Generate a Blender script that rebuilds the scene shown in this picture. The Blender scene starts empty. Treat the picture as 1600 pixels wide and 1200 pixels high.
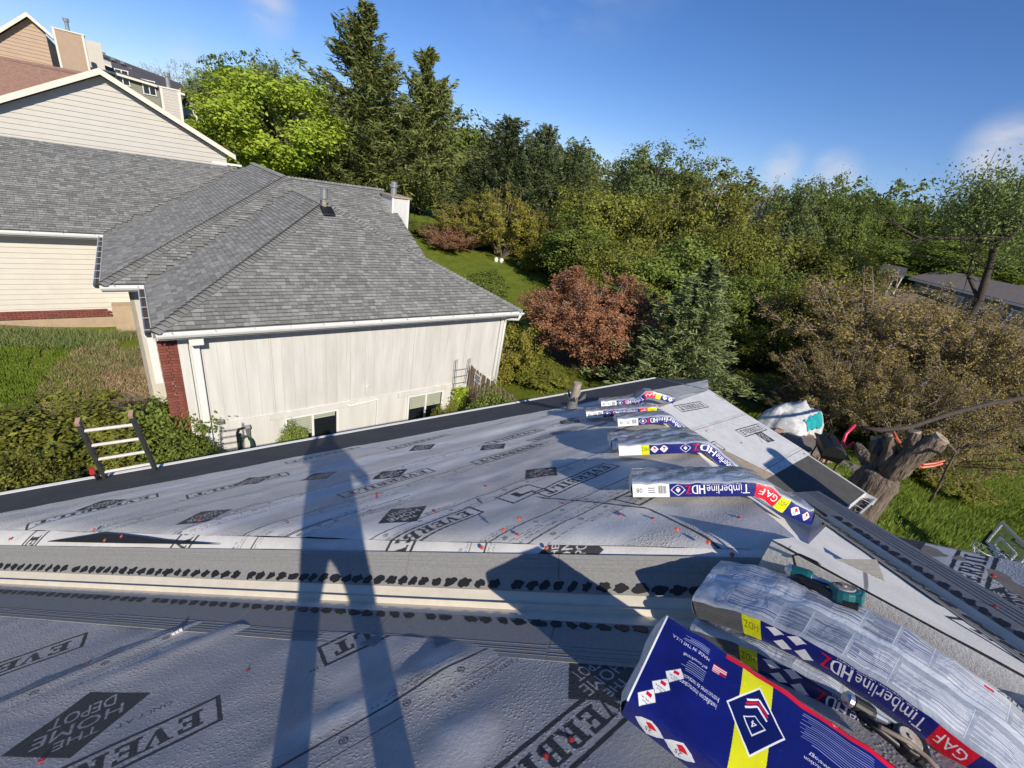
import bpy, bmesh, math, random
import numpy as np
from mathutils import Vector, Matrix
random.seed(7); RNG = np.random.default_rng(7)
SC = bpy.context.scene
# ------------------------------------------------------------------ camera (house axes: X along the eave, Y across it, Z up; eye at the origin)
FPX = 680.0
_d = np.array([535.0 - 800, 2040.0 - 600]); _L = np.hypot(*_d)
PITCH = math.atan(FPX / _L); _up = -_d / _L; _rt = np.array([-_up[1], _up[0]])
CP, SP = math.cos(PITCH), math.sin(PITCH)
AZ = math.radians(50.4)
E1 = np.array([math.sin(AZ), math.cos(AZ), 0]); E2 = np.array([-math.cos(AZ), math.sin(AZ), 0])
def toh(w): return np.array([w @ E1, w @ E2, w[2]])
def ray(x, y):
    r = np.array([x - 800.0, y - 600.0]); u = r @ _rt; v = r @ _up
    w = np.array([u, FPX * CP + v * SP, -FPX * SP + v * CP]); return toh(w / np.linalg.norm(w))
def hp(px, pl):
    n, d = pl; r = ray(*px); return r * (d / (np.asarray(n, float) @ r))
def hz(px, z): return hp(px, ((0, 0, 1), z))
def at(px, py, dist):
    r = ray(px, py); return r * (dist / math.hypot(r[0], r[1]))
fwd = toh(np.array([0, CP, -SP])); up0 = toh(np.array([0, SP, CP])); rt0 = toh(np.array([1.0, 0, 0]))
RT = _rt[0] * rt0 + _up[0] * up0          # direction that moves +x in the picture
UP = -(_rt[1] * rt0 + _up[1] * up0)       # direction that moves -y in the picture
cam = bpy.data.cameras.new('camera'); camo = bpy.data.objects.new('camera', cam); SC.collection.objects.link(camo)
M = Matrix(((RT[0], UP[0], -fwd[0], 0), (RT[1], UP[1], -fwd[1], 0), (RT[2], UP[2], -fwd[2], 0), (0, 0, 0, 1)))
camo.matrix_world = M
cam.sensor_fit = 'HORIZONTAL'; cam.sensor_width = 36.0; cam.lens = 36.0 * FPX / 1600
cam.clip_start = 0.02; cam.clip_end = 2000
SC.camera = camo
# ------------------------------------------------------------------ sun and sky
SUN = -ray(508, 660); SUN[2] += .024; SUN /= np.linalg.norm(SUN)                       # towards the sun: opposite the photographer's shadow
sun_el = math.asin(SUN[2]); sun_az = math.atan2(SUN[0], SUN[1])   # azimuth from +Y, clockwise
sl = bpy.data.lights.new('sun', 'SUN'); sl.energy = 5.0; sl.angle = math.radians(0.5); sl.color = (1.0, 0.92, 0.79)
so = bpy.data.objects.new('sun', sl); SC.collection.objects.link(so)
so.rotation_euler = Vector(SUN).to_track_quat('Z', 'Y').to_euler(); so.location = (0, -20, 60)
world = bpy.data.worlds.new('World'); SC.world = world; world.use_nodes = True
wn = world.node_tree; wn.nodes.clear()
def W_(t, **k):
    n = wn.nodes.new(t)
    for a, b in k.items(): setattr(n, a, b)
    return n
out = W_('ShaderNodeOutputWorld'); bg = W_('ShaderNodeBackground'); bg.inputs[1].default_value = 0.105
sky = W_('ShaderNodeTexSky', sky_type='NISHITA', sun_disc=False)
sky.sun_elevation = sun_el; sky.sun_rotation = sun_az; sky.altitude = 300; sky.air_density = 1.0; sky.dust_density = 0.0; sky.ozone_density = 4.5
hsv = W_('ShaderNodeHueSaturation'); hsv.inputs['Saturation'].default_value = 1.16
wn.links.new(sky.outputs[0], hsv.inputs['Color'])
# small thin clouds: a few soft noise patches on the sky around fixed directions
tc = W_('ShaderNodeTexCoord'); nz = W_('ShaderNodeTexNoise'); nz.inputs['Scale'].default_value = 7.0; nz.inputs['Detail'].default_value = 7; nz.inputs['Roughness'].default_value = .55
mp = W_('ShaderNodeMapping'); mp.inputs['Scale'].default_value = (1, 1, 2.2)
wn.links.new(tc.outputs['Generated'], mp.inputs['Vector']); wn.links.new(mp.outputs[0], nz.inputs['Vector'])
tin = W_('ShaderNodeMixRGB', blend_type='MULTIPLY'); tin.inputs[0].default_value = 1; tin.inputs[2].default_value = (.93, .885, 1.07, 1); wn.links.new(hsv.outputs[0], tin.inputs[1]); cur = tin.outputs[0]
acc = None
for (px, py, rad, amt) in [(412, 8, .06, .6), (1578, 238, .072, .9), (1222, 258, .045, .85), (1300, 278, .055, .9), (290, 78, .045, .3), (900, -250, .3, .35), (2100, 150, .2, .5), (-400, -100, .25, .4)]:
    dv = ray(px, py)
    vm = W_('ShaderNodeVectorMath', operation='DISTANCE'); vm.inputs[1].default_value = tuple(dv)
    wn.links.new(tc.outputs['Generated'], vm.inputs[0])
    mr = W_('ShaderNodeMapRange'); mr.interpolation_type = 'SMOOTHSTEP'; mr.inputs['From Min'].default_value = rad; mr.inputs['From Max'].default_value = rad * .1
    mr.inputs['To Min'].default_value = 0; mr.inputs['To Max'].default_value = amt
    wn.links.new(vm.outputs['Value'], mr.inputs['Value'])
    if acc is None: acc = mr.outputs[0]
    else:
        ad = W_('ShaderNodeMath', operation='MAXIMUM'); wn.links.new(acc, ad.inputs[0]); wn.links.new(mr.outputs[0], ad.inputs[1]); acc = ad.outputs[0]
nr = W_('ShaderNodeMapRange'); nr.inputs['From Min'].default_value = .36; nr.inputs['From Max'].default_value = .62; wn.links.new(nz.outputs[0], nr.inputs['Value'])
mu = W_('ShaderNodeMath', operation='MULTIPLY'); wn.links.new(acc, mu.inputs[0]); wn.links.new(nr.outputs[0], mu.inputs[1])
mx = W_('ShaderNodeMixRGB'); mx.inputs['Color2'].default_value = (6.4, 6.5, 7.0, 1)
wn.links.new(mu.outputs[0], mx.inputs['Fac']); wn.links.new(cur, mx.inputs['Color1'])
wn.links.new(mx.outputs[0], bg.inputs[0]); wn.links.new(bg.outputs[0], out.inputs[0])
vs = SC.view_settings; vs.view_transform = 'Standard'; vs.look = 'None'; vs.exposure = 0.1; vs.gamma = 1.0; vs.use_curve_mapping = False
SC.cycles.max_bounces = 6; SC.cycles.transparent_max_bounces = 8

# ------------------------------------------------------------------ helpers
COL = SC.collection
def tag(o, label=None, cat=None, group=None, kind=None):
    if label: o['label'] = label
    if cat: o['category'] = cat
    if group: o['group'] = group
    if kind: o['kind'] = kind
    return o
def empty(name, loc=(0, 0, 0), label=None, cat=None, group=None):
    o = bpy.data.objects.new(name, None); o.location = tuple(loc); o.empty_display_size = .1; COL.objects.link(o)
    return tag(o, label, cat, group)
def wloc(o):
    if o is None: return Vector((0, 0, 0))
    return wloc(o.parent) + o.matrix_parent_inverse.to_translation() + Vector(o.location)
def link(o, parent=None):
    COL.objects.link(o)
    if parent is not None:
        o.parent = parent
        o.matrix_parent_inverse = Matrix.Translation(-wloc(parent))
    return o
def mesh(name, V, F, mats, parent=None, mi=None, smooth=False, uv=None, loc=None, kind=None):
    me = bpy.data.meshes.new(name)
    V = np.asarray(V, dtype=float).reshape(-1, 3)
    me.from_pydata([tuple(v) for v in V], [], [tuple(f) for f in F])
    for m in (mats if isinstance(mats, (list, tuple)) else [mats]): me.materials.append(m)
    if mi is not None: me.polygons.foreach_set('material_index', np.asarray(mi, dtype=np.int32))
    if smooth: me.polygons.foreach_set('use_smooth', np.ones(len(F), dtype=bool))
    if uv is not None:
        ul = me.uv_layers.new(name='UVMap'); vi = np.zeros(len(me.loops), dtype=np.int32); me.loops.foreach_get('vertex_index', vi)
        ul.data.foreach_set('uv', np.asarray(uv, dtype=np.float32)[vi].ravel())
    me.update()
    o = bpy.data.objects.new(name, me)
    if loc is not None: o.location = tuple(loc)
    if kind: o['kind'] = kind
    return link(o, parent)
def fastmesh(name, V, Q, mats, parent=None, mi=None, smooth=False, kind=None, loc=None):
    """many quads at once"""
    V = np.asarray(V, dtype=np.float32); Q = np.asarray(Q, dtype=np.int32); n = Q.shape[1]
    me = bpy.data.meshes.new(name); me.vertices.add(len(V)); me.vertices.foreach_set('co', V.ravel())
    me.loops.add(Q.size); me.loops.foreach_set('vertex_index', Q.ravel())
    me.polygons.add(len(Q)); me.polygons.foreach_set('loop_start', np.arange(0, Q.size, n, dtype=np.int32)); me.polygons.foreach_set('loop_total', np.full(len(Q), n, dtype=np.int32))
    for m in (mats if isinstance(mats, (list, tuple)) else [mats]): me.materials.append(m)
    if mi is not None: me.polygons.foreach_set('material_index', np.asarray(mi, dtype=np.int32))
    if smooth: me.polygons.foreach_set('use_smooth', np.ones(len(Q), dtype=bool))
    me.update(calc_edges=True); me.validate()
    o = bpy.data.objects.new(name, me)
    if loc is not None: o.location = tuple(loc)
    if kind: o['kind'] = kind
    return link(o, parent)
class MB:
    def __init__(s): s.V = []; s.F = []; s.mi = []
    def add(s, V, F, m=0):
        k = len(s.V); s.V += [tuple(v) for v in V]; s.F += [tuple(i + k for i in f) for f in F]; s.mi += [m] * len(F); return s
    def box(s, c, sx, sy, sz, ax=None, m=0):
        c = np.asarray(c, float); A = np.eye(3) if ax is None else np.asarray(ax, float)
        V = [c + A[0] * sx * i * .5 + A[1] * sy * j * .5 + A[2] * sz * k * .5 for k in (-1, 1) for j in (-1, 1) for i in (-1, 1)]
        return s.add(V, [(0, 2, 3, 1), (4, 5, 7, 6), (0, 1, 5, 4), (2, 6, 7, 3), (0, 4, 6, 2), (1, 3, 7, 5)], m)
    def span(s, p, q, m=0):
        p = np.asarray(p, float); q = np.asarray(q, float); c = (p + q) / 2; d = np.abs(q - p); return s.box(c, *d, m=m)
    def tube(s, pts, rad, n=8, m=0, cap=True):
        pts = [np.asarray(p, float) for p in pts]; k0 = len(s.V); R = rad if hasattr(rad, '__len__') else [rad] * len(pts)
        ref = None
        for i, p in enumerate(pts):
            t = pts[min(i + 1, len(pts) - 1)] - pts[max(i - 1, 0)]; t = t / (np.linalg.norm(t) + 1e-9)
            if ref is None: ref = np.cross(t, [0, 0, 1] if abs(t[2]) < .9 else [1, 0, 0])
            ref = ref - t * (ref @ t); ref /= np.linalg.norm(ref) + 1e-9; b = np.cross(t, ref)
            for j in range(n):
                th = 2 * math.pi * j / n; s.V.append(tuple(p + R[i] * (math.cos(th) * ref + math.sin(th) * b)))
        for i in range(len(pts) - 1):
            for j in range(n):
                a = k0 + i * n + j; b2 = k0 + i * n + (j + 1) % n; s.F.append((a, b2, b2 + n, a + n)); s.mi.append(m)
        if cap:
            s.F.append(tuple(k0 + j for j in range(n))[::-1]); s.F.append(tuple(k0 + (len(pts) - 1) * n + j for j in range(n))); s.mi += [m, m]
        return s
    def prism(s, poly, thick, m=0):
        """polygon (3D, planar), extruded by vector thick"""
        n = len(poly); P = [np.asarray(p, float) for p in poly]; T = np.asarray(thick, float)
        return s.add(P + [p + T for p in P], [tuple(range(n))[::-1], tuple(range(n, 2 * n))] + [(i, (i + 1) % n, n + (i + 1) % n, n + i) for i in range(n)], m)
    def build(s, name, mats, parent=None, smooth=False, kind=None, bevel=0, recenter=False):
        V = np.array(s.V, float); loc = None
        o = mesh(name, V, s.F, mats, parent, mi=s.mi, smooth=smooth, kind=kind)
        if bevel:
            b = o.modifiers.new('bevel', 'BEVEL'); b.width = bevel; b.segments = 2; b.limit_method = 'ANGLE'
        return o
def copyo(o, parent, loc=None):
    c = o.copy(); COL.objects.link(c); c.parent = parent; return c
def copy_tree(o, parent=None):
    c = o.copy(); COL.objects.link(c)
    if parent is not None: c.parent = parent
    for ch in list(o.children): copy_tree(ch, c)
    return c
# --- noise in numpy
def vnoise(x, y, seed=0):
    x = np.asarray(x, float); y = np.asarray(y, float)
    xi = np.floor(x).astype(np.int64); yi = np.floor(y).astype(np.int64); fx = x - xi; fy = y - yi
    def h(i, j):
        n = (i * 374761393 + j * 668265263 + seed * 144665 + 1013) & 0xffffffff; n = (n ^ (n >> 13)) * 1274126177 & 0xffffffff
        return ((n ^ (n >> 16)) & 0xffff) / 65535.0
    u = fx * fx * (3 - 2 * fx); v = fy * fy * (3 - 2 * fy)
    return (h(xi, yi) * (1 - u) + h(xi + 1, yi) * u) * (1 - v) + (h(xi, yi + 1) * (1 - u) + h(xi + 1, yi + 1) * u) * v - .5
def fbm(x, y, oct=4, seed=0):
    s = 0; a = 1.0
    for i in range(oct): s = s + a * vnoise(x * 2 ** i, y * 2 ** i, seed + i * 17); a *= .5
    return s
# ------------------------------------------------------------------ materials
def newmat(name):
    m = bpy.data.materials.new(name); m.use_nodes = True; nt = m.node_tree; nt.nodes.clear()
    o = nt.nodes.new('ShaderNodeOutputMaterial'); p = nt.nodes.new('ShaderNodeBsdfPrincipled'); nt.links.new(p.outputs[0], o.inputs[0]); return m, nt, p
def mat(name, col, rough=.7, var=.15, scale=6.0, col2=None, detail=5, bump=0.0, bscale=None, metal=0.0, stretch=(1, 1, 1), spec=.5, rand=0.0, coat=0.0, bdist=.02):
    m, nt, p = newmat(name); N = nt.nodes.new; L = nt.links.new
    t = N('ShaderNodeTexCoord'); mp = N('ShaderNodeMapping'); mp.inputs['Scale'].default_value = stretch; L(t.outputs['Object'], mp.inputs[0])
    n = N('ShaderNodeTexNoise'); n.inputs['Scale'].default_value = scale; n.inputs['Detail'].default_value = detail; n.inputs['Roughness'].default_value = .62; L(mp.outputs[0], n.inputs['Vector'])
    r = N('ShaderNodeMapRange'); r.inputs['From Min'].default_value = .3; r.inputs['From Max'].default_value = .7; L(n.outputs[0], r.inputs[0])
    mx = N('ShaderNodeMixRGB'); L(r.outputs[0], mx.inputs[0])
    c = np.array(col[:3]); c2 = np.array(col2[:3]) if col2 is not None else c * (1 + var); c1 = c if col2 is not None else c * (1 - var)
    mx.inputs[1].default_value = (*c1, 1); mx.inputs[2].default_value = (*c2, 1); last = mx.outputs[0]
    if rand:
        oi = N('ShaderNodeObjectInfo'); rr = N('ShaderNodeMapRange'); rr.inputs['To Min'].default_value = 1 - rand; rr.inputs['To Max'].default_value = 1 + rand; L(oi.outputs['Random'], rr.inputs[0])
        hv = N('ShaderNodeHueSaturation'); L(rr.outputs[0], hv.inputs['Value']); L(last, hv.inputs['Color']); last = hv.outputs[0]
    L(last, p.inputs['Base Color']); p.inputs['Roughness'].default_value = rough; p.inputs['Metallic'].default_value = metal
    p.inputs['Specular IOR Level'].default_value = spec
    if coat: p.inputs['Coat Weight'].default_value = coat
    if bump:
        b = N('ShaderNodeBump'); b.inputs['Strength'].default_value = bump; b.inputs['Distance'].default_value = bdist
        n2 = N('ShaderNodeTexNoise'); n2.inputs['Scale'].default_value = bscale or scale * 4; n2.inputs['Detail'].default_value = 4; L(mp.outputs[0], n2.inputs['Vector']); L(n2.outputs[0], b.inputs['Height']); L(b.outputs[0], p.inputs['Normal'])
    return m
def leafmat(name, col, col2, trans=.33, rough=.6, vscale=.35):
    """leaves: colour varies from clump to clump and tree to tree"""
    m, nt, p = newmat(name); N = nt.nodes.new; L = nt.links.new
    g = N('ShaderNodeNewGeometry'); n = N('ShaderNodeTexNoise'); n.inputs['Scale'].default_value = vscale * 4; n.inputs['Detail'].default_value = 6; n.inputs['Roughness'].default_value = .75; L(g.outputs['Position'], n.inputs['Vector'])
    r = N('ShaderNodeMapRange'); r.inputs['From Min'].default_value = .32; r.inputs['From Max'].default_value = .68; L(n.outputs[0], r.inputs[0])
    mx = N('ShaderNodeMixRGB'); L(r.outputs[0], mx.inputs[0]); mx.inputs[1].default_value = (*col, 1); mx.inputs[2].default_value = (*col2, 1)
    oi = N('ShaderNodeObjectInfo'); rr = N('ShaderNodeMapRange'); rr.inputs['To Min'].default_value = .8; rr.inputs['To Max'].default_value = 1.2; L(oi.outputs['Random'], rr.inputs[0])
    ri = N('ShaderNodeMapRange'); ri.inputs['To Min'].default_value = .7; ri.inputs['To Max'].default_value = 1.3; L(g.outputs['Random Per Island'], ri.inputs[0])
    mm = N('ShaderNodeMath'); mm.operation = 'MULTIPLY'; L(rr.outputs[0], mm.inputs[0]); L(ri.outputs[0], mm.inputs[1])
    hv = N('ShaderNodeHueSaturation'); L(mm.outputs[0], hv.inputs['Value']); L(mx.outputs[0], hv.inputs['Color']); L(hv.outputs[0], p.inputs['Base Color'])
    p.inputs['Roughness'].default_value = rough; p.inputs['Specular IOR Level'].default_value = .3
    if trans:
        tr = N('ShaderNodeBsdfTranslucent'); L(hv.outputs[0], tr.inputs[0]); ms = N('ShaderNodeMixShader'); ms.inputs[0].default_value = trans
        L(p.outputs[0], ms.inputs[1]); L(tr.outputs[0], ms.inputs[2]); L(ms.outputs[0], [x for x in nt.nodes if x.type == 'OUTPUT_MATERIAL'][0].inputs[0])
    return m
MT = dict(
 strip=mat('starter_strip_granules', (.26, .255, .24), .9, .12, 60, bump=.25, bscale=500),
 dab=mat('black_asphalt_sealant', (.012, .011, .010), .55, .3, 40),
 valley=mat('cream_painted_metal', (.62, .56, .45), .42, .08, 9, bump=.03, spec=.5),
 ice=mat('black_ice_barrier', (.075, .073, .07), .82, .22, 3, bump=.25, bscale=40),
 ice2=mat('granular_membrane', (.075, .073, .068), .9, .15, 5, bump=.3, bscale=300),
 white=mat('white_painted_metal', (.74, .74, .72), .45, .05, 4),
 whitewood=mat('white_painted_wood', (.60, .59, .56), .65, .1, 1.3, stretch=(3, 3, .35), bump=.05),
 stainwood=mat('weathered_white_panel', (.62, .615, .60), .7, .1, 1.1, col2=(.50, .48, .44), stretch=(3.5, 3.5, .5), bump=.05),
 cream=mat('cream_siding', (.57, .53, .455), .6, .05, 2.0),
 tansiding=mat('tan_vinyl_siding', (.42, .30, .21), .65, .05, 2),
 greysiding=mat('grey_green_siding', (.23, .22, .17), .7, .06, 2),
 cream2=mat('ivory_vinyl_siding', (.50, .47, .415), .55, .04, 2),
 trim=mat('ivory_trim', (.70, .66, .56), .5, .05, 3),
 brick=mat('red_brick', (.19, .058, .042), .85, .25, 12, bump=.2, rand=.2),
 mortar=mat('pale_mortar', (.45, .41, .35), .95, .1, 20),
 concrete=mat('tan_concrete', (.40, .30, .20), .9, .12, 3, bump=.15),
 sh=[mat('shingle_grey_%s' % n, c, .92, .14, 30, bump=.3, bscale=260, spec=.3) for n, c in (('dark', (.185, .184, .17)), ('mid', (.225, .224, .208)), ('light', (.262, .26, .243)), ('pale', (.315, .312, .29)))],
 butt=mat('shingle_cut_edge', (.045, .045, .043), .95, .2, 30),
 brownroof=mat('brown_shingles', (.23, .125, .085), .9, .3, 3.0, col2=(.34, .20, .145), stretch=(1.5, 1.5, 4), bump=.3),
 darkroof=mat('charcoal_shingles', (.075, .072, .078), .9, .2, 4, bump=.3),
 greyroof=mat('grey_shingles_far', (.15, .13, .12), .9, .2, 4),
 glass=mat('dark_window_glass', (.012, .016, .02), .08, .2, 1.0, spec=.6),
 blind=mat('pale_green_blind', (.40, .42, .33), .6, .08, 3),
 steel=mat('galvanised_steel', (.42, .42, .42), .38, .12, 6, metal=.7),
 rust=mat('rusty_pipe', (.23, .16, .11), .8, .4, 14, col2=(.42, .38, .33), bump=.2),
 lead=mat('grey_lead_flashing', (.16, .16, .16), .6, .2, 8),
 fibre=mat('black_fibreglass', (.045, .047, .05), .6, .2, 10),
 alum=mat('worn_aluminium', (.62, .58, .53), .45, .12, 20, bump=.05),
 red=mat('red_plastic', (.42, .03, .035), .4, .1, 10),
 orange=mat('orange_plastic', (.52, .10, .05), .45, .1, 10),
 black=mat('black_plastic', (.012, .012, .013), .4, .3, 10),
 blackrough=mat('black_powder_coat', (.010, .010, .011), .5, .3, 10),
 teal=mat('teal_tool_housing', (.012, .115, .125), .35, .15, 6),
 chrome=mat('bare_aluminium_casting', (.62, .63, .64), .28, .1, 10, metal=.9),
 picket=mat('weathered_pickets', (.26, .18, .125), .85, .2, 6, stretch=(4, 4, .6), rand=.2, bump=.2),
 bark=mat('grey_brown_bark', (.06, .045, .034), .95, .4, 14, col2=(.25, .19, .145), stretch=(1, 1, .16), bump=1.0, bscale=20, bdist=.09),
 cutwood=mat('pale_cut_wood', (.36, .28, .20), .85, .2, 14),
 twig=mat('bare_twigs', (.25, .19, .15), .9, .25, 3),
 twiggrey=mat('grey_bare_twigs', (.30, .27, .26), .9, .2, 3),
 darkbark=mat('dark_bark', (.06, .045, .035), .95, .3, 6),
 tarp=mat('silver_tarp', (.55, .55, .54), .45, .3, 5, bump=.7, bscale=6),
 tealcloth=mat('teal_cloth', (.01, .30, .32), .6, .2, 6),
 paver=mat('tan_block', (.34, .215, .145), .9, .2, 9, rand=.25),
 stone=mat('grey_paver', (.17, .145, .125), .9, .2, 5),
 pink=mat('pink_red_hose', (.60, .03, .10), .4, .1, 6),
 hose=mat('dark_green_hose', (.02, .06, .045), .45, .2, 6),
 skin=mat('skin', (.45, .27, .19), .55, .08, 20), cloth=mat('dark_work_clothes', (.05, .06, .09), .85, .15, 20),
)
# ------------------------------------------------------------------ printed surfaces: letters drawn as polygons into generated pictures
_tc = {}
def text_tris(s):
    if s not in _tc:
        cu = bpy.data.curves.new('t', 'FONT'); cu.body = s; cu.resolution_u = 2; ob = bpy.data.objects.new('t', cu); COL.objects.link(ob)
        dg = bpy.context.evaluated_depsgraph_get(); me = ob.evaluated_get(dg).to_mesh(); me.calc_loop_triangles()
        v = np.array([x.co[:2] for x in me.vertices]).reshape(-1, 2); t = np.array([x.vertices[:] for x in me.loop_triangles]).reshape(-1, 3)
        T = v[t] if len(t) else np.zeros((0, 3, 2)); bpy.data.objects.remove(ob); bpy.data.curves.remove(cu)
        T = T / .73; _tc[s] = (T, float(T[..., 0].max()) if len(T) else 0)
    return _tc[s]
R_ = lambda x0, y0, x1, y1: [(x0, y0), (x1, y0), (x1, y1), (x0, y1)]
SLAB = {  # slab serif capitals, unit height, about .8 wide
 'E': [R_(.1, 0, .34, 1), R_(0, .84, .74, 1), R_(0, 0, .74, .16), R_(.34, .43, .56, .57), R_(.6, .7, .74, .9), R_(.6, .1, .74, .3), R_(.5, .36, .6, .64)],
 'V': [[(.1, .95), (.36, .95), (.53, .22), (.44, 0), (.36, 0)], [(.8, .95), (.66, .95), (.48, .2), (.44, 0), (.5, 0)], R_(0, .88, .44, 1), R_(.54, .88, .88, 1)],
 'R': [R_(.1, 0, .34, 1), R_(0, .86, .55, 1), R_(0, 0, .44, .14), R_(.34, .44, .58, .56), [(.5, 1), (.66, .95), (.72, .8), (.72, .66), (.66, .5), (.55, .44), (.5, .56), (.5, .86)], [(.44, .46), (.6, .46), (.84, 0), (.58, 0)]],
 'B': [R_(.1, 0, .34, 1), R_(0, .87, .56, 1), R_(0, 0, .58, .13), R_(.3, .45, .58, .57), [(.5, 1), (.68, .93), (.72, .78), (.7, .6), (.58, .5), (.48, .57), (.5, .87)], [(.5, .5), (.7, .44), (.78, .28), (.74, .1), (.56, 0), (.5, .13), (.52, .44)]],
 'I': [R_(.16, 0, .42, 1), R_(.04, .87, .54, 1), R_(.04, 0, .54, .13)],
 'L': [R_(.1, 0, .34, 1), R_(0, .87, .46, 1), R_(0, 0, .74, .14), R_(.6, .1, .74, .4)],
 'T': [R_(.26, 0, .54, 1), R_(0, .85, .8, 1), R_(0, .62, .13, .9), R_(.67, .62, .8, .9), R_(.16, 0, .64, .12)]}
class Canvas:
    def __init__(s, x0, y0, x1, y1, ppm, base=(0, 0, 0), sy=1.0):
        s.x0, s.y0, s.ppm, s.sy = x0, y0, ppm, sy; s.x1, s.y1 = x1, y1
        s.W = int((x1 - x0) * ppm); s.H = int((y1 - y0) * ppm); s.A = np.empty((s.H, s.W, 3), np.float32); s.A[:] = base
        s.fr = (np.zeros(2), np.array([1.0, 0]), np.array([0, 1.0]))
    def frame(s, o, ang=0.0, sc=1.0):
        c, d = math.cos(ang) * sc, math.sin(ang) * sc
        s.fr = (np.asarray(o, float), np.array([c, d]), np.array([-d, c])); return s
    def _px(s, P):
        o, ex, ey = s.fr; P = np.asarray(P, float); Q = o * np.array([1, s.sy]) + P[..., :1] * ex + P[..., 1:2] * ey
        Q = Q * np.array([1, 1 / s.sy]); return (Q - (s.x0, s.y0)) * s.ppm
    def tris(s, T, col, ch=None):
        T = s._px(T)
        for t in T:
            mn = np.maximum(np.floor(t.min(0)).astype(int), 0); mxx = np.minimum(np.ceil(t.max(0)).astype(int) + 1, (s.W, s.H))
            if (mxx <= mn).any(): continue
            X, Y = np.meshgrid(np.arange(mn[0], mxx[0]) + .5, np.arange(mn[1], mxx[1]) + .5)
            (ax, ay), (bx, by), (cx, cy) = t; d = (by - cy) * (ax - cx) + (cx - bx) * (ay - cy)
            if abs(d) < 1e-9: continue
            l1 = ((by - cy) * (X - cx) + (cx - bx) * (Y - cy)) / d; l2 = ((cy - ay) * (X - cx) + (ax - cx) * (Y - cy)) / d
            k = (l1 >= -1e-6) & (l2 >= -1e-6) & (l1 + l2 <= 1 + 1e-6); sub = s.A[mn[1]:mxx[1], mn[0]:mxx[0]]
            if ch is None: sub[k] = col
            else: sub[..., ch][k] = col
        return s
    def poly(s, P, col, ch=None):
        P = np.asarray(P, float); return s.tris(np.array([[P[0], P[i], P[i + 1]] for i in range(1, len(P) - 1)]), col, ch)
    def rect(s, x0, y0, x1, y1, col, ch=None): return s.poly(R_(x0, y0, x1, y1), col, ch)
    def line(s, p, q, w, col, ch=None):
        p, q = np.asarray(p, float), np.asarray(q, float); d = q - p; d /= np.linalg.norm(d) + 1e-9; n = np.array([-d[1], d[0]]) * w / 2
        return s.poly([p + n, q + n, q - n, p - n], col, ch)
    def ring(s, c, r, w, col, ch=None):
        for i in range(14):
            a, b = 2 * math.pi * i / 14, 2 * math.pi * (i + 1) / 14
            s.line((c[0] + r * math.cos(a), c[1] + r * math.sin(a)), (c[0] + r * math.cos(b), c[1] + r * math.sin(b)), w, col, ch)
    def text(s, t, x, y, h, col, ch=None, align=0, cond=1.0, maxw=None):
        T, w = text_tris(t); k = cond
        if maxw and w * h * k > maxw: k = maxw / (w * h)
        return s.tris(T * np.array([h * k, h]) + np.array([x - align * w * h * k, y]), col, ch)
    def image(s, name, rgb=True):
        im = bpy.data.images.new(name, s.W, s.H, alpha=False, float_buffer=False)
        im.colorspace_settings.name = 'sRGB' if rgb else 'Non-Color'
        px = np.ones((s.H, s.W, 4), np.float32); A = s.A
        px[..., :3] = np.clip(A, 0, 1); im.pixels.foreach_set(px.ravel()); im.update(); im.pack(); return im
def everbilt(C, o, ang, L=.95, Hh=.2):
    """boxed word; o is the start (left end, middle) of the box in reading direction"""
    C.frame(o, ang); t = .02; h = Hh / 2
    C.rect(0, -h, L, -h + t, 1, 0).rect(0, h - t, L, h, 1, 0).rect(0, -h, t, h, 1, 0).rect(L - t, -h, L, h, 1, 0)
    x = .07; ch = Hh * .56; wd = (L - .14) / 6.55
    for g in 'EVERBILT':
        for P in SLAB[g]: C.poly([(x + p[0] * wd, -ch / 2 + p[1] * ch) for p in P], 1, 0)
        x += wd * (.62 if g == 'I' else .86)
    C.text('TM', L + .02, h - .03, .025, 1, 0)
def depot(C, c, ang, half=.25):
    C.frame(c, ang); C.poly([(-half, 0), (0, -half), (half, 0), (0, half)], 1, 0); k = half / .25
    C.text('THE', 0, .085 * k, .06 * k, 0, 0, .5, 1.0); C.text('HOME', 0, -.02 * k, .088 * k, 0, 0, .5, .92); C.text('DEPOT', 0, -.125 * k, .088 * k, 0, 0, .5, .62)
    C.text('ONLY AT', -half * .55, half * .62, .035, 1, 0, 1.0)
def rollmarks(C, o, ang, L, flip=False):
    """the roll's edge line with nail targets and its small print"""
    C.frame(o, ang); C.rect(0, -.006, L, .006, 1, 0)
    C.rect(0, .10, L, .104, 1, 0)
    i = 0
    x = .12
    while x < L - .2:
        C.ring((x, .05), .016, .006, 1, 0); C.ring((x, .05), .006, .005, 1, 0); x += .27; i += 1
    x = .05
    while x < L - .5:
        C.text('MEETS ASTM D226 TYPES I & II', x, .15, .026, 1, 0, maxw=.8); C.text('ALWAYS WEAR SAFETY EQUIPMENT AND USE CAUTION', x + .1, .12, .014, 1, 0, maxw=.8)
        C.text('ALWAYS WEAR SAFETY EQUIPMENT AND USE CAUTION', x + .25, -.035, .014, 1, 0, maxw=.8); C.text('ON EVERBILT SLICK, ICE, DEBRIS, AND/OR DUST', x + .25, -.06, .014, 1, 0, maxw=.75)
        x += 1.05
def ticks(C, o, ang, L):
    C.frame(o, ang); C.rect(0, -.004, L, .004, 1, 0); C.rect(0, .05, L, .053, 1, 0); x = .1; i = 0
    while x < L:
        C.rect(x, -.07 - .05 * (i % 2), x + .008, -.03 - .05 * (i % 2), 1, 0); x += .12; i += 1
    x = .1
    while x < L - .4:
        C.text('ALWAYS WEAR SAFETY EQUIPMENT AND USE CAUTION', x, .02, .016, 1, 0, maxw=.7); x += .9
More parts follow.
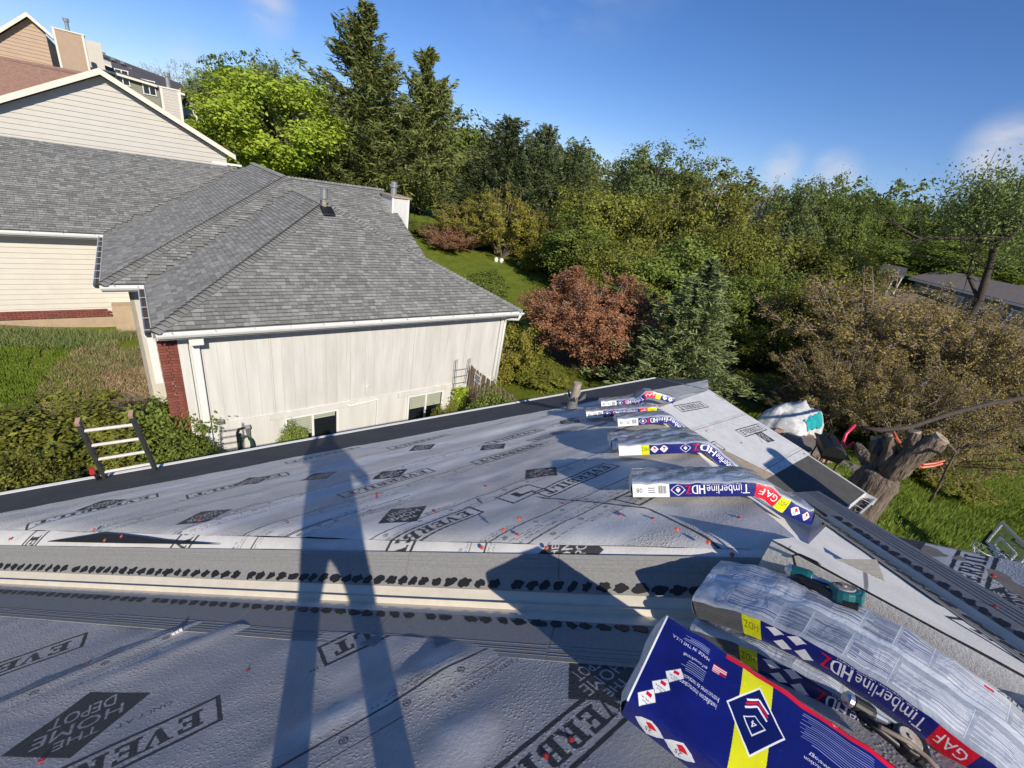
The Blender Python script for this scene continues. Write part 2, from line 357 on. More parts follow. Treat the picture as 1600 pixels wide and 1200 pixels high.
def feltmat(name, im, base=(.745, .715, .67), wetk=.30, grain=.35):
    m, nt, p = newmat(name); N = nt.nodes.new; L = nt.links.new
    ti = N('ShaderNodeTexImage'); ti.image = im; ti.extension = 'EXTEND'; ti.interpolation = 'Cubic'
    sp = N('ShaderNodeSeparateColor'); L(ti.outputs[0], sp.inputs[0])
    t = N('ShaderNodeTexCoord'); n = N('ShaderNodeTexNoise'); n.inputs['Scale'].default_value = 5; n.inputs['Detail'].default_value = 7; n.inputs['Roughness'].default_value = .7; L(t.outputs['Object'], n.inputs['Vector'])
    r = N('ShaderNodeMapRange'); r.inputs['From Min'].default_value = .3; r.inputs['From Max'].default_value = .7; r.inputs['To Min'].default_value = .86; r.inputs['To Max'].default_value = 1.08; L(n.outputs[0], r.inputs[0])
    wm = N('ShaderNodeMath'); wm.operation = 'MULTIPLY_ADD'; wm.inputs[1].default_value = -wetk; wm.inputs[2].default_value = 1; L(sp.outputs[1], wm.inputs[0])
    mm = N('ShaderNodeMath'); mm.operation = 'MULTIPLY'; L(wm.outputs[0], mm.inputs[0]); L(r.outputs[0], mm.inputs[1])
    fc = N('ShaderNodeMixRGB'); fc.blend_type = 'MULTIPLY'; fc.inputs[0].default_value = 1; fc.inputs[1].default_value = (*base, 1); L(mm.outputs[0], fc.inputs[2])
    mx = N('ShaderNodeMixRGB'); L(sp.outputs[0], mx.inputs[0]); L(fc.outputs[0], mx.inputs[1]); mx.inputs[2].default_value = (.05, .05, .053, 1); L(mx.outputs[0], p.inputs['Base Color'])
    rr = N('ShaderNodeMapRange'); rr.inputs['To Min'].default_value = .72; rr.inputs['To Max'].default_value = .48; L(sp.outputs[1], rr.inputs[0]); L(rr.outputs[0], p.inputs['Roughness']); p.inputs['Specular IOR Level'].default_value = .28
    sw = N('ShaderNodeMapRange'); sw.inputs['To Min'].default_value = .20; sw.inputs['To Max'].default_value = 0; L(sp.outputs[0], sw.inputs[0]); L(sw.outputs[0], p.inputs['Sheen Weight']); p.inputs['Sheen Roughness'].default_value = .4
    # dew beads: small bumps where the felt is wet
    v = N('ShaderNodeTexVoronoi'); v.inputs['Scale'].default_value = 62; L(t.outputs['Object'], v.inputs['Vector'])
    vr = N('ShaderNodeMapRange'); vr.inputs['From Min'].default_value = .42; vr.inputs['From Max'].default_value = .0; L(v.outputs['Distance'], vr.inputs[0])
    wv = N('ShaderNodeMapRange'); wv.inputs['From Min'].default_value = .72; wv.inputs['From Max'].default_value = .95; wv.inputs['To Max'].default_value = 1.3; L(sp.outputs[1], wv.inputs[0]); vm = N('ShaderNodeMath'); vm.operation = 'MULTIPLY'; L(vr.outputs[0], vm.inputs[0]); L(wv.outputs[0], vm.inputs[1])
    n2 = N('ShaderNodeTexNoise'); n2.inputs['Scale'].default_value = 60; n2.inputs['Detail'].default_value = 8; n2.inputs['Roughness'].default_value = .75; L(t.outputs['Object'], n2.inputs['Vector'])
    ad = N('ShaderNodeMath'); ad.operation = 'ADD'; L(vm.outputs[0], ad.inputs[0]); L(n2.outputs[0], ad.inputs[1])
    b = N('ShaderNodeBump'); b.inputs['Strength'].default_value = grain; b.inputs['Distance'].default_value = .012; L(ad.outputs[0], b.inputs['Height']); L(b.outputs[0], p.inputs['Normal'])
    return m
# ------------------------------------------------------------------ the roof being re-covered: planes in house axes
def pl3(A, B, C):
    n = np.cross(B - A, C - A); n = n / n[2]; return n, float(n @ A)
def pz(pl, a, b): n, d = pl; return d - n[0] * a - n[1] * b
P_ = (np.array([0, .5, 1.0]), -1.65)
J = hp((1557, 992), P_); V1 = hp((0, 912), P_); Q = hp((1297, 816), P_)
A0 = hz((1258, 856), J[2] - .03); FP_ = pl3(J, A0, V1)
F_ = (np.array([0, .48, 1.0]), A0[2] + .48 * A0[1])
G = hp((1107, 610), F_); K = hp((1012, 643), F_); R0b = (G[1] + K[1]) / 2
_r0 = (np.array([0, -.107, 1.0]), G[2] - .107 * R0b); R_pl = pl3(K, G, hp((1350, 770), _r0))
M_ = pl3(A0, J, Q)
EL = hp((0, 774), F_); ER = hp((1026, 591), F_); ev = (ER - EL) / np.linalg.norm(ER - EL); EL = EL - ev * 3.0
dB = np.cross(F_[0], FP_[0]); dB /= dB[0]; HB = A0 - dB * 6.2          # hip between F and F'
V1f = J + (V1 - J) * 1.5
RA = Q[0]                                                               # right rake of the near slope
house = empty('house', (0, 0, -8.8), 'house under repair, its hip roof wrapped in printed grey felt with cream valleys', 'house')
def clip_grid(poly, res):
    poly = np.asarray(poly, float); mn, mxx = poly.min(0), poly.max(0); nx = max(2, int((mxx[0] - mn[0]) / res) + 1); ny = max(2, int((mxx[1] - mn[1]) / res) + 1)
    bm = bmesh.new(); X = np.linspace(mn[0] - .01, mxx[0] + .01, nx + 1); Y = np.linspace(mn[1] - .01, mxx[1] + .01, ny + 1)
    cx = poly.mean(0)
    vv = [[None] * (ny + 1) for _ in range(nx + 1)]
    keep = np.ones((nx + 1, ny + 1), bool); GX, GY = np.meshgrid(X, Y, indexing='ij'); E = []
    for i in range(len(poly)):
        p, q = poly[i], poly[(i + 1) % len(poly)]; n = np.array([q[1] - p[1], p[0] - q[0]]); n = n / np.linalg.norm(n)
        if n @ (cx - p) > 0: n = -n
        E.append((p, n)); keep &= ((GX - p[0]) * n[0] + (GY - p[1]) * n[1]) < res * 1.6
    for i in range(nx + 1):
        for j in range(ny + 1):
            if keep[i, j]: vv[i][j] = bm.verts.new((X[i], Y[j], 0))
    for i in range(nx):
        for j in range(ny):
            c = (vv[i][j], vv[i + 1][j], vv[i + 1][j + 1], vv[i][j + 1])
            if all(c): bm.faces.new(c)
    for p, n in E:
        bmesh.ops.bisect_plane(bm, geom=bm.verts[:] + bm.edges[:] + bm.faces[:], dist=1e-6, plane_co=(p[0], p[1], 0), plane_no=(n[0], n[1], 0), clear_outer=True)
    bm.verts.ensure_lookup_table(); V = np.array([v.co[:2] for v in bm.verts]); ix = {v: i for i, v in enumerate(bm.verts)}
    Fc = [[ix[v] for v in f.verts] for f in bm.faces]; bm.free(); return V, Fc
def sheet(name, plane, poly, res, hfun, material, can=None, off=.006, parent=house):
    V, Fc = clip_grid(poly, res); z = pz(plane, V[:, 0], V[:, 1]) + off + (hfun(V[:, 0], V[:, 1]) if hfun else 0)
    uv = None
    if can: uv = np.stack([(V[:, 0] - can.x0) / (can.x1 - can.x0), (V[:, 1] - can.y0) / (can.y1 - can.y0)], 1)
    return mesh(name, np.column_stack([V, z]), Fc, material, parent, smooth=True, uv=uv)
ab2 = lambda p: np.asarray(p)[:2]
def soft(pa, pb, k=.05):     # the felt rounds over the hip instead of creasing
    return lambda a, b: -k * np.log1p(np.exp(-np.abs(pz(pa, a, b) - pz(pb, a, b)) / k))
def deck(poly, plane, th=.10, name='roof_deck'):
    MB().prism([(a, b, pz(plane, a, b)) for a, b in poly], (0, 0, -th)).build(name, MT['cutwood'], house)
deck([ab2(V1f), ab2(J), (J[0], -7), (V1f[0] - 6, -7), (V1f[0] - 6, V1f[1])], P_)
deck([ab2(J), ab2(Q), (RA, -7), (J[0], -7)], P_)
lowd = lambda pl: (pl[0], pl[1] - .09)
deck([ab2(J), ab2(A0), ab2(HB), ab2(V1f)], lowd(FP_))
FPOLY = [ab2(A0), ab2(K), ab2(G), ab2(ER), ab2(EL), ab2(HB)]
deck(FPOLY, lowd(F_))
VE = hp((1271, 808), R_pl); VS = hp((1232, 795), R_pl); VM = hp((1090, 712), R_pl)
MB().add([A0, J, Q, VE, VM, K], [(0, 1, 2), (0, 2, 3), (0, 3, 4), (0, 4, 5)]).build('roof_deck', MT['cutwood'], house)
RB = hp((1350, 770), R_pl); RL = hp((1297, 812), R_pl)
GR = G
deck([ab2(K), ab2(G), ab2(RB), ab2(RL), ab2(VE), ab2(VM)], R_pl)
def inward(p, q, d):  # shift a line towards the left of p->q by d
    p, q = ab2(p), ab2(q); t = (q - p) / np.linalg.norm(q - p); n = np.array([-t[1], t[0]]); return p + n * d, q + n * d
# ---- near slope felt
cP = Canvas(-3.6, -1.5, 2.9, 5.2, 420, sy=1.1)
HP_ = lambda x, y: ab2(hp((x, y), P_))
everbilt(cP, HP_(347, 1107), math.pi + .02); depot(cP, HP_(128, 1130), math.pi + .03, .25)
everbilt(cP, HP_(135, 1000), math.pi + .03); everbilt(cP, HP_(502, 1032) + (.95, .0), math.pi - .02)
everbilt(cP, HP_(870, 1190) + (.55, .04), math.pi + .02); depot(cP, HP_(937, 1058), 0.0 + math.pi, .2)
for (p, q) in (((40, 1085), (268, 990)), ((440, 1200), (775, 1008))):
    a, b = HP_(*p), HP_(*q); d = b - a; ang = math.atan2(d[1] * 1.1, d[0]); rollmarks(cP, b + d * .15, ang + math.pi, 3.2)
def wet(C, seed, thr=0.0, sx=1.0, sy_=1.0, amp=1.0):
    q = 4; up = lambda A: np.repeat(np.repeat(A, q, 0), q, 1)[:C.H, :C.W]
    yy, xx = np.mgrid[0:C.H:q, 0:C.W:q]; X = C.x0 + xx / C.ppm; Y = C.y0 + yy / C.ppm
    return np.clip((fbm(X * sx, Y * sy_, 5, seed) - thr) * 2.2 * amp + .5, 0, 1), X, Y, up
w, X, Y, up_ = wet(cP, 3, -.25, 1.4, 1.6)
w[:] = .40 + .60 * w
for (px, py, ra, rb) in [(530, 1120, .30, .07), (690, 1040, .12, .09), (720, 1170, .16, .12), (590, 1110, .1, .06), (200, 1040, .35, .03)]:
    c = HP_(px, py); e = ((X - c[0]) / ra) ** 2 + ((Y - c[1]) / rb) ** 2; w = np.minimum(w, np.clip((e + .5 * fbm(X * 9, Y * 9, 3, 5)) * .9, 0, 1))
cP.A[..., 1] = up_(w)
feltP = feltmat('felt_near', cP.image('felt_near_print', False), base=(.60, .575, .55), wetk=.34, grain=.36)
def hP(a, b):
    h = .014 * fbm(a * 1.6 + b * .5, b * 2.6, 3, 11) + .006 * np.abs(fbm(a * 2.2 + b * 3, b * 3.5 - a, 3, 15)) + .0025 * fbm(a * 9, b * 11, 3, 12)
    for (px, py, ra, rb, am) in [(690, 1050, .16, .10, .030), (725, 1150, .22, .10, .022), (640, 1010, .1, .08, .012), (530, 1120, .35, .06, .012), (300, 1010, .5, .05, .012)]:
        c = HP_(px, py); h = h + am * np.exp(-((a - c[0]) / ra) ** 2 - ((b - c[1]) / rb) ** 2) * (1 + .8 * vnoise(a * 14, b * 9, 4))
    a0 = HP_(0, 1100); a1 = HP_(262, 992); d = a1 - a0; s = ((a - a0[0]) * -d[1] + (b - a0[1]) * d[0]) / np.linalg.norm(d)   # lap
    h = np.maximum(h + .006, -.003)
    return h + .012 * np.exp(-(np.minimum(s, 0) / .06) ** 2) * (s < 0) + .012 * np.exp(-(s / .012) ** 2) * (s >= 0)
va, vb = inward(J, V1f, .30)
sheet('underlayment', P_, [va, vb, (-4.5, vb[1]), (-4.5, -1.5), (J[0], -1.5)], .035, hP, feltP, cP)
# ---- right part of the near slope
cR = Canvas(2.6, -2.2, 3.7, .3, 420, sy=1.1)
everbilt(cR, HP_(1497, 940) + (.02, 0), 0.03, .80, .17); depot(cR, HP_(1600, 940), .3, .17); rollmarks(cR, HP_(1448, 905), math.pi / 2 + math.pi, 2.0)
w, X, Y, up_ = wet(cR, 31, -.1, 2, 1.2); cR.A[..., 1] = up_(w)
feltR = feltmat('felt_right', cR.image('felt_right_print', False), grain=.3)
vc, vd = inward(Q, J, .22)
sheet('underlayment', P_, [(RA - .02, .05), (Q[0] - .34, .05), vd, (J[0], -2.2), (RA - .02, -2.2)], .03, lambda a, b: .018 * np.sin(9 * np.hypot(a - 3.0, (b + .1) * 1.6)) * np.exp(-((a - 3.3) / .5) ** 2) * .5 + .006 * fbm(a * 5, b * 5, 3, 8), feltR, cR)
sheet('ice_barrier', P_, [ab2(Q), (RA - .01, Q[1] - .01), (RA - .01, .0), (Q[0] - .42, .0)], .2, None, MT['ice'], off=.003)
# ---- hip-side band F'
cB = Canvas(-3.6, -.4, 2.8, 7.2, 300, sy=1.1)
HB_ = lambda x, y: ab2(hp((x, y), FP_))
e1 = HB_(700, 838); everbilt(cB, HB_(628, 846) + (.12, .1), math.pi + .75); everbilt(cB, HB_(300, 830) + (.1, .1), math.pi + .75); everbilt(cB, HB_(70, 822), math.pi + .75)
depot(cB, HB_(890, 862), .80, .20); cB.frame(HB_(1020, 842) , -1.9); cB.poly([(-.3, -.3), (-.27, -.3), (-.02, -.02), (-.02, -.05), (0, 0), (-.05, 0)], 1, 0)
for (x, y) in ((760, 850), (400, 842)): rollmarks(cB, HB_(x, y) + np.array((-.35, -.35)), math.pi / 4 + .05, .9)
w, X, Y, up_ = wet(cB, 8, .25, 2, 2); cB.A[..., 1] = (.25 + .5 * up_(w))
feltB = feltmat('felt_band', cB.image('felt_band_print', False), grain=.3)
va, vb = inward(V1f, J, .23)
sheet('underlayment', FP_, [ab2(A0), vb + (va - vb) * .06, va, ab2(HB)], .03, lambda a, b: soft(F_, FP_)(a, b) + .006 * fbm(a * 4, b * 4, 4, 21) + .014 * np.clip(fbm(a * 2.2, b * 2.2, 2, 22), 0, 1), feltB, cB, off=.009)
# ---- far hip end F
cF = Canvas(-4.2, .2, 10.8, 7.3, 190, sy=1.1)
HF_ = lambda x, y: ab2(hp((x, y), F_))
for (x, y, dx) in [(674, 735, 0), (840, 695, 0), (450, 740, 0), (248, 775, 0), (745, 797, 0), (955, 728, 0), (700, 680, 0), (845, 672, 0), (905, 668, 0), (1010, 610, 0), (1060, 600, 0), (560, 700, 0)]:
    everbilt(cF, HF_(x, y), math.pi + .10, .98, .2)
for (x, y) in [(610, 742), (395, 752), (845, 740), (320, 808), (630, 806), (660, 700), (160, 790), (770, 700), (890, 660), (500, 745)]: depot(cF, HF_(x, y), math.pi + .1, .21)
for (x, y) in [(1000, 775), (815, 772)]: cF.frame(HF_(x, y), .1); cF.rect(-.2, -.12, .2, -.10, 1, 0).rect(-.2, .10, .2, .12, 1, 0).rect(-.2, -.12, -.18, .12, 1, 0).rect(.18, -.12, .2, .12, 1, 0).poly([(-.08, -.05), (.1, -.05), (.1, -.02), (-.02, -.02), (-.02, .06), (-.08, .06)], 1, 0)
for (x, y) in [(990, 690), (985, 745), (985, 768), (905, 655), (860, 690), (420, 790), (520, 812), (640, 775), (300, 790)]: rollmarks(cF, HF_(x, y), math.pi + .08, 5.0)
cF.frame((0, 0), 0)
pa, pb, pc = HF_(815, 770), HF_(990, 790), HF_(1115, 850)
for d in (0, .03): cF.line(pa + (0, d), pb + (0, d), .011, 1, 0); cF.line(pb + (0, d), pc + (0, d), .011, 1, 0)
w, X, Y, up_ = wet(cF, 14, -.15, .5, 3.2)
cF.A[..., 1] = up_(w); st = up_((fbm(X * .8 + Y * 2.5, Y * 7 - X * .6, 4, 41) > .42) & (X > 4.2)); cF.A[..., 0][st] = np.maximum(cF.A[..., 0][st], .8)   # dark scuffed streaks
feltF = feltmat('felt_far', cF.image('felt_far_print', False), grain=.45)
t0, t1 = HF_(0, 803), HF_(800, 652); tv = (t1 - t0) / np.linalg.norm(t1 - t0); TL, TR = t0 - tv * 3, t1 + tv * 5.4
def hF(a, b):
    w1 = .007 * fbm(a * .7 + b * .6, b * 3.4 - a * .25, 4, 61)
    w2 = .010 * np.sin((b * 7.5 - a * 2.4) + 4 * vnoise(a * .8, b * .9, 5)) * np.clip(fbm(a * .55, b * .7, 2, 9) * 1.4, 0, 1)
    ring = .006 * np.sin(17 * np.hypot(a - 2.9, (b - 2.0) * .9)) * np.exp(-((a - 2.3) / .8) ** 2 - ((b - 2.3) / .8) ** 2)
    lap = sum(.006 * np.exp(-((b - y0 - .085 * a) / .02) ** 2) for y0 in (1.6, 2.55, 3.5, 4.45, 5.3))
    w3 = .012 * np.clip(.22 - np.abs(fbm(a * .9 + b * .35, b * 2.1 - a * .2, 3, 71)), 0, 1) + .008 * np.clip(.2 - np.abs(fbm(a * 1.3 - b * .7, b * 1.6 + a * .5, 3, 73)), 0, 1)
    return w3 * 3 + soft(F_, FP_)(a, b) * (a < A0[0] + .3) + 1.35 * w1 + 1.3 * w2 + ring + lap + .002 * fbm(a * 9, b * 9, 2, 3)
kt = TL + (TR - TL) * ((K[0] - TL[0]) / (TR[0] - TL[0]))
sheet('underlayment', F_, [ab2(A0), ab2(K), kt, TL, ab2(HB)], .05, hF, feltF, cF, off=.008)
sheet('underlayment', F_, [ab2(K), (G[0] - .01, G[1]), TR + (.2, 0), kt], .05, hF, feltF, cF, off=.008)
sheet('ice_barrier', F_, [TL - (0, .15), TR - (-.2, .15), ab2(ER), ab2(EL)], .08, lambda a, b: .003 * fbm(a * 2, b * 6, 3, 2), MT['ice'], off=.003)
# ---- porch slope R
cG = Canvas(5.4, .4, 8.5, 3.9, 360)
HR_ = lambda x, y: ab2(hp((x, y), R_pl))
everbilt(cG, HR_(1101, 632), math.pi + .02, .92, .2); everbilt(cG, HR_(1158, 617), math.pi, .92, .2)
everbilt(cG, HR_(1078, 713), 0.05, .92, .21); everbilt(cG, HR_(1156, 678), .03, .92, .2)
depot(cG, HR_(1134, 722), .75, .19); depot(cG, HR_(1194, 683), .75, .19)
ticks(cG, HR_(1062, 680), .06, 2.6); ticks(cG, HR_(1180, 743), .06, 2.2)
w, X, Y, up_ = wet(cG, 77, .4, 2, 2); cG.A[..., 1] = up_(w) * .3
feltG = feltmat('felt_porch', cG.image('felt_porch_print', False), grain=.12, base=(.62, .615, .605))
f0, f1 = HR_(1192, 752), HR_(1263, 712)
sheet('underlayment', R_pl, [ab2(K), ab2(G), f1 + (f1 - f0) * .06, f0, HR_(1105, 690)], .04, lambda a, b: .004 * fbm(a * 3, b * 3, 3, 6) + .005 * np.clip(fbm(a * 2 + b, b * 5 - a, 3, 19), 0, 1), feltG, cG, off=.006)
sheet('ice_barrier', R_pl, [f0, f1 + (f1 - f0) * .06, ab2(RB) - (.01, 0), ab2(RL), ab2(VE), HR_(1178, 742)], .1, None, MT['ice2'], off=.003)
# felt and slope M
feltM = feltmat('felt_plain', Canvas(0, 0, 1, 1, 8).image('felt_plain_print', False), grain=.4)
for f_ in ((A0, J, Q), (A0, Q, VE), (A0, VE, VM), (A0, VM, K)): sheet('underlayment', pl3(*f_), [ab2(v) for v in f_], .05, lambda a, b: .008 * fbm(a * 3 + b, b * 3, 4, 51), feltM, Canvas(0, 0, 9, 9, 1), off=.008)
ck = [np.array([2.25, .45]), np.array([2.53, .43]), ab2(J), ab2(J + (J - Q) * .52)]
MB().prism([(p[0], p[1], pz(M_, *p)) for p in ck], (0, 0, -.55)).build('underlayment', feltM, house)
cK = Canvas(2.0, -1.0, 3.0, .6, 420); yk, xk = np.mgrid[0:cK.H, 0:cK.W]; stk = fbm(xk / 90. - yk / 14., yk / 60., 4, 6) > .42; cK.A[..., 0][stk] = .75; cK.A[..., 1] = .25; everbilt(cK, np.array([2.62, -.22]), -2.0, .8, .17)
sheet('underlayment', M_, ck, .03, lambda a, b: .006 * fbm(a * 5, b * 5, 3, 33) + .01 * np.clip(fbm(a * 3 + 7, b * 3, 2, 34), 0, 1), feltmat('felt_saddle', cK.image('felt_saddle_print', False), grain=.3), cK, off=.014)
# ---- valleys: cream metal with a centre rib, starter strips and sealant dabs on both sides
def along(p, q): d = q - p; return d / np.linalg.norm(d), np.linalg.norm(d)
def valley(p, q, plA, plB, wA, wB, strips, s0=0.0, mwid=(.10, .10), over=.6):
    """p->q runs along the valley; plA lies to the left of p->q"""
    t, Ln = along(p, q)
    def lat(pl, left):
        n = np.asarray(pl[0]) / np.linalg.norm(pl[0]); l = np.cross(n, t); l /= np.linalg.norm(l); return (l if left else -l), n
    lA, nA = lat(plA, True); lB, nB = lat(plB, False); m = MB(); up = np.array([0, 0, 1.0]); up = up - t * (t @ up); up /= np.linalg.norm(up)
    prof = [lA * (mwid[0] + .08) + nA * .010, lA * .032 + nA * .010, lA * .012 + up * .040, up * .048 + lA * .004, up * .036 - lA * .006, lB * .012 + up * .014, lB * .036 + nB * .010, lB * (mwid[1] + .08) + nB * .010]
    n = len(prof); V = [p + o for o in prof] + [q + o for o in prof]
    m.add(V, [(i, i + 1, n + i + 1, n + i) for i in range(n - 1)]); vf = m.build('valley_flashing', MT['valley'], house)
    for (l, nrm, w, wid, on) in ((lA, nA, wA, mwid[0], strips[0]), (lB, nB, wB, mwid[1], strips[1])):
        if not on: continue
        x = s0 * .6 + .3; first = True; D = MB()
        while x < Ln + over + 1:
            x0, x1 = max(0, x - 1.0), min(Ln + over, x)
            if x1 - x0 > .1:
                c = MB(); a0 = p + t * (x0 + .0015); a1 = p + t * (x1 - .0015); hgt = .016 + .001 * random.random()
                c.prism([a0 + l * wid + nrm * hgt, a1 + l * wid + nrm * hgt, a1 + l * w + nrm * hgt, a0 + l * w + nrm * hgt], -nrm * .004)
                for g in range(4): # shallow score lines
                    y = w - .03 - g * .022 * random.uniform(.8, 1.2); c.prism([a0 + l * y + nrm * (hgt + .0004), a1 + l * y + nrm * (hgt + .0004), a1 + l * (y + .0022) + nrm * (hgt + .0004), a0 + l * (y + .0022) + nrm * (hgt + .0004)], nrm * .0012)
                c.build('starter_strip', MT['strip'], house)
            x += 1.0
        x = .02
        while x < Ln:
            w1 = random.uniform(.06, .092)
            if random.random() < .05: x += .05; continue
            k = 14; cc = p + t * (x + w1 / 2) + l * (wid + .035) + nrm * .0175; P2 = []
            for i in range(k):
                th = 2 * math.pi * i / k; rr = random.uniform(.68, 1.22); P2.append(cc + t * (w1 * .48 * rr * math.cos(th)) + l * ((.027 * math.sin(th)) * rr) + t * (.012 * math.sin(th)))
            D.prism(P2, nrm * .003); x += w1 + random.uniform(.006, .024)
        D.build('sealant_dab', MT['dab'], house, kind='stuff')
valley(V1f, J + (V1f - J) * .035, FP_, P_, .31, .41, (True, True), over=0)
valley(J + (J - Q) * .55, Q + (Q - J) * .02, M_, P_, .16, .24, (True, True), mwid=(.05, .035))
# porch valley: metal and its strip
vt = [K * .96 + VM * .04, VM, VS]; m = MB()
for p, q in zip(vt, vt[1:]):
    m.add([p + (-.1, -.02, .03), q + (-.1, -.02, .03), p + (0, 0, .022), q + (0, 0, .022), p + (.02, 0, .05), q + (.02, 0, .05), p + (.04, 0, .008), q + (.04, 0, .008), p + (.08, .02, .006), q + (.08, .02, .006)], [(0, 1, 3, 2), (2, 3, 5, 4), (4, 5, 7, 6), (6, 7, 9, 8)])
m.build('valley_flashing', MT['valley'], house)
zr = lambda p, o: np.array([p[0], p[1], pz(R_pl, p[0], p[1]) + o])
inner = [HR_(1038, 662), HR_(1092, 703), HR_(1232, 786), HR_(1275, 812)]; outer = [HR_(1046, 655), HR_(1106, 690), HR_(1180, 742), HR_(1268, 794)]
for i in range(3):
    MB().prism([zr(inner[i], .014), zr(inner[i + 1], .014), zr(outer[i + 1], .014), zr(outer[i], .014)], (0, 0, .004)).build('starter_strip', MT['strip'], house)
D = MB()
for i in range(3):
    n = (7, 12, 4)[i]
    for k in range(n):
        c = inner[i] + (inner[i + 1] - inner[i]) * (k + .5) / n; c = c + (outer[i] - inner[i]) * .06; d = (inner[i + 1] - inner[i]) / n * .42; o = np.array([-d[1], d[0]]); o = o / np.linalg.norm(o) * -.02
        D.prism([zr(c - d, .019), zr(c - d * .3 + o, .019), zr(c + d * .6 + o * .8, .019), zr(c + d, .019), zr(c + d * .3 - o, .019), zr(c - d * .5 - o, .019)], (0, 0, .003))
D.build('sealant_dab', MT['dab'], house, kind='stuff')
# black lifted flap of membrane showing beside the valley
fl = [HB_(75, 850), HB_(130, 842), HB_(160, 837), HB_(200, 840), HB_(260, 848), HB_(345, 855), HB_(200, 853)]
MB().prism([(p[0], p[1], pz(FP_, *p) + .028) for p in fl], (0, 0, .003)).build('ice_barrier', MT['dab'], house)
# drip edges, fascia, walls
def strip(p, q, offs, name, m, sz=(.02, .06)):
    t, Ln = along(p, q); s = np.cross(t, [0, 0, 1.0]); s /= np.linalg.norm(s); u = np.cross(s, t)
    MB().box((p + q) / 2 + np.asarray(offs, float), Ln, sz[0], sz[1], (t, s, u)).build(name, m, house)
strip(EL, ER, (0, .035, -.045), 'drip_edge', MT['white'], (.05, .10))
strip(ER, G, (.02, 0, -.07), 'fascia', MT['whitewood'], (.03, .16)); strip(GR, RB, (.02, 0, -.07), 'fascia', MT['whitewood'], (.03, .16))
strip(Q + (.02, 0, -.12), np.array([RA + .02, -7, pz(P_, RA, -7) - .12]), (0, 0, 0), 'fascia', MT['ice'], (.03, .18))
zb = -8.9
for (p, q) in ((EL + (0, -.55, 0), ER + (-.7, -.55, 0)), (ER + (-.7, -.55, 0), np.array([7.7, 1.3, -3.5])), (np.array([7.7, 1.3, -3.5]), np.array([5.0, 1.3, -3.4])), (np.array([5.0, 1.3, -3.4]), np.array([3.4, .3, -2.3])), (np.array([3.4, .3, -2.3]), np.array([3.4, -6.8, .9]))):
    t, Ln = along(p[:2], q[:2]); n = np.array([t[1], -t[0], 0]) * .07; a0, b0 = np.array([p[0], p[1], p[2] - .42]), np.array([q[0], q[1], q[2] - .42])
    MB().prism([a0 - n, b0 - n, (b0[0] - n[0], b0[1] - n[1], zb), (a0[0] - n[0], a0[1] - n[1], zb)], n * 2).build('wall', MT['cream'], house)
# porch gutter with leaf litter
t, Ln = along(RL, RB); s = np.array([t[1], -t[0], 0]); s = s / np.linalg.norm(s); up = np.array([0, 0, 1.0]); gm = MB()
prof = [(0, .02), (0, -.10), (.03, -.12), (.10, -.12), (.13, -.05), (.13, .0), (.15, .005), (.15, -.015), (.14, -.06), (.11, -.135), (-.012, -.13), (-.012, .02)]
n = len(prof); V = [RL + s * (x + .02) + up * (y - .01) for x, y in prof] + [RB + t * .03 + s * (x + .02) + up * (y - .01) for x, y in prof]
gm.add(V, [(i, (i + 1) % n, n + (i + 1) % n, n + i) for i in range(n)]); gm.box(RB + t * .03 + s * .09 + up * -.06, .006, .16, .13, (t, s, up)); gm.box(RL + s * .09 + up * -.06, .006, .16, .13, (t, s, up))
gut = gm.build('gutter', MT['white'], house)
li = MB()
for i in range(240):
    c = RL + t * Ln * random.random() + s * random.uniform(.035, .135) + up * random.uniform(-.095, -.06); a = random.random() * 6.28; r = random.uniform(.012, .03)
    li.add([c + np.array([math.cos(a + k * 1.57), math.sin(a + k * 1.57), random.uniform(-.5, .5)]) * r for k in range(4)], [(0, 1, 2, 3)])
li.build('leaf_litter', MT['darkbark'], gut, kind='stuff')
for i in range(4): MB().box(RL + t * Ln * (i + .6) / 4.4 + s * .085 + up * .0, .012, .15, .006, (t, s, up)).build('gutter_hanger', MT['white'], gut)
# plumbing vent with split lead boot
vb_ = hp((892, 641), F_); vp = MB(); vp.tube([vb_ + (0, 0, -.1), vb_ + (0.0, 0, .56)], .075, 14, cap=False); vp.tube([vb_ + (0, 0, .562), vb_ + (0, 0, .1)], .058, 14, cap=True)
vp.add([vb_ + np.array([.075 * math.cos(i * math.pi / 7), .075 * math.sin(i * math.pi / 7), .56]) for i in range(14)] + [vb_ + np.array([.058 * math.cos(i * math.pi / 7), .058 * math.sin(i * math.pi / 7), .562]) for i in range(14)], [(i, (i + 1) % 14, 14 + (i + 1) % 14, 14 + i) for i in range(14)])
pipe = vp.build('vent_pipe', MT['rust'], house, smooth=False)
bt = MB(); bt.tube([vb_ + (0, 0, -.05), vb_ + (0, 0, .22)], [.11, .082], 12, cap=False)
for i in range(5):
    a = i * 1.25 + .3; c = vb_ + np.array([math.cos(a) * .085, math.sin(a) * .085, .22]); o = np.array([math.cos(a), math.sin(a), 0]); tt = np.array([-math.sin(a), math.cos(a), 0])
    bt.prism([c - tt * .035, c + tt * .035, c + tt * .045 + o * .10 + (0, 0, .13 + .05 * random.random()), c - tt * .02 + o * .12 + (0, 0, .1)], (0, 0, .004))
bt.build('pipe_boot', MT['lead'], pipe)
MB().prism([np.array([vb_[0] + x, vb_[1] + y, pz(F_, vb_[0] + x, vb_[1] + y) + .012]) for x, y in ((-.16, -.2), (.18, -.2), (.18, .1), (-.16, .1))], (0, 0, .006)).build('boot_flange', MT['white'], pipe)
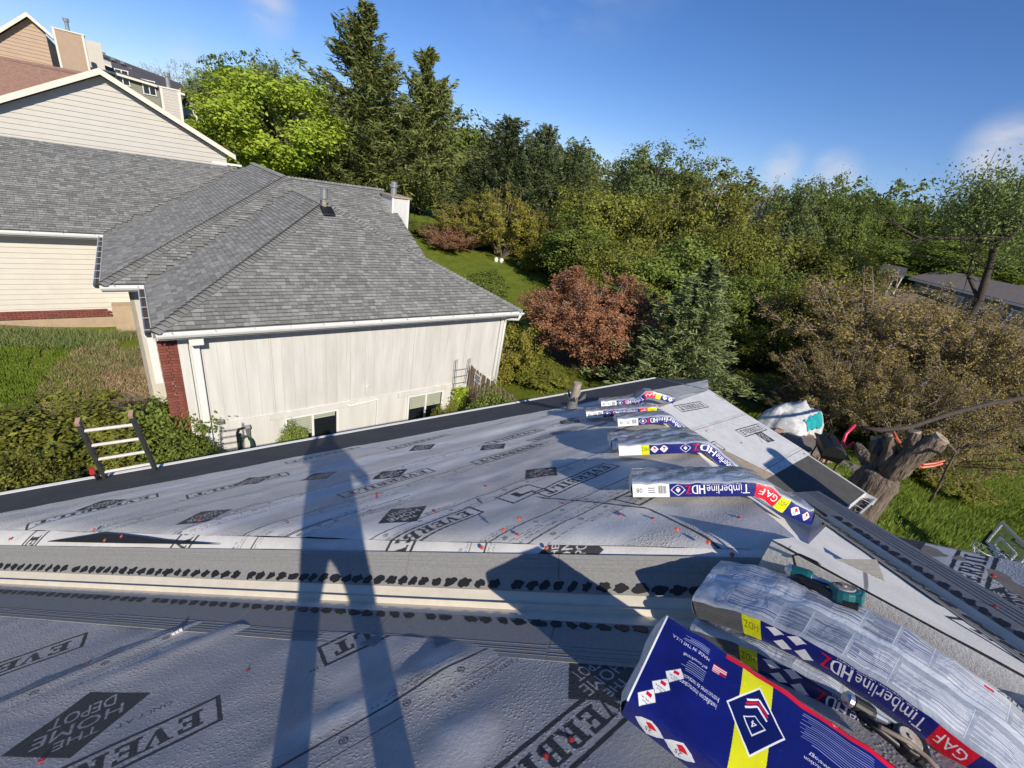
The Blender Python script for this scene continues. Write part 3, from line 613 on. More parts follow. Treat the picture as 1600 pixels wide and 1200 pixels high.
# plastic cap nails
def capnail(c, n, mtl='red', first=[None]):
    if first[0] is None or first[0].get('m') != mtl:
        m = MB(); m.tube([(0, 0, -.002), (0, 0, .004), (0, 0, .006)], [.0125, .0125, .006], 12); m.tube([(0, 0, .006), (0, 0, .009)], .004, 8)
        o = m.build('cap_nail', MT[mtl], None); o.parent = house; o['m'] = mtl; first[0] = o; del_later.append(o); first.append(o)
    pr = [x for x in first[1:] if x.get('m') == mtl][0]; o = pr.copy(); COL.objects.link(o); o.parent = house
    o.location = tuple(np.asarray(c) - np.array(house.location)); o.rotation_euler = Vector(n).to_track_quat('Z', 'Y').to_euler()
del_later = []
nails = [(P_, .010, 'red', [(389, 1051), (712, 1126), (893, 1160), (712, 1126), (66, 1192), (721, 1028), (853, 1186), (137, 1041)]),
         (FP_, .022, 'orange', [(168, 845), (194, 839), (151, 829), (20, 843), (755, 857), (788, 829), (855, 857), (812, 812), (1057, 828), (1106, 849), (1143, 868)]),
         (F_, .014, 'red', [(813, 813), (968, 807), (760, 762), (842, 745), (808, 838), (680, 802), (450, 820), (312, 815), (880, 790), (1020, 813), (932, 745), (590, 780), (590, 775), (1155, 812)]),
         (R_pl, .012, 'red', [(1072, 682), (1138, 723), (1184, 748), (1256, 710), (1103, 674), (1158, 693)]),
         (P_, .014, 'red', [(1552, 903), (1555, 953)])]
for pl, off, mt_, L_ in nails:
    nv = np.asarray(pl[0]) / np.linalg.norm(pl[0])
    for q in L_: capnail(hp(q, pl) + nv * off, nv, mt_)
for o in del_later: bpy.data.objects.remove(o)
# ------------------------------------------------------------------ the white house next door
NZ = -4.5
NLc = hz((238, 520), NZ); NRc = hz((816, 486), NZ); _n = NRc - NLc; NW = float(np.linalg.norm(_n)); N1 = _n / NW; N2 = np.array([-N1[1], N1[0], 0])
def N(u, v, w): return NLc + N1 * u + N2 * v + np.array([0, 0, w])
def Nloc(P): d = np.asarray(P) - NLc; return np.array([d @ N1, d @ N2, d[2]])
def npx(px, v): return Nloc(hp(px, (N2, float((NLc + N2 * v) @ N2))))
NAX = (N1, N2, np.array([0, 0, 1.0]))
nh = empty('house', N(5, 5, -4.3), 'white house next door with grey shingled hip roof and stained panel wall', 'house')
TN = .458; H3 = NW / 2; W3 = TN * H3
roofs = {  # plane: gradient (du, dv), constant; polygon in plan
 'front': ((0, TN), 0, [(0, 0), (NW, 0), (H3, H3)]),
 'left': ((TN, 0), 0, [(0, 0), (H3, H3), (H3, H3 + 4.0), (0, 4.0)]),
 'right': ((-TN, 0), TN * NW, [(NW, 0), (NW, 4.0), (H3, H3 + 4), (H3, H3)]),
 'main': ((0, TN), -TN * 4, [(-.95, 4), (0, 4), (H3, H3 + 4), (9.9, NW - 9.9 + 4), (9.9, 10.4), (5.45, 10.4)]),
 'side': ((TN, 0), TN * .95, [(-.95, 4), (5.45, 10.4), (5.45, 17.0), (4.75, 16.7), (-.95, 11.0)]),
 'leftblock': ((0, TN), -TN * 11.05, [(-13, 11.05), (-.95, 11.05), (4.75, 16.75), (-13, 16.75)]),
}
def inpoly(P, x, y):
    c = False; n = len(P)
    for i in range(n):
        x1, y1 = P[i]; x2, y2 = P[(i + 1) % n]
        if (y1 > y) != (y2 > y) and x < (x2 - x1) * (y - y1) / (y2 - y1) + x1: c = not c
    return c
for k, (g, c0, poly) in roofs.items():
    MB().prism([N(u, v, g[0] * u + g[1] * v + c0 - .02) for u, v in poly], (0, 0, -.12)).build('roof_deck', MT['sh'][0], nh)
back = MB()
back.prism([N(5.45, 10.4, TN * 6.4 - .02), N(9.9, 10.4, TN * 6.4 - .02), N(9.9, 16.8, 0), N(5.45, 16.8, 0)], (0, 0, -.1)); back.prism([N(5.45, 10.4, TN * 6.4 - .03), N(5.45, 17, TN * 6.4 - .03), N(11, 17, .4), N(11, 10.4, .4)], (0, 0, -.1)); back.prism([N(-13, 16.75, TN * 5.7 - .02), N(4.75, 16.75, TN * 5.7 - .02), N(4.75, 22, 0), N(-13, 22, 0)], (0, 0, -.1))
back.build('roof_deck', MT['sh'][1], nh)
tabs = []
EXP = .143; kk = math.sqrt(1 + TN * TN); step = EXP / kk
for k, (g, c0, poly) in roofs.items():
    us = [p[0] for p in poly]; vs_ = [p[1] for p in poly]
    gx, gy = (1 if g[0] > 0 else -1 if g[0] < 0 else 0), (1 if g[1] > 0 else 0)
    upd = np.array([gx, gy], float); lat = np.array([gy, -gx], float) if gy else np.array([0, 1.0])
    # extents along up-slope and lateral directions
    a_ = [np.array(p) @ upd for p in poly]; b_ = [np.array(p) @ lat for p in poly]
    if k == 'leftblock': b_[0] = b_[3] = -6.5
    r0 = min(a_) + .02; row = 0
    while r0 < max(a_):
        x = min(b_) - random.random() * .3
        while x < max(b_):
            w = random.choice((.10, .13, .16, .18, .2, .24, .28)); c = upd * (r0 + step * .5) + lat * (x + w / 2)
            if inpoly(poly, c[0], c[1]):
                e = [inpoly(poly, *(c + lat * s * w * .45)) for s in (-1, 1)]
                if all(e): tabs.append((k, r0, x, w, random.choice((0, 1, 1, 2, 2, 3)), upd, lat, g, c0))
            x += w + .004
        r0 += step; row += 1
def tabgeo(t):
    k, r0, x, w, mi, upd, lat, g, c0 = t
    def P3(r, l, h):
        p = upd * r + lat * l; return N(p[0], p[1], g[0] * p[0] + g[1] * p[1] + c0 + h)
    th = .016 + .012 * ((hash((round(x, 3), round(r0, 3))) % 100) / 100)
    a, b = x + .001, x + w - .001; e = step * 1.06
    V = [P3(r0, a, th), P3(r0, b, th), P3(r0 + e, b, .004), P3(r0 + e, a, .004), P3(r0, a, -.01), P3(r0, b, -.01)]
    return V, [(0, 1, 2, 3), (0, 4, 5, 1), (0, 3, 4), (1, 5, 2)], mi
order = sorted(range(len(tabs)), key=lambda i: (tabs[i][0] != 'front', tabs[i][1] + abs(tabs[i][2] - 4) * .18))
single = set(order[:300]); protos = {}
bulk = MB()
for i, t in enumerate(tabs):
    V, Fc, mi = tabgeo(t)
    if i not in single: bulk.add(V, Fc, mi); bulk.mi[-3:] = [4, 4, 4]
    else:
        key = (t[3], t[4], t[0]); c = np.mean(V[:4], 0)
        if key not in protos:
            o = mesh('shingle', np.array(V) - c, Fc, [MT['sh'][mi], MT['butt']], None, mi=[0, 1, 1, 1]); o.parent = nh; protos[key] = o
        else: o = protos[key].copy(); COL.objects.link(o)
        o.location = tuple(c - np.array(nh.location))
bulk.build('shingle', MT['sh'] + [MT['butt']], nh, kind='stuff')
# hip and ridge caps
def caps(p, q, both=True, name='hip_cap', wid=.17):
    t, Ln = along(p, q); s = np.cross(t, [0, 0, 1.0]); s /= np.linalg.norm(s); n = np.cross(s, t); x = 0
    while x < Ln - .05:
        c = p + t * x; e = .19; dr = -.055
        V = [c + s * -wid + n * (dr + .045), c + n * .07, c + s * wid + n * (dr + .045), c + t * e + s * -wid + n * (dr + .012), c + t * e + n * .02, c + t * e + s * wid + n * (dr + .012),
             c + s * -wid + n * (dr - .01), c + n * 0.0, c + s * wid + n * (dr - .01)]
        mesh(name, V, [(0, 1, 4, 3), (1, 2, 5, 4), (0, 6, 7, 1), (1, 7, 8, 2)], [MT['sh'][random.choice((0, 1, 1, 2))], MT['butt']], nh, mi=[0, 0, 1, 1]); x += .143
caps(N(0, 0, .0), N(H3, H3, W3)); caps(N(NW, 0, 0), N(H3, H3, W3)); caps(N(H3, H3 + 4, W3), N(H3, H3, W3), name='ridge_cap')
caps(N(-.95, 4, 0), N(5.45, 10.4, TN * 6.4)); caps(N(9.9, 10.4, TN * 6.4), N(5.45, 10.4, TN * 6.4), name='ridge_cap'); caps(N(5.45, 17, TN * 6.4), N(5.45, 10.4, TN * 6.4), name='ridge_cap')
# gutters
def gutter(p, q, outd, hangers=True, parent=None, house_=None):
    t, Ln = along(p, q); o = np.asarray(outd, float); up = np.array([0, 0, 1.0])
    prof = [(0, .01), (0, -.10), (.08, -.10), (.12, -.03), (.12, .0), (.135, .0), (.135, -.02), (.13, -.045), (.09, -.112), (-.01, -.112), (-.01, .01)]; n = len(prof)
    V = [e + o * (x + .02) + up * (y - .02) for e in (p, q) for x, y in prof]; m = MB(); m.add(V, [(i, (i + 1) % n, n + (i + 1) % n, n + i) for i in range(n)] + [tuple(range(n)), tuple(range(n, 2 * n))[::-1]])
    gt = m.build('gutter', MT['white'], house_ or nh)
    m = MB(); m.add([p + o * .025 + up * -.095, q + o * .025 + up * -.095, q + o * .105 + up * -.095, p + o * .105 + up * -.095], [(0, 1, 2, 3)]); m.build('gutter_sludge', MT['darkbark'], gt)
    if hangers:
        x = .3
        while x < Ln: MB().box(p + t * x + o * .085 + up * -.012, .02, .13, .006, (t, o, up)).build('gutter_hanger', MT['white'], gt); x += .85
    MB().box((p + q) / 2 + o * .0 + up * -.11, Ln, .03, .18, (t, o, up)).build('fascia', MT['whitewood'], house_ or nh)
    return gt
gutter(N(.05, 0, 0), N(NW, 0, 0), -N2); gutter(N(0, 3.95, 0), N(0, 0.0, 0), -N1); gutter(N(-.95, 4, 0), N(0, 4, 0), -N2); gutter(N(-.95, 11, 0), N(-.95, 4.05, 0), -N1); gutter(N(-10, 11.05, 0), N(-.95, 11.05, 0), -N2)
# soffits
for a in ([(0, 0), (NW, 0), (NW - .5, .55), (.5, .55)], [(0, 0), (.5, .55), (.5, 4), (0, 4)], [(-.95, 4), (0, 4), (0.45, 4.6), (-.4, 4.6)], [(-10, 11.05), (-.95, 11.05), (-.4, 11.6), (-10, 11.6)], [(-.95, 4), (-.4, 4.6), (-.4, 11.6), (-.95, 11.05)], [(NW, 0), (NW, 4), (NW - .5, 4), (NW - .5, .55)]):
    MB().prism([N(u, v, -.15) for u, v in a], (0, 0, .02)).build('soffit', MT['whitewood'], nh)
# panel wall: vertical planks with recessed joints; the right two thirds are bare and stained
WB = -2.95; u = .62; uw = NW - .45
MB().prism([N(.5, .60, -.15), N(uw, .60, -.15), N(uw, .60, -4.6), N(.5, .60, -4.6)], N2 * .1).build('wall', MT['concrete'], nh)
while u < uw - .05:
    w_ = min(.305, uw - u); MB().box(N(u + w_ / 2, .53, (WB - .15) / 2), w_ - .003, .03, WB * -1 - .15, NAX).build('wall_plank', MT['stainwood' if u > 2.6 else 'whitewood'], nh); u += .305
for uu in (2.5, 4.72, 6.9, 9.05): MB().box(N(uu, .512, (WB - .15) / 2), .007, .005, -WB - .15, NAX).build('wall_seam', MT['concrete'], nh)
MB().box(N((.5 + uw) / 2, .535, (WB - 4.55) / 2), uw - .5, .05, 4.55 + WB - .02, NAX).build('foundation_wall', MT['whitewood'], nh)
MB().box(N((.5 + uw) / 2, .515, WB - .01), uw - .5, .03, .025, NAX).build('band_board', MT['whitewood'], nh)
def window(u0, u1, w0, w1, par, v=.49, blind=(.16, .55), grid=False):
    f = empty('window', N((u0 + u1) / 2, v, w0)); f.parent = par; f.matrix_parent_inverse = Matrix.Translation(-wloc(par))
    t = .07; fm = MB(); fm.box(N((u0 + u1) / 2, v - .012, w1 + t / 2), u1 - u0 + 2 * t, .07, t, NAX).box(N((u0 + u1) / 2, v - .012, w0 - t / 2), u1 - u0 + 2 * t, .07, t, NAX)
    for uu in (u0 - t / 2, u1 + t / 2, (u0 + u1) / 2): fm.box(N(uu, v - .011, (w0 + w1) / 2), t, .068, w1 - w0 - .002, NAX)
    fm.build('frame', MT['white'], f); 
    MB().box(N((u0 + u1) / 2, v + .004, (w0 + w1) / 2), u1 - u0, .012, w1 - w0, NAX).build('pane', MT['glass'], f)
    for i in range(2):
        a, b = u0 + (u1 - u0) * i / 2 + .04, u0 + (u1 - u0) * (i + 1) / 2 - .04; z = w1 - .03
        n = int((w1 - w0) * blind[i] / .07)
        for k in range(n): MB().box(N((a + b) / 2, v - .004, z - .035), b - a, .012, .058, NAX).build('blind_slat', MT['blind'], f); z -= .07
    MB().box(N((u0 + u1) / 2, v - .02, w1 + .16), u1 - u0 + .9, .06, .15, NAX).build('lintel_board', MT['whitewood'], f)
    return f
a = npx((450, 690), .5); b = npx((525, 640), .5); window(a[0], b[0], -4.32, -3.22, nh, blind=(.62, .14))
a = npx((637, 650), .5); b = npx((690, 612), .5); window(a[0], b[0], -4.32, -3.22, nh, blind=(.5, .45))
# corner boards, downspouts, pipes and small fittings
MB().box(N(.53, .47, -2.3), .20, .06, 4.3, NAX).build('corner_board', MT['whitewood'], nh); MB().box(N(uw - .06, .47, -1.6), .14, .06, 2.9, NAX).build('corner_board', MT['whitewood'], nh)
d = MB(); d.box(N(.78, .44, -2.35), .17, .1, 4.0, NAX); d.box(N(.80, .28, -.30), .30, .42, .26, NAX); d.build('downspout', MT['white'], nh, bevel=.02)
d = MB(); d.tube([N(NW - .15, -.1, -.12), N(NW - .18, -.08, -.3), N(NW - .4, .38, -.42), N(NW - .42, .4, -.6), N(NW - .42, .4, -4.4)], .055, 8); d.build('downspout', MT['white'], nh, smooth=True)
a = npx((542, 625), .5); b = npx((589, 617), .5); d = MB(); d.tube([N(a[0], .44, -3.05), N(a[0] + .04, .44, -3.12), N(b[0], .44, -3.05), N(b[0], .44, -4.5)], .028, 8); d.build('conduit_pipe', MT['white'], nh)
a = npx((571, 608), .5); d = MB(); d.tube([N(a[0], .45, -2.75), N(a[0], .42, -2.5), N(a[0] + .05, .40, -2.42), N(a[0] + .1, .42, -2.45)], .022, 8); d.build('vent_pipe', MT['white'], nh)
a = npx((344, 657), .5); MB().box(N(a[0], .42, a[2]), .16, .1, .12, NAX).build('outlet_box', MT['steel'], nh, bevel=.01)
a = npx((372, 665), .5)
d = MB(); d.tube([N(a[0] - .06, .38, -4.5), N(a[0] - .06, .38, -3.3), N(a[0] - .02, .36, -3.18), N(a[0] + .12, .36, -3.16)], .03, 8); d.tube([N(a[0] - .0, .38, -4.5), N(a[0] - .0, .38, -3.34)], .02, 8); d.build('water_pipe', MT['blackrough'], nh)
d = MB(); d.tube([N(a[0] + .15, .34, -3.16), N(a[0] + .27, .34, -3.16)], .07, 10); d.tube([N(a[0] + .2, .34, -3.2), N(a[0] + .22, .34, -3.6)], [.06, .03], 8); d.build('meter', MT['steel'], nh)
# left side wall, brick corner, hanging bay
MB().prism([N(.46, .6, -.15), N(.46, 4.2, -.15), N(.46, 4.2, -4.6), N(.46, .6, -4.6)], N1 * .1).build('wall', MT['mortar'], nh)
bp = None
for r in range(52):
    z = -.35 - r * .0785; v0 = .46
    for wv in ((.205, .205, .10) if r % 2 else (.10, .205, .205)):
        if bp is None: bp = MB().box((0, 0, 0), .1, .205, .066, NAX).build('brick', MT['brick'], None); bp.parent = nh; o = bp
        else: o = bp.copy(); COL.objects.link(o)
        o.scale = (1, wv / .205, 1); o.location = tuple(N(.41, v0 + wv / 2, z) - np.array(nh.location)); v0 += wv + .012
for r in range(52):
    z = -.35 - r * .0785; u0 = .04
    for wv in ((.205, .16) if r % 2 else (.16, .205)):
        o = bp.copy(); COL.objects.link(o); o.scale = (1, wv / .205, 1); o.rotation_euler = (0, 0, math.pi / 2); o.location = tuple(N(u0 + wv / 2, .55, z) - np.array(nh.location)); u0 += wv + .012
bu = npx((234, 545), .95)[0]; bay = empty('bay', N(bu + .3, 2, -1.2)); bay.parent = nh; bay.matrix_parent_inverse = Matrix.Translation(-Vector(nh.location))
MB().box(N(bu + .36, 1.55, -.95), .72, 1.2, 1.4, NAX).build('bay_box', MT['cream'], bay)
for i in range(6): MB().box(N(bu + .30, .935, -.42 - i * .235), .34, .018, .222, (N1, N2, np.array([0, .0, 1]) + N2 * .10)).build('siding_board', MT['cream'], bay)
for uu in (.06, .58): MB().box(N(bu + uu, .93, -.97), .16, .05, 1.5, NAX).build('trim_board', MT['white'], bay)
# left block: lap siding, brick course, concrete
MB().prism([N(-10, 11.62, -.15), N(.3, 11.62, -.15), N(.3, 11.62, -5), N(-10, 11.62, -5)], N2 * .1).build('wall', MT['concrete'], nh)
for i in range(15):
    z = -.3 - i * .195; o = MB().box(N(-4.7, 11.58, z - .1), 10.2, .03, .2, (N1, N2 * .995 - np.array([0, 0, .1]), np.array([0, 0, 1]) + N2 * .14)).build('siding_board', MT['cream'], nh)
for r in range(4):
    z = -3.14 - r * .0785
    for c in range(26):
        o = bp.copy(); COL.objects.link(o); o.scale = (1, 1, 1); o.rotation_euler = (0, 0, math.pi / 2); o.location = tuple(N(-6.9 + c * .217 + (.1 if r % 2 else 0), 11.57, z) - np.array(nh.location))
MB().box(N(-.55, 11.3, -3.6), 1.3, .5, 1.5, NAX).build('concrete_step', MT['concrete'], nh)
for r in range(5):
    for c in range(4):
        o = bp.copy(); COL.objects.link(o); o.scale = (1, 1, 1); o.rotation_euler = (0, 0, math.pi / 2); o.location = tuple(N(-.6 + c * .217 + (.1 if r % 2 else 0), 10.95, -3.98 - r * .0785) - np.array(nh.location))
MB().prism([N(-.4, 4.65, -.15), N(.46, 4.65, -.15), N(.46, 4.65, -4.6), N(-.4, 4.65, -4.6)], N2 * .1).build('wall', MT['cream'], nh)
MB().prism([N(-.4, 4.65, -.15), N(-.4, 11.6, -.15), N(-.4, 11.6, -4.6), N(-.4, 4.65, -4.6)], N1 * .1).build('wall', MT['cream'], nh)
MB().prism([N(uw, .6, -.15), N(uw, 11, -.15), N(uw, 11, -4.6), N(uw, .6, -4.6)], N1 * -.1).build('wall', MT['stainwood'], nh)
MB().prism([N(9.7, 4.5, -.15), N(9.7, 16.5, -.15), N(9.7, 10.4, 2.7), N(9.7, 10.39, 2.7)], N1 * -.1).build('gable_wall', MT['stainwood'], nh)
# roof vent with black boot, gable chimney with flue
ap = N(H3 - .12, H3 - .35, W3 - .2); d = MB(); d.tube([ap, ap + (0, 0, .42)], .085, 12); rv = d.build('vent_pipe', MT['rust'], nh)
d = MB(); d.tube([ap + (0, 0, .40), ap + (0, 0, .72)], .13, 12); d.tube([ap + (0, 0, .72), ap + (0, 0, .75)], .15, 12); d.build('vent_cap', MT['steel'], rv)
MB().box(ap + np.array([.05, -.25, .03]), .42, .5, .06, (N1, (N2 + np.array([0, 0, .458])) / 1.1, np.array([0, 0, 1]))).build('vent_boot', MT['blackrough'], rv, bevel=.02)
cu_ = npx((612, 300), 10.2)
ch = MB(); ch.box(N(10.0, 9.2, 1.5), .85, 1.2, 2.6, NAX); chm = ch.build('chimney', MT['whitewood'], nh)
MB().box(N(10.0, 9.2, 2.83), 1.0, 1.35, .07, NAX).build('chimney_cap', MT['cutwood'], chm); d = MB(); d.tube([N(9.95, 9.3, 2.8), N(9.95, 9.3, 3.2)], .15, 12); d.tube([N(9.95, 9.3, 3.2), N(9.95, 9.3, 3.32)], .21, 12); d.tube([N(9.95, 9.3, 3.33), N(9.95, 9.3, 3.44)], .16, 12); d.build('flue_pipe', MT['steel'], chm)
for uu in (9.60, 10.40): MB().box(N(uu, 8.585, 1.5), .08, .03, 2.6, NAX).build('trim_board', MT['white'], chm)
# ------------------------------------------------------------------ ground
CT = [(3, 9, -8.9), (-2, 9, -8.7), (9, 9, -9.0), (10, 14, -9.0), (-5, 14, -8.5), (-5, 20, -8.5), (-5, 23, -8.55), (-9, 17, -8.2), (-14, 22, -7.6), (-3, 12, -8.7), (0, 0, -8.6), (10, -10, -8.4), (-20, -10, -7.5), (0, -60, -7), (-60, -10, -5), (-60, 60, 0), (-20, 45, -3.5), (0, 70, -1), (14, 18, -9.0), (20, 12, -8.9), (60, -60, -9), (110, -20, -6), (150, 40, -2), (130, 100, 2), (0, 150, 2), (-100, 120, 3), (80, 80, -2.5), (9, 4, -7.6), (8.5, -1, -7.6), (-10, 28, -6.0)]
for px, py, dd in [(820, 430, 42), (740, 400, 46), (870, 415, 46), (650, 330, 58), (352, 245, 58), (430, 275, 56), (600, 300, 56), (1000, 600, 24), (940, 600, 23), (1200, 555, 36), (1600, 645, 42), (1450, 800, 21), (1560, 700, 30), (1260, 700, 18.5), (1300, 640, 26), (1450, 462, 72), (1590, 480, 75), (1250, 470, 60), (1380, 560, 38)]: CT.append(tuple(at(px, py, dd)))
CT += [tuple(at(1262, 700, 16.8) * (1, 1, 0) + (0, 0, -6.15)), tuple(at(1310, 710, 15.8) * (1, 1, 0) + (0, 0, -6.2))]
CT = np.array(CT); n_ = len(CT)
def _phi(r): return np.where(r > 1e-9, r * r * np.log(r + 1e-9), 0)
D_ = np.hypot(CT[:, None, 0] - CT[None, :, 0], CT[:, None, 1] - CT[None, :, 1]); A_ = np.zeros((n_ + 3, n_ + 3)); A_[:n_, :n_] = _phi(D_) + np.eye(n_) * 25.0
A_[:n_, n_] = 1; A_[:n_, n_ + 1:] = CT[:, :2]; A_[n_:, :n_] = A_[:n_, n_:].T; wt = np.linalg.solve(A_, np.r_[CT[:, 2], 0, 0, 0])
def tz(a, b):
    a, b = np.asarray(a, float), np.asarray(b, float); s = wt[n_] + wt[n_ + 1] * a + wt[n_ + 2] * b
    for i in range(n_): s = s + wt[i] * _phi(np.hypot(a - CT[i, 0], b - CT[i, 1]))
    return np.clip(s, -10, 14)
gs = np.sinh(np.linspace(-3.2, 3.2, 260)) / math.sinh(3.2); GX, GY = np.meshgrid(6 + gs * 320, 16 + gs * 320, indexing='ij')
GZ = tz(GX, GY) + .10 * fbm(GX * .25, GY * .25, 3, 2) + .03 * fbm(GX * 1.3, GY * 1.3, 2, 5)
def azd(a, b): 
    w = np.stack([np.asarray(a) * E1[0] + np.asarray(b) * E2[0], np.asarray(a) * E1[1] + np.asarray(b) * E2[1]]); return np.degrees(np.arctan2(w[0], w[1])), np.hypot(w[0], w[1])
az_, ds_ = azd(GX, GY); nz_ = fbm(GX * .18, GY * .18, 4, 9)
sm = lambda x: np.clip(x, 0, 1)
wood = sm((az_ - 4 + nz_ * 8) / 4) * sm((60 - az_) / 5) * sm((ds_ - 23.5 + nz_ * 5 - sm((az_ - 30) / 8) * 7) / 3) * sm((75 - ds_) / 6)
bed = np.maximum(sm(1.2 - ((GX + 1.5) / 2.6) ** 2 - ((GY - 17.5) / 5.0) ** 2 + nz_ * 1.0), sm(1 - ((GX + 5) / 4) ** 2 - ((GY - 22.6) / 1.2) ** 2 + nz_))
gap = sm(1 - np.abs(GX - 5) / 8) * sm(1.4 - np.abs(GY - 9.5) / 3)
lit = np.clip(np.maximum(np.maximum(wood, bed * .9), gap * .8) + np.clip(nz_ - .28, 0, 1) * 1.2, 0, 1)
m, nt, p = newmat('ground_turf'); Nn = nt.nodes.new; L = nt.links.new
at_ = Nn('ShaderNodeAttribute'); at_.attribute_name = 'litter'; tcn = Nn('ShaderNodeTexCoord')
n1 = Nn('ShaderNodeTexNoise'); n1.inputs['Scale'].default_value = .9; n1.inputs['Detail'].default_value = 8; n1.inputs['Roughness'].default_value = .7; L(tcn.outputs['Object'], n1.inputs['Vector'])
n2 = Nn('ShaderNodeTexNoise'); n2.inputs['Scale'].default_value = 14; n2.inputs['Detail'].default_value = 6; n2.inputs['Roughness'].default_value = .75; L(tcn.outputs['Object'], n2.inputs['Vector'])
c1 = Nn('ShaderNodeValToRGB'); e = c1.color_ramp.elements; e[0].position = .32; e[0].color = (.115, .15, .014, 1); e[1].position = .68; e[1].color = (.20, .245, .03, 1); L(n1.outputs[0], c1.inputs[0])
c2 = Nn('ShaderNodeValToRGB'); e = c2.color_ramp.elements; e[0].position = .3; e[0].color = (.12, .085, .05, 1); e[1].position = .7; e[1].color = (.42, .32, .21, 1); L(n2.outputs[0], c2.inputs[0])
fm_ = Nn('ShaderNodeMixRGB'); fm_.blend_type = 'MULTIPLY'; fm_.inputs[0].default_value = .55; L(c1.outputs[0], fm_.inputs[1]); r3 = Nn('ShaderNodeMapRange'); r3.inputs['From Min'].default_value = .3; r3.inputs['From Max'].default_value = .7; r3.inputs['To Min'].default_value = .35; r3.inputs['To Max'].default_value = 1.5; L(n2.outputs[0], r3.inputs[0]); L(r3.outputs[0], fm_.inputs[2])
ad_ = Nn('ShaderNodeMath'); ad_.operation = 'MULTIPLY_ADD'; ad_.inputs[1].default_value = .6; L(n1.outputs[0], ad_.inputs[0]); L(at_.outputs['Fac'], ad_.inputs[2])
rr_ = Nn('ShaderNodeMapRange'); rr_.inputs['From Min'].default_value = .6; rr_.inputs['From Max'].default_value = .95; L(ad_.outputs[0], rr_.inputs[0])
mx_ = Nn('ShaderNodeMixRGB'); L(rr_.outputs[0], mx_.inputs[0]); L(fm_.outputs[0], mx_.inputs[1]); L(c2.outputs[0], mx_.inputs[2]); L(mx_.outputs[0], p.inputs['Base Color']); p.inputs['Roughness'].default_value = .95; p.inputs['Specular IOR Level'].default_value = .2
bb = Nn('ShaderNodeBump'); bb.inputs['Strength'].default_value = .9; bb.inputs['Distance'].default_value = .12; L(n2.outputs[0], bb.inputs['Height']); L(bb.outputs[0], p.inputs['Normal'])
k = GX.shape[0]; idx = np.arange(k * k).reshape(k, k); QD = np.stack([idx[:-1, :-1], idx[1:, :-1], idx[1:, 1:], idx[:-1, 1:]], -1).reshape(-1, 4)
gr = fastmesh('ground', np.stack([GX, GY, GZ], -1).reshape(-1, 3), QD, m, None, smooth=True, kind='structure')
la = gr.data.attributes.new('litter', 'FLOAT', 'POINT'); la.data.foreach_set('value', lit.ravel().astype(np.float32))
# pale gravel path seen through the trees
pp = [at(1180, 560, 35), at(1260, 548, 37), at(1340, 556, 39), at(1430, 590, 40), at(1520, 625, 40), at(1640, 660, 41), at(1900, 730, 42)]; V = []; 
for i, c in enumerate(pp):
    d = pp[min(i + 1, 6)] - pp[max(i - 1, 0)]; s = np.array([-d[1], d[0]]); s = s / np.linalg.norm(s) * 1.4
    for q in (c[:2] + s, c[:2] + s * .3, c[:2] - s * .3, c[:2] - s): V.append((q[0], q[1], float(tz(q[0], q[1])) + .10))
mesh('path', V, [(i * 4 + j, i * 4 + j + 1, i * 4 + j + 5, i * 4 + j + 4) for i in range(6) for j in range(3)], mat('pale_gravel', (.42, .38, .36), .95, .2, 8, bump=.4, bscale=60), kind='structure')
# grass blades on the nearer lawns
def blades(name, cx, cy, rx, ry, n, h, mtl, jit=.3, rot=0):
    th = RNG.random(n) * 2 * np.pi; r = np.sqrt(RNG.random(n)); X = cx + rx * r * np.cos(th); Y = cy + ry * r * np.sin(th); keep = (fbm(X * .9, Y * .9, 3, 31) > -.28); X, Y = X[keep], Y[keep]; n = len(X)
    Z = tz(X, Y) + .05; ang = RNG.random(n) * 6.28; hh = h * (.6 + .8 * RNG.random(n)); w = .012 + .014 * RNG.random(n); lx, ly = RNG.normal(0, jit, n) * hh, RNG.normal(0, jit, n) * hh
    dx, dy = np.cos(ang) * w, np.sin(ang) * w
    V = np.stack([np.stack([X - dx, Y - dy, Z - .08], 1), np.stack([X + dx, Y + dy, Z - .08], 1), np.stack([X + lx, Y + ly, Z + hh], 1)], 1).reshape(-1, 3)
    return fastmesh(name, V, np.arange(3 * n).reshape(-1, 3), mtl, kind='stuff')
GRS = leafmat('grass_blade', (0.112, 0.173, 0.019), (0.203, 0.270, 0.038), .2, vscale=.5); DRY = leafmat('dry_grass_blade', (.28, .20, .11), (.46, .35, .20), .15); WEED = leafmat('weed_blade', (.13, .18, .06), (.24, .27, .10), .2)
blades('grass', -5.4, 18.3, 2.7, 4.0, 42000, .055, GRS); blades('dry_grass', -1.6, 18.6, 2.6, 4.6, 26000, .09, DRY, .9); blades('weeds', -2.4, 20.8, 1.2, 1.2, 1600, .13, WEED, .5); blades('weeds', -4.2, 22.4, 2.8, .7, 4000, .2, WEED, .5)
blades('grass', 21, 0, 9, 9, 42000, .09, GRS)
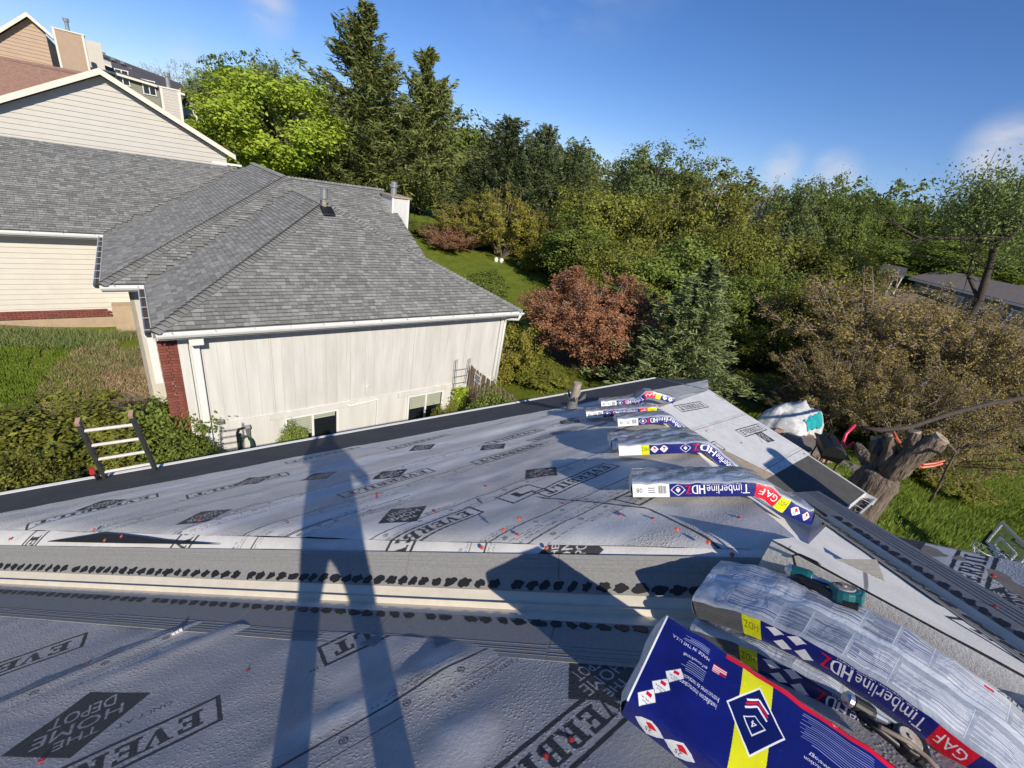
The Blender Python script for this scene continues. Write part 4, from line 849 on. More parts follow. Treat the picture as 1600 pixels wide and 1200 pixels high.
# ------------------------------------------------------------------ tree kinds (unit height), copied for every tree
def facing(P, nrm, size, asp=.6, rng=RNG, jit=.75):
    """leaf quads that turn their faces outwards and up, as leaves do"""
    n = len(P); q = nrm + rng.normal(size=(n, 3)) * jit; q /= np.linalg.norm(q, axis=1)[:, None]; d = rng.normal(size=(n, 3)); d -= q * (d * q).sum(1)[:, None]; d /= np.linalg.norm(d, axis=1)[:, None] + 1e-9; e = np.cross(q, d)
    s = size * (.55 + .9 * rng.random(n))[:, None]; a, b = d * s, e * s * asp
    return np.stack([P - a, P + b * .9 - a * .1, P + a, P - b * .9 + a * .1], 1).reshape(-1, 3), np.arange(4 * n).reshape(-1, 4)
def quads(P, size, up=.0, asp=.55, rng=RNG):
    n = len(P); d = rng.normal(size=(n, 3)); d[:, 2] += up; d /= np.linalg.norm(d, axis=1)[:, None]; e = rng.normal(size=(n, 3)); e -= d * (e * d).sum(1)[:, None]; e /= np.linalg.norm(e, axis=1)[:, None] + 1e-9
    s = size * (.6 + .8 * rng.random(n))[:, None]; a, b = d * s, e * s * asp
    V = np.stack([P - a, P + b * .9 - a * .1, P + a, P - b * .9 + a * .1], 1).reshape(-1, 3); return V, np.arange(4 * n).reshape(-1, 4)
def limb(m, p, q, r0, r1, k=4, wob=.05, n=5):
    p, q = np.asarray(p, float), np.asarray(q, float); L_ = np.linalg.norm(q - p); pts = [p + (q - p) * i / k + np.array([0, 0, .12 * L_ * math.sin(math.pi * i / k)]) + RNG.normal(0, wob * L_ * .5, 3) * (0 < i < k) for i in range(k + 1)]
    m.tube(pts, [r0 + (r1 - r0) * i / k for i in range(k + 1)], n, cap=False); return pts
PROTO = {}
def proto(kind, leaf, wood, V, Qd, tm):
    r = bpy.data.objects.new('p', None); t = tm.build('trunk', wood, None); t.parent = r
    cs = fastmesh('crown', V, Qd, leaf, None); cs.parent = r; PROTO[kind] = (r, t, cs)
def broad(kind, leaf, wood, seed, ncl=150, per=70, size=.02, rc=.07, rad=(.36, .36, .38), zc=.6, shell=.55, trunk=.02, rag=.25, low=.1):
    g = np.random.default_rng(seed); P = g.normal(size=(ncl * 3, 3)); P /= np.linalg.norm(P, axis=1)[:, None]; rr = (shell + (1 - shell) * g.random(ncl * 3)) ** .8
    rr *= 1 + rag * fbm(P[:, 0] * 2 + 5, P[:, 1] * 2 + P[:, 2] * 1.7, 3, seed) * 2
    P = P * rr[:, None] * np.array(rad) + (0, 0, zc); P = P[P[:, 2] > low][:ncl]; ncl = len(P)
    R = rc * (.6 + .8 * g.random(ncl)); C = np.repeat(P, per, 0) + g.normal(size=(ncl * per, 3)) * np.repeat(R, per)[:, None] * np.array([.62, .62, .5])
    O = C - np.repeat(P * .93 + np.array([0, 0, zc]) * .07 - (0, 0, .02), per, 0); O /= np.linalg.norm(O, axis=1)[:, None] + 1e-9; O2 = (C - (0, 0, zc)) / np.array(rad); O2 /= np.linalg.norm(O2, axis=1)[:, None] + 1e-9
    V, Qd = facing(C, O * .7 + O2 * .5 + np.array([0, 0, .45]), size, .6, g); tm = MB(); tm.tube([(0, 0, -.03), (.004, 0, .15), (-.004, .004, .35), (0, 0, zc)], [trunk, trunk * .85, trunk * .6, trunk * .3], 7, cap=False)
    for i in range(0, ncl, max(1, ncl // 70)):
        z0 = max(.08, min(zc * .95, P[i, 2] * .55)); limb(tm, (0, 0, z0), P[i], trunk * .4, trunk * .08)
    proto(kind, leaf, wood, V, Qd, tm)
def conifer(kind, leaf, wood, seed, R0=.26, levels=30, nb=8, per=46, size=.015, droop=-.25, up=.1, pw=.85, rag=.25, low=.06, top=.98):
    g = np.random.default_rng(seed); C = []; U = []; tm = MB(); tm.tube([(0, 0, -.03), (0, 0, .5), (0, 0, .97)], [.022, .013, .002], 7, cap=False)
    for i in range(levels):
        z = low + (top - low) * (i / (levels - 1)) ** .92; R = R0 * (1 - (z - low) / (1.01 - low)) ** pw + .012
        for j in range(nb if z < .8 else max(4, nb - 3)):
            th = g.random() * 6.283; L_ = R * (1 + rag * g.normal()); 
            if L_ < .02: L_ = .02
            d = np.array([math.cos(th), math.sin(th), 0]); s = np.linspace(.15, 1, 6); tip = np.array([0, 0, z]) + d * L_ + np.array([0, 0, droop * L_]); 
            if j % 2 == 0: tm.tube([(0, 0, z), np.array([0, 0, z]) + d * L_ * .5 + np.array([0, 0, droop * L_ * .35]), tip], [.005, .003, .0012], 4, cap=False)
            k = max(12, int(1.35 * per * (L_ / R0 * .75 + .25))); t = g.random(k) ** .7; side = g.normal(size=k) * .20 * L_ * (1.15 - t); perp = np.array([-d[1], d[0], 0])
            pos = np.array([0, 0, z]) + d * (t * L_)[:, None] + perp * side[:, None] + np.stack([np.zeros(k), np.zeros(k), droop * L_ * t ** 1.4 + up * L_ * t ** 3 + g.normal(size=k) * .012], 1)
            C.append(pos); U.append(np.tile(d * .8 + np.array([0, 0, .25]), (k, 1)))
    C = np.concatenate(C); U = np.concatenate(U); n = len(C); D = U + g.normal(size=(n, 3)) * .5; D /= np.linalg.norm(D, axis=1)[:, None]; Eq = np.cross(D, g.normal(size=(n, 3))); Eq /= np.linalg.norm(Eq, axis=1)[:, None]
    s = size * (.6 + .8 * g.random(n))[:, None]; s = s * 1.3; V = np.stack([C - D * s, C + Eq * s * .22, C + D * s, C - Eq * s * .22], 1).reshape(-1, 3); proto(kind, leaf, wood, V, np.arange(4 * n).reshape(-1, 4), tm)
def twiggy(kind, leaf, wood, seed, nst=26, spread=.5, leaves=9, size=.012, up=1.0, bare=False, sub=7, r0=.010, zfrom=.0, lz=.1):
    g = np.random.default_rng(seed); tm = MB(); C = []
    if zfrom > 0: tm.tube([(0, 0, -.03), (0, 0, zfrom * .6), (0, 0, zfrom * 1.3)], [r0 * 2.6, r0 * 2, r0 * 1.4], 6, cap=False)
    for i in range(nst):
        th = g.random() * 6.283; o = spread * math.sqrt(g.random()) * .95; z1 = (1 - .45 * (o / spread) ** 2) * (.8 + .2 * g.random()); tip = np.array([math.cos(th) * o, math.sin(th) * o, z1]); base = np.array([math.cos(th) * .02, math.sin(th) * .02, zfrom * (.5 + .6 * g.random())]); mid = base * .45 + tip * .55 + np.array([0, 0, -.05 * up]) + g.normal(size=3) * .03
        b = [base * (1 - t) ** 2 + 2 * mid * t * (1 - t) + tip * t * t for t in np.linspace(0, 1, 6)]; tm.tube(b, [r0, r0 * .8, r0 * .55, r0 * .4, r0 * .25, r0 * .08], 4, cap=False)
        for k in range(sub):
            t = .3 + .68 * g.random(); p0 = base * (1 - t) ** 2 + 2 * mid * t * (1 - t) + tip * t * t; L_ = (.08 + .16 * g.random()) * (1.15 - t); dv = g.normal(size=3) * .7 + np.array([math.cos(th) * .6, math.sin(th) * .6, .7 * up]); dv /= np.linalg.norm(dv); p1 = p0 + dv * L_
            tm.tube([p0, (p0 + p1) / 2 + g.normal(size=3) * .012, p1], [r0 * .3, r0 * .2, r0 * .06], 3, cap=False)
            for q in range(3):
                tt = .3 + .7 * g.random(); p2 = p0 + (p1 - p0) * tt; d2 = dv + g.normal(size=3) * .7; d2 /= np.linalg.norm(d2); p3 = p2 + d2 * L_ * .55; tm.tube([p2, p3], [r0 * .14, r0 * .05], 3, cap=False)
                if not bare: C.append(p2 + (p3 - p2) * g.random((leaves, 1)) + g.normal(size=(leaves, 3)) * .014)
    if bare: C.append(g.normal(size=(60, 3)) * .12 * spread + (0, 0, .8))
    C = np.concatenate(C); C = C[C[:, 2] > lz * .3]; O2 = C - (0, 0, .35); O2 /= np.linalg.norm(O2, axis=1)[:, None] + 1e-9; V, Qd = facing(C, O2 * .6 + np.array([0, 0, .5]), size, .6, g); proto(kind, leaf, wood, V, Qd, tm)
LF = dict(lime=leafmat('lime_leaf', (.30, .42, .035), (.52, .62, .07)), green=leafmat('green_leaf', (0.126, 0.176, 0.032), (0.260, 0.319, 0.060)), pale=leafmat('pale_green_leaf', (0.140, 0.189, 0.054), (0.266, 0.315, 0.101)),
 olive=leafmat('olive_leaf', (0.160, 0.175, 0.026), (0.300, 0.310, 0.053)), yellow=leafmat('yellow_green_leaf', (0.216, 0.209, 0.029), (0.392, 0.351, 0.057)), red=leafmat('red_brown_leaf', (0.274, 0.118, 0.060), (0.457, 0.228, 0.113), .2), rust=leafmat('rusty_leaf', (0.234, 0.176, 0.047), (0.382, 0.297, 0.084), .2),
 pine=leafmat('pine_needle', (0.092, 0.117, 0.036), (0.212, 0.230, 0.059), .1, .55), spruce=leafmat('blue_spruce_needle', (0.103, 0.143, 0.053), (0.287, 0.327, 0.124), .08), dark=leafmat('dark_needle', (0.046, 0.068, 0.027), (0.133, 0.156, 0.058), .1), juniper=leafmat('juniper_needle', (0.094, 0.106, 0.015), (0.213, 0.213, 0.032), .1))
broad('maple', LF['lime'], MT['darkbark'], 1, 280, 130, .0125, .06, (.42, .42, .42), .56, shell=.72, trunk=.022)
broad('leafy', LF['green'], MT['darkbark'], 2, 190, 120, .0115, .062, (.38, .38, .40), .58, rag=.4)
broad('leafy_pale', LF['pale'], MT['darkbark'], 3, 150, 105, .012, .055, (.38, .38, .40), .58, rag=.55)
broad('leafy_olive', LF['olive'], MT['darkbark'], 4, 190, 120, .0115, .062, (.42, .42, .45), .52, rag=.4, low=.03)
broad('bush', LF['green'], MT['darkbark'], 5, 130, 110, .021, .09, (.5, .5, .46), .48, rag=.3, low=.02)
broad('bush_olive', LF['olive'], MT['darkbark'], 6, 130, 110, .020, .09, (.5, .5, .46), .48, rag=.3, low=.02)
broad('bush_yellow', LF['yellow'], MT['twig'], 7, 120, 100, .019, .085, (.5, .5, .48), .48, rag=.4, low=.02)
broad('juniper', LF['juniper'], MT['darkbark'], 8, 170, 130, .017, .07, (.52, .52, .5), .42, rag=.3, low=.02)
conifer('pine', LF['pine'], MT['darkbark'], 11, .30, 32, 8, 110, .0135, .10, .32, .80, .34)
conifer('pine_dense', LF['dark'], MT['darkbark'], 12, .34, 28, 9, 105, .0135, .20, .30, .62, .30)
conifer('spruce', LF['spruce'], MT['darkbark'], 13, .33, 30, 10, 105, .0125, -.22, .10, .85, .2)
conifer('cypress', LF['dark'], MT['darkbark'], 14, .12, 30, 8, 60, .014, .5, .1, .5, .2)
twiggy('twig_olive', LF['olive'], MT['twig'], 21, 70, .42, 16, .0085, sub=12)
twiggy('twig_yellow', LF['yellow'], MT['twig'], 22, 60, .55, 12, .0105, sub=11)
twiggy('twig_bare', LF['rust'], MT['twiggrey'], 23, 34, .42, 0, .01, bare=True, sub=12, r0=.008, zfrom=.25)
twiggy('twig_red', LF['red'], MT['twig'], 24, 90, .52, 22, .0068, sub=15, zfrom=.14, up=.4)
twiggy('twig_rust', LF['rust'], MT['twig'], 25, 80, .72, 12, .0060, sub=15, zfrom=.18, up=.15, r0=.011)
twiggy('twig_dead', LF['red'], MT['twig'], 26, 60, .52, 5, .010, sub=14)
def tree(kind, name, pos, H, Wd, label, cat='tree', group=None, rot=None):
    r, t, c = PROTO[kind]; o = r.copy(); o.name = name; COL.objects.link(o); o.location = tuple(pos); o.rotation_euler = (0, 0, random.random() * 6.28 if rot is None else rot)
    ext = KW[kind]; o.scale = (Wd / ext, Wd / ext, H / KH[kind]); tag(o, label, cat, group)
    for ch in (t, c): k = ch.copy(); k.name = ch.name.split('.')[0]; COL.objects.link(k); k.parent = o
    return o
KW = {}; KH = {}
for k_, (r, t, c) in PROTO.items():
    co = np.zeros(len(c.data.vertices) * 3); c.data.vertices.foreach_get('co', co); co = co.reshape(-1, 3); KH[k_] = float(np.percentile(co[:, 2], 99.7)) if k_ != 'twig_bare' else 1.0; KW[k_] = float(np.percentile(co[:, 0], 98) - np.percentile(co[:, 0], 2)) if k_ != 'twig_bare' else .8
def tpx(kind, name, px, py, dist, wpx, label, cat='tree', group=None, sink=0.0):
    T = at(px, py, dist); gz = float(tz(T[0], T[1])); dep = T @ fwd; return tree(kind, name, (T[0], T[1], gz - sink), max(.4, T[2] - gz + sink), wpx / 680 * dep, label, cat, group)
TREES = [
 ('maple', 'maple_tree', 425, 118, 50, 205, 'bright lime green rounded tree rising behind the grey roof ridge'),
 ('leafy_pale', 'leafy_tree', 425, 88, 66, 95, 'pale green tree top standing behind the lime green tree'),
 ('pine', 'pine_tree', 572, 8, 52, 170, 'tallest dark pine with pointed top against the sky'),
 ('pine', 'pine_tree', 672, 80, 55, 140, 'second tallest pine, close right of the tallest one'),
 ('pine', 'pine_tree', 515, 185, 50, 90, 'lower olive pine half hidden between lime tree and tallest pine'),
 ('twig_bare', 'bare_tree', 270, 84, 95, 95, 'bare grey tree above the charcoal townhouse roof'),
 ('twig_bare', 'bare_tree', 225, 90, 100, 60, 'small bare tree at the far end of the charcoal townhouse roof'),
 ('twig_bare', 'bare_tree', 490, 98, 70, 90, 'brown bare tree between lime tree and tallest pine'),
 ('leafy_pale', 'leafy_tree', 310, 105, 90, 60, 'greyish green tree beyond the small far houses'),
 ('cypress', 'cypress_tree', 352, 104, 72, 44, 'narrow dark conifer left of the lime green tree'),
 ('cypress', 'cypress_tree', 378, 122, 74, 34, 'shorter narrow conifer touching the lime green tree'),
 ('pine_dense', 'pine_tree', 800, 186, 55, 140, 'dense dark pine with broad flat top right of the gap of sky'),
 ('pine_dense', 'pine_tree', 856, 198, 53, 100, 'dense dark pine with pointed tip in the dark pine clump'),
 ('pine_dense', 'pine_tree', 905, 228, 52, 95, 'lowest of the dense dark pines at the right of the clump'),
 ('pine_dense', 'pine_tree', 765, 222, 54, 80, 'small dark pine at the left of the dark clump'),
 ('twig_bare', 'bare_tree', 968, 224, 64, 80, 'grey twiggy tree top right of the dark pines'),
 ('leafy_pale', 'leafy_tree', 1040, 216, 62, 150, 'pale green airy tree top against sky, right of the dark pines'),
 ('leafy_pale', 'leafy_tree', 1098, 248, 60, 60, 'small pale green top beside the airy tree'),
 ('twig_olive', 'twiggy_tree', 1140, 268, 45, 175, 'broad twiggy olive brown tree in the middle of the wood'),
 ('twig_bare', 'bare_tree', 1225, 252, 60, 70, 'grey bare twigs rising above the wood in front of a cloud'),
 ('leafy_pale', 'leafy_tree', 1285, 270, 58, 95, 'grey green rounded tree right of the bare twigs'),
 ('leafy', 'leafy_tree', 1345, 293, 62, 78, 'deep green compact tree at the start of the right treeline'),
 ('leafy', 'leafy_tree', 1400, 312, 84, 80, 'first tree of the far right treeline'),
 ('leafy_pale', 'leafy_tree', 1452, 314, 86, 80, 'second paler tree of the far right treeline'),
 ('leafy', 'leafy_tree', 1505, 318, 84, 84, 'dark tree in the far treeline behind the bare limbs'),
 ('leafy', 'leafy_tree', 1410, 365, 80, 110, 'dark lower tree behind the far grey house'),
 ('leafy', 'leafy_tree', 1500, 375, 80, 120, 'broad dark tree over the far grey house roof'),
 ('leafy', 'leafy_tree', 1580, 385, 82, 120, 'dark tree at the right end of the far house roof'),
 ('leafy_olive', 'leafy_tree', 955, 285, 44, 150, 'olive green tree in front of the dark pine clump'),
 ('leafy', 'leafy_tree', 915, 335, 40, 120, 'dark green leafy tree at the right edge of the back lawn'),
 ('leafy_olive', 'leafy_tree', 1040, 310, 41, 130, 'olive tree with rusty top left of the broad twiggy tree'),
 ('leafy_olive', 'leafy_tree', 985, 375, 34, 160, 'yellowish olive tree above the red brown tree'),
 ('leafy', 'leafy_tree', 1080, 370, 34, 150, 'green tree in the middle of the wood above the spruce'),
 ('leafy_olive', 'leafy_tree', 1165, 345, 36, 150, 'olive tree below the broad twiggy tree'),
 ('leafy_olive', 'leafy_tree', 1280, 365, 41, 165, 'yellow olive tree in front of the grey green rounded tree'),
 ('spruce', 'spruce_tree', 1232, 350, 42, 90, 'dark bluish conifer between two olive trees'),
 ('leafy_olive', 'leafy_tree', 1345, 385, 45, 100, 'rusty olive tree left of the far grey house'),
 ('leafy', 'leafy_tree', 1210, 415, 32, 130, 'green tree standing right behind the blue spruce'),
 ('leafy_olive', 'leafy_tree', 1290, 450, 30, 110, 'thin olive tree with pale stem above the gravel path'),
 ('twig_red', 'red_tree', 945, 428, 24.5, 200, 'rounded red brown tree standing beyond the vent pipe'),
 ('spruce', 'spruce_tree', 1120, 408, 22, 178, 'big blue grey spruce just beyond the felted roof edge'),
 ('twig_rust', 'rusty_tree', 1440, 440, 29, 320, 'wide spreading rusty brown tree in front of the far grey house'),
 ('twig_rust', 'rusty_tree', 1570, 480, 27, 240, 'second rusty brown tree at the right edge of the photo'),
 ('twig_rust', 'rusty_tree', 1372, 545, 23, 190, 'smaller rusty brown tree spreading above the lopped trunk'),
 ('twig_rust', 'rusty_tree', 1505, 585, 22, 210, 'low rusty brown tree above the olive shrub on the lawn'),
 ('twig_olive', 'twiggy_tree', 1330, 470, 33, 150, 'thin olive twiggy tree left of the wide rusty tree'),
 ('leafy_olive', 'leafy_tree', 1215, 500, 30, 120, 'low olive tree at the left end of the gravel path'),
]
for kd, nm, px, py, dd, wpx, lb in TREES: tpx(kd, nm, px, py, dd, wpx, lb)
SHR = [
 ('twig_yellow', 'yellow_shrub', 800, 296, 47, 115, 'tall yellow green shrub at the head of the back lawn'),
 ('twig_yellow', 'yellow_shrub', 745, 312, 48, 110, 'yellow green shrub in the middle of the shrub row by the lawn'),
 ('twig_yellow', 'yellow_shrub', 860, 325, 46, 80, 'yellow green shrub at the right end of the shrub row'),
 ('twig_dead', 'reddish_shrub', 700, 352, 45, 90, 'dry reddish twig shrub beside the neighbour roof edge'),
 ('bush', 'green_bush', 655, 345, 47, 55, 'low green bush left of the dry reddish shrub'),
 ('bush_yellow', 'yellow_shrub', 845, 375, 44, 70, 'low bright shrub at the top of the back lawn'),
 ('bush', 'green_bush', 765, 425, 34, 60, 'green sapling bush on the lawn behind the roof hip'),
 ('bush_olive', 'olive_bush', 905, 470, 30, 90, 'olive bush left of the red brown tree'),
 ('bush', 'green_bush', 1010, 440, 29, 110, 'green bush between red brown tree and spruce'),
 ('bush_yellow', 'vine_bush', 800, 500, 19.5, 95, 'bright yellow green bush by the white house corner'),
 ('bush_olive', 'olive_bush', 845, 560, 20, 90, 'olive bush beyond the wooden fence'),
 ('bush_olive', 'olive_bush', 880, 585, 21, 60, 'low dry bush below the red brown tree'),
 ('bush', 'green_bush', 1400, 655, 24, 120, 'green bush behind the cut tree trunk'),
 ('bush_yellow', 'yellow_shrub', 1465, 650, 25, 110, 'sunlit yellow green shrub right of the cut trunk'),
 ('bush_olive', 'olive_bush', 1490, 735, 23, 100, 'olive shrub on the lawn above the basketball board'),
 ('bush', 'green_bush', 1590, 660, 32, 90, 'green shrub by the dark fence at the right edge'),
 ('twig_rust', 'rusty_shrub', 1265, 615, 23, 110, 'rusty twig shrub above the fire pit'),
 ('twig_dead', 'reddish_shrub', 1330, 600, 27, 120, 'dry reddish shrub under the rusty tree'),
 ('bush_olive', 'olive_bush', 1210, 590, 25, 90, 'olive bush right of the blue spruce foot'),
 ('bush', 'green_bush', 1260, 520, 33, 120, 'green bush left of the pale gravel path'),
 ('bush_olive', 'olive_bush', 1330, 480, 44, 130, 'olive bush beyond the gravel path'),
 ('bush', 'green_bush', 1120, 470, 32, 120, 'green bush behind the spruce top'),
 ('bush', 'green_bush', 960, 390, 38, 110, 'dark bush at the wood edge right of the lawn'),
 ('bush', 'green_bush', 1560, 560, 38, 130, 'dark green bush behind the rusty trees'),
 ('juniper', 'juniper_bush', 60, 648, 13.0, 250, 'large sunlit juniper left of the ladder'),
 ('juniper', 'juniper_bush', 150, 705, 12.0, 130, 'smaller juniper behind the ladder foot'),
 ('juniper', 'juniper_bush', 20, 725, 11.2, 130, 'juniper at the left edge against the roof'),
 ('juniper', 'juniper_bush', -60, 660, 13.5, 200, 'juniper cut by the left edge of the photo'),
 ('bush', 'leafy_shrub', 262, 612, 13.3, 110, 'big leafed green shrub beside the brick corner'),
 ('bush', 'leafy_shrub', 225, 660, 12.4, 90, 'leafy green shrub directly behind the ladder'),
 ('bush', 'leafy_shrub', 290, 670, 12.3, 70, 'leafy shrub under the white downspout'),
 ('bush', 'leafy_shrub', 456, 664, 12.2, 40, 'small leafy shrub in front of the left basement window'),
 ('bush_olive', 'olive_bush', 700, 628, 12.2, 40, 'small shrub under the right basement window'),
 ('bush', 'green_bush', 770, 608, 13.4, 60, 'low dark plants at the foot of the wooden fence'),
]
for kd, nm, px, py, dd, wpx, lb in SHR: tpx(kd, nm, px, py, dd, wpx, lb, 'shrub' if 'juniper' not in nm else 'juniper')
# a far wood closes the view on every side
fw = []
for i in range(150):
    az = random.uniform(-75, 75); 
    if -56 < az < -36: continue
    d = random.uniform(95, 150); w = math.radians(az); a = np.array([math.sin(w) * d, math.cos(w) * d, 0]); h = toh(a); fw.append((h[0], h[1], float(tz(h[0], h[1])), random.uniform(8, 13)))
_, _, cc_ = PROTO['leafy']; co = np.zeros(len(cc_.data.vertices) * 3, np.float32); cc_.data.vertices.foreach_get('co', co); co = co.reshape(-1, 4, 3)[::9]
V = np.concatenate([(((co - co.mean(1, keepdims=True)) * 2.4 + co.mean(1, keepdims=True)) * np.array([h * 1.0, h * 1.0, h]) + np.array([x, y, z - .5])).reshape(-1, 3) for x, y, z, h in fw]); fastmesh('far_wood', V, np.arange(len(V)).reshape(-1, 4), LF['green'], kind='stuff')
for r, t, c in PROTO.values():
    for o in (t, c): bpy.data.objects.remove(o)
# ------------------------------------------------------------------ bundles of shingles draped over the hip
BL, BW, BH = 1.13, .38, .112
NAVY = (.10, .125, .44); WH = (.93, .93, .93); YEL = (.86, .86, .06); REDC = (.86, .06, .16); CLR = (.66, .685, .72)
def side_canvas(v):
    C = Canvas(0, 0, BL, BH, 900, NAVY); C.frame((BL, BH), math.pi)   # printed upside down as the bundles lie
    L, h = BL, BH
    def diam(x, r, fill, inner):
        C.poly([(x - r, h / 2), (x, h / 2 - r), (x + r, h / 2), (x, h / 2 + r)], fill)
        if inner: C.poly([(x - r * .86, h / 2), (x, h / 2 - r * .86), (x + r * .86, h / 2), (x, h / 2 + r * .86)], NAVY); C.poly([(x - r * .35, h / 2), (x, h / 2 - r * .4), (x + r * .35, h / 2), (x, h / 2 + r * .4)], WH); C.poly([(x - r * .2, h / 2 - .004), (x, h / 2 - r * .25), (x + r * .2, h / 2 - .004)], REDC)
        else: C.poly([(x - r * .5, h / 2 - .006), (x, h / 2 - r * .55), (x + r * .3, h / 2 - .012), (x, h / 2 + .004)], REDC); C.text('25', x, h / 2 + .004, .018, (.15, .15, .2), align=.5)
    def word(x, wtot):
        T, w = text_tris('Timberline'); T2, w2 = text_tris('HD'); T3, w3 = text_tris('Z'); k = wtot / (w * .062 + w2 * .062 + w3 * .062)
        C.text('Timberline', x, .026, .062, WH, cond=k); x += w * .062 * k + .006
        C.text('HD', x, .026, .064, WH, cond=k); C.text('HD', x + .003, .026, .064, WH, cond=k); x += w2 * .064 * k + .002; C.text('Z', x, .026, .064, REDC, cond=k); C.text('Z', x + .003, .026, .064, REDC, cond=k)
        C.text('High Definition Lifetime Shingles', x - wtot * .82, .008, .013, WH, maxw=.4)
    if v >= 2:
        e = L if v == 3 else L - .22
        if v == 2: C.rect(e, 0, L, h, (.42, .42, .42)); [C.rect(e, i * .009, L, i * .009 + .003, (.28, .28, .28)) for i in range(12)]
        else: diam(L - .09, .05, WH, False); diam(L - .19, .05, WH, False); e = L - .30
        C.rect(e - .075, 0, e, h, YEL); C.text('HDZ', e - .037, .04, .03, (.45, .45, .05), align=.5, maxw=.06)
        if v == 2: [C.poly([(x - .036, y), (x, y - .027), (x + .036, y), (x, y + .027)], WH) for x, y in ((e - .13, .03), (e - .16, .082), (e - .21, .03), (e - .24, .082))]
        word(.30, .30); C.rect(.18, 0, .28, h, REDC); C.text('GAF', .23, .036, .045, WH, align=.5, maxw=.08); return C
    if v == 0:
        diam(.06, .036, WH, False); diam(.15, .036, WH, False); C.rect(.215, 0, .295, h, YEL); C.text('HDZ', .255, .04, .03, (.25, .25, .05), align=.5, maxw=.06); C.rect(.30, 0, .40, h, REDC); C.text('GAF', .35, .036, .045, WH, align=.5, maxw=.08)
        word(.42, .36); diam(.84, .046, WH, True); C.rect(.895, 0, L, h, WH); C.text('08', L - .045, .045, .03, (.1, .1, .1), align=.5)
        for i in range(9): C.rect(.915 + i * .006, .03, .918 + i * .006, .08, (.1, .1, .1))
        for i in range(3): C.rect(.985, .04 + i * .014, 1.03, .045 + i * .014, (.3, .3, .3))
    else:
        C.rect(0, 0, .10, h, REDC); C.text('GAF', .05, .036, .045, WH, align=.5, maxw=.08); word(.12, .36); diam(.56, .046, WH, True); diam(.74, .036, WH, False); diam(.82, .036, WH, False); C.rect(.865, 0, .935, h, YEL); C.text('HDZ', .90, .04, .03, (.25, .25, .05), align=.5, maxw=.06); C.rect(.935, 0, L, h, WH)
    return C
def top_canvas(seed):
    g = random.Random(seed); C = Canvas(0, 0, BL, BW, 800, CLR); C.frame((0, 0), 0)
    yy, xx = np.mgrid[0:C.H, 0:C.W]; C.A *= (1 + .10 * fbm(xx / 60., yy / 20., 3, seed))[..., None]
    C.rect(0, BW * .47, BL, BW * .56, (.84, .86, .88))
    C.frame((BL, BW), math.pi); LT = (.92, .93, .95); DK = (.28, .31, .40); x = .04
    for (y0, y1) in ((.015, .165), (.215, .365)):
        x = .03
        while x < BL - .1:
            w = g.choice((.10, .13, .17, .2)); w = min(w, BL - x - .02); C.rect(x - .004, y0, x - .002, y1, LT)
            t = g.random(); y = y1 - .012
            if x > BL - .32 and y0 > .2: C.poly([(x + w / 2 - .05, y0 + .07), (x + w / 2, y0 + .03), (x + w / 2 + .05, y0 + .07), (x + w / 2, y0 + .12)], (.78, .8, .84))
            else:
                if t < .35: C.rect(x, y0 + .02, x + w - .012, y1 - .02, (.50, .53, .60))
                while y > y0 + .015:
                    ww = (w - .014) * g.choice((.5, .8, 1, 1)); C.rect(x, y, x + ww, y + .0028, LT if t < .6 else DK); y -= g.choice((.006, .006, .008, .013))
            x += w
    C.text('E228TRZ', .06, .012, .026, (.1, .1, .12)); C.rect(.2, .05, .225, .062, REDC); C.rect(0, 0, .004, BW, WH)
    return C
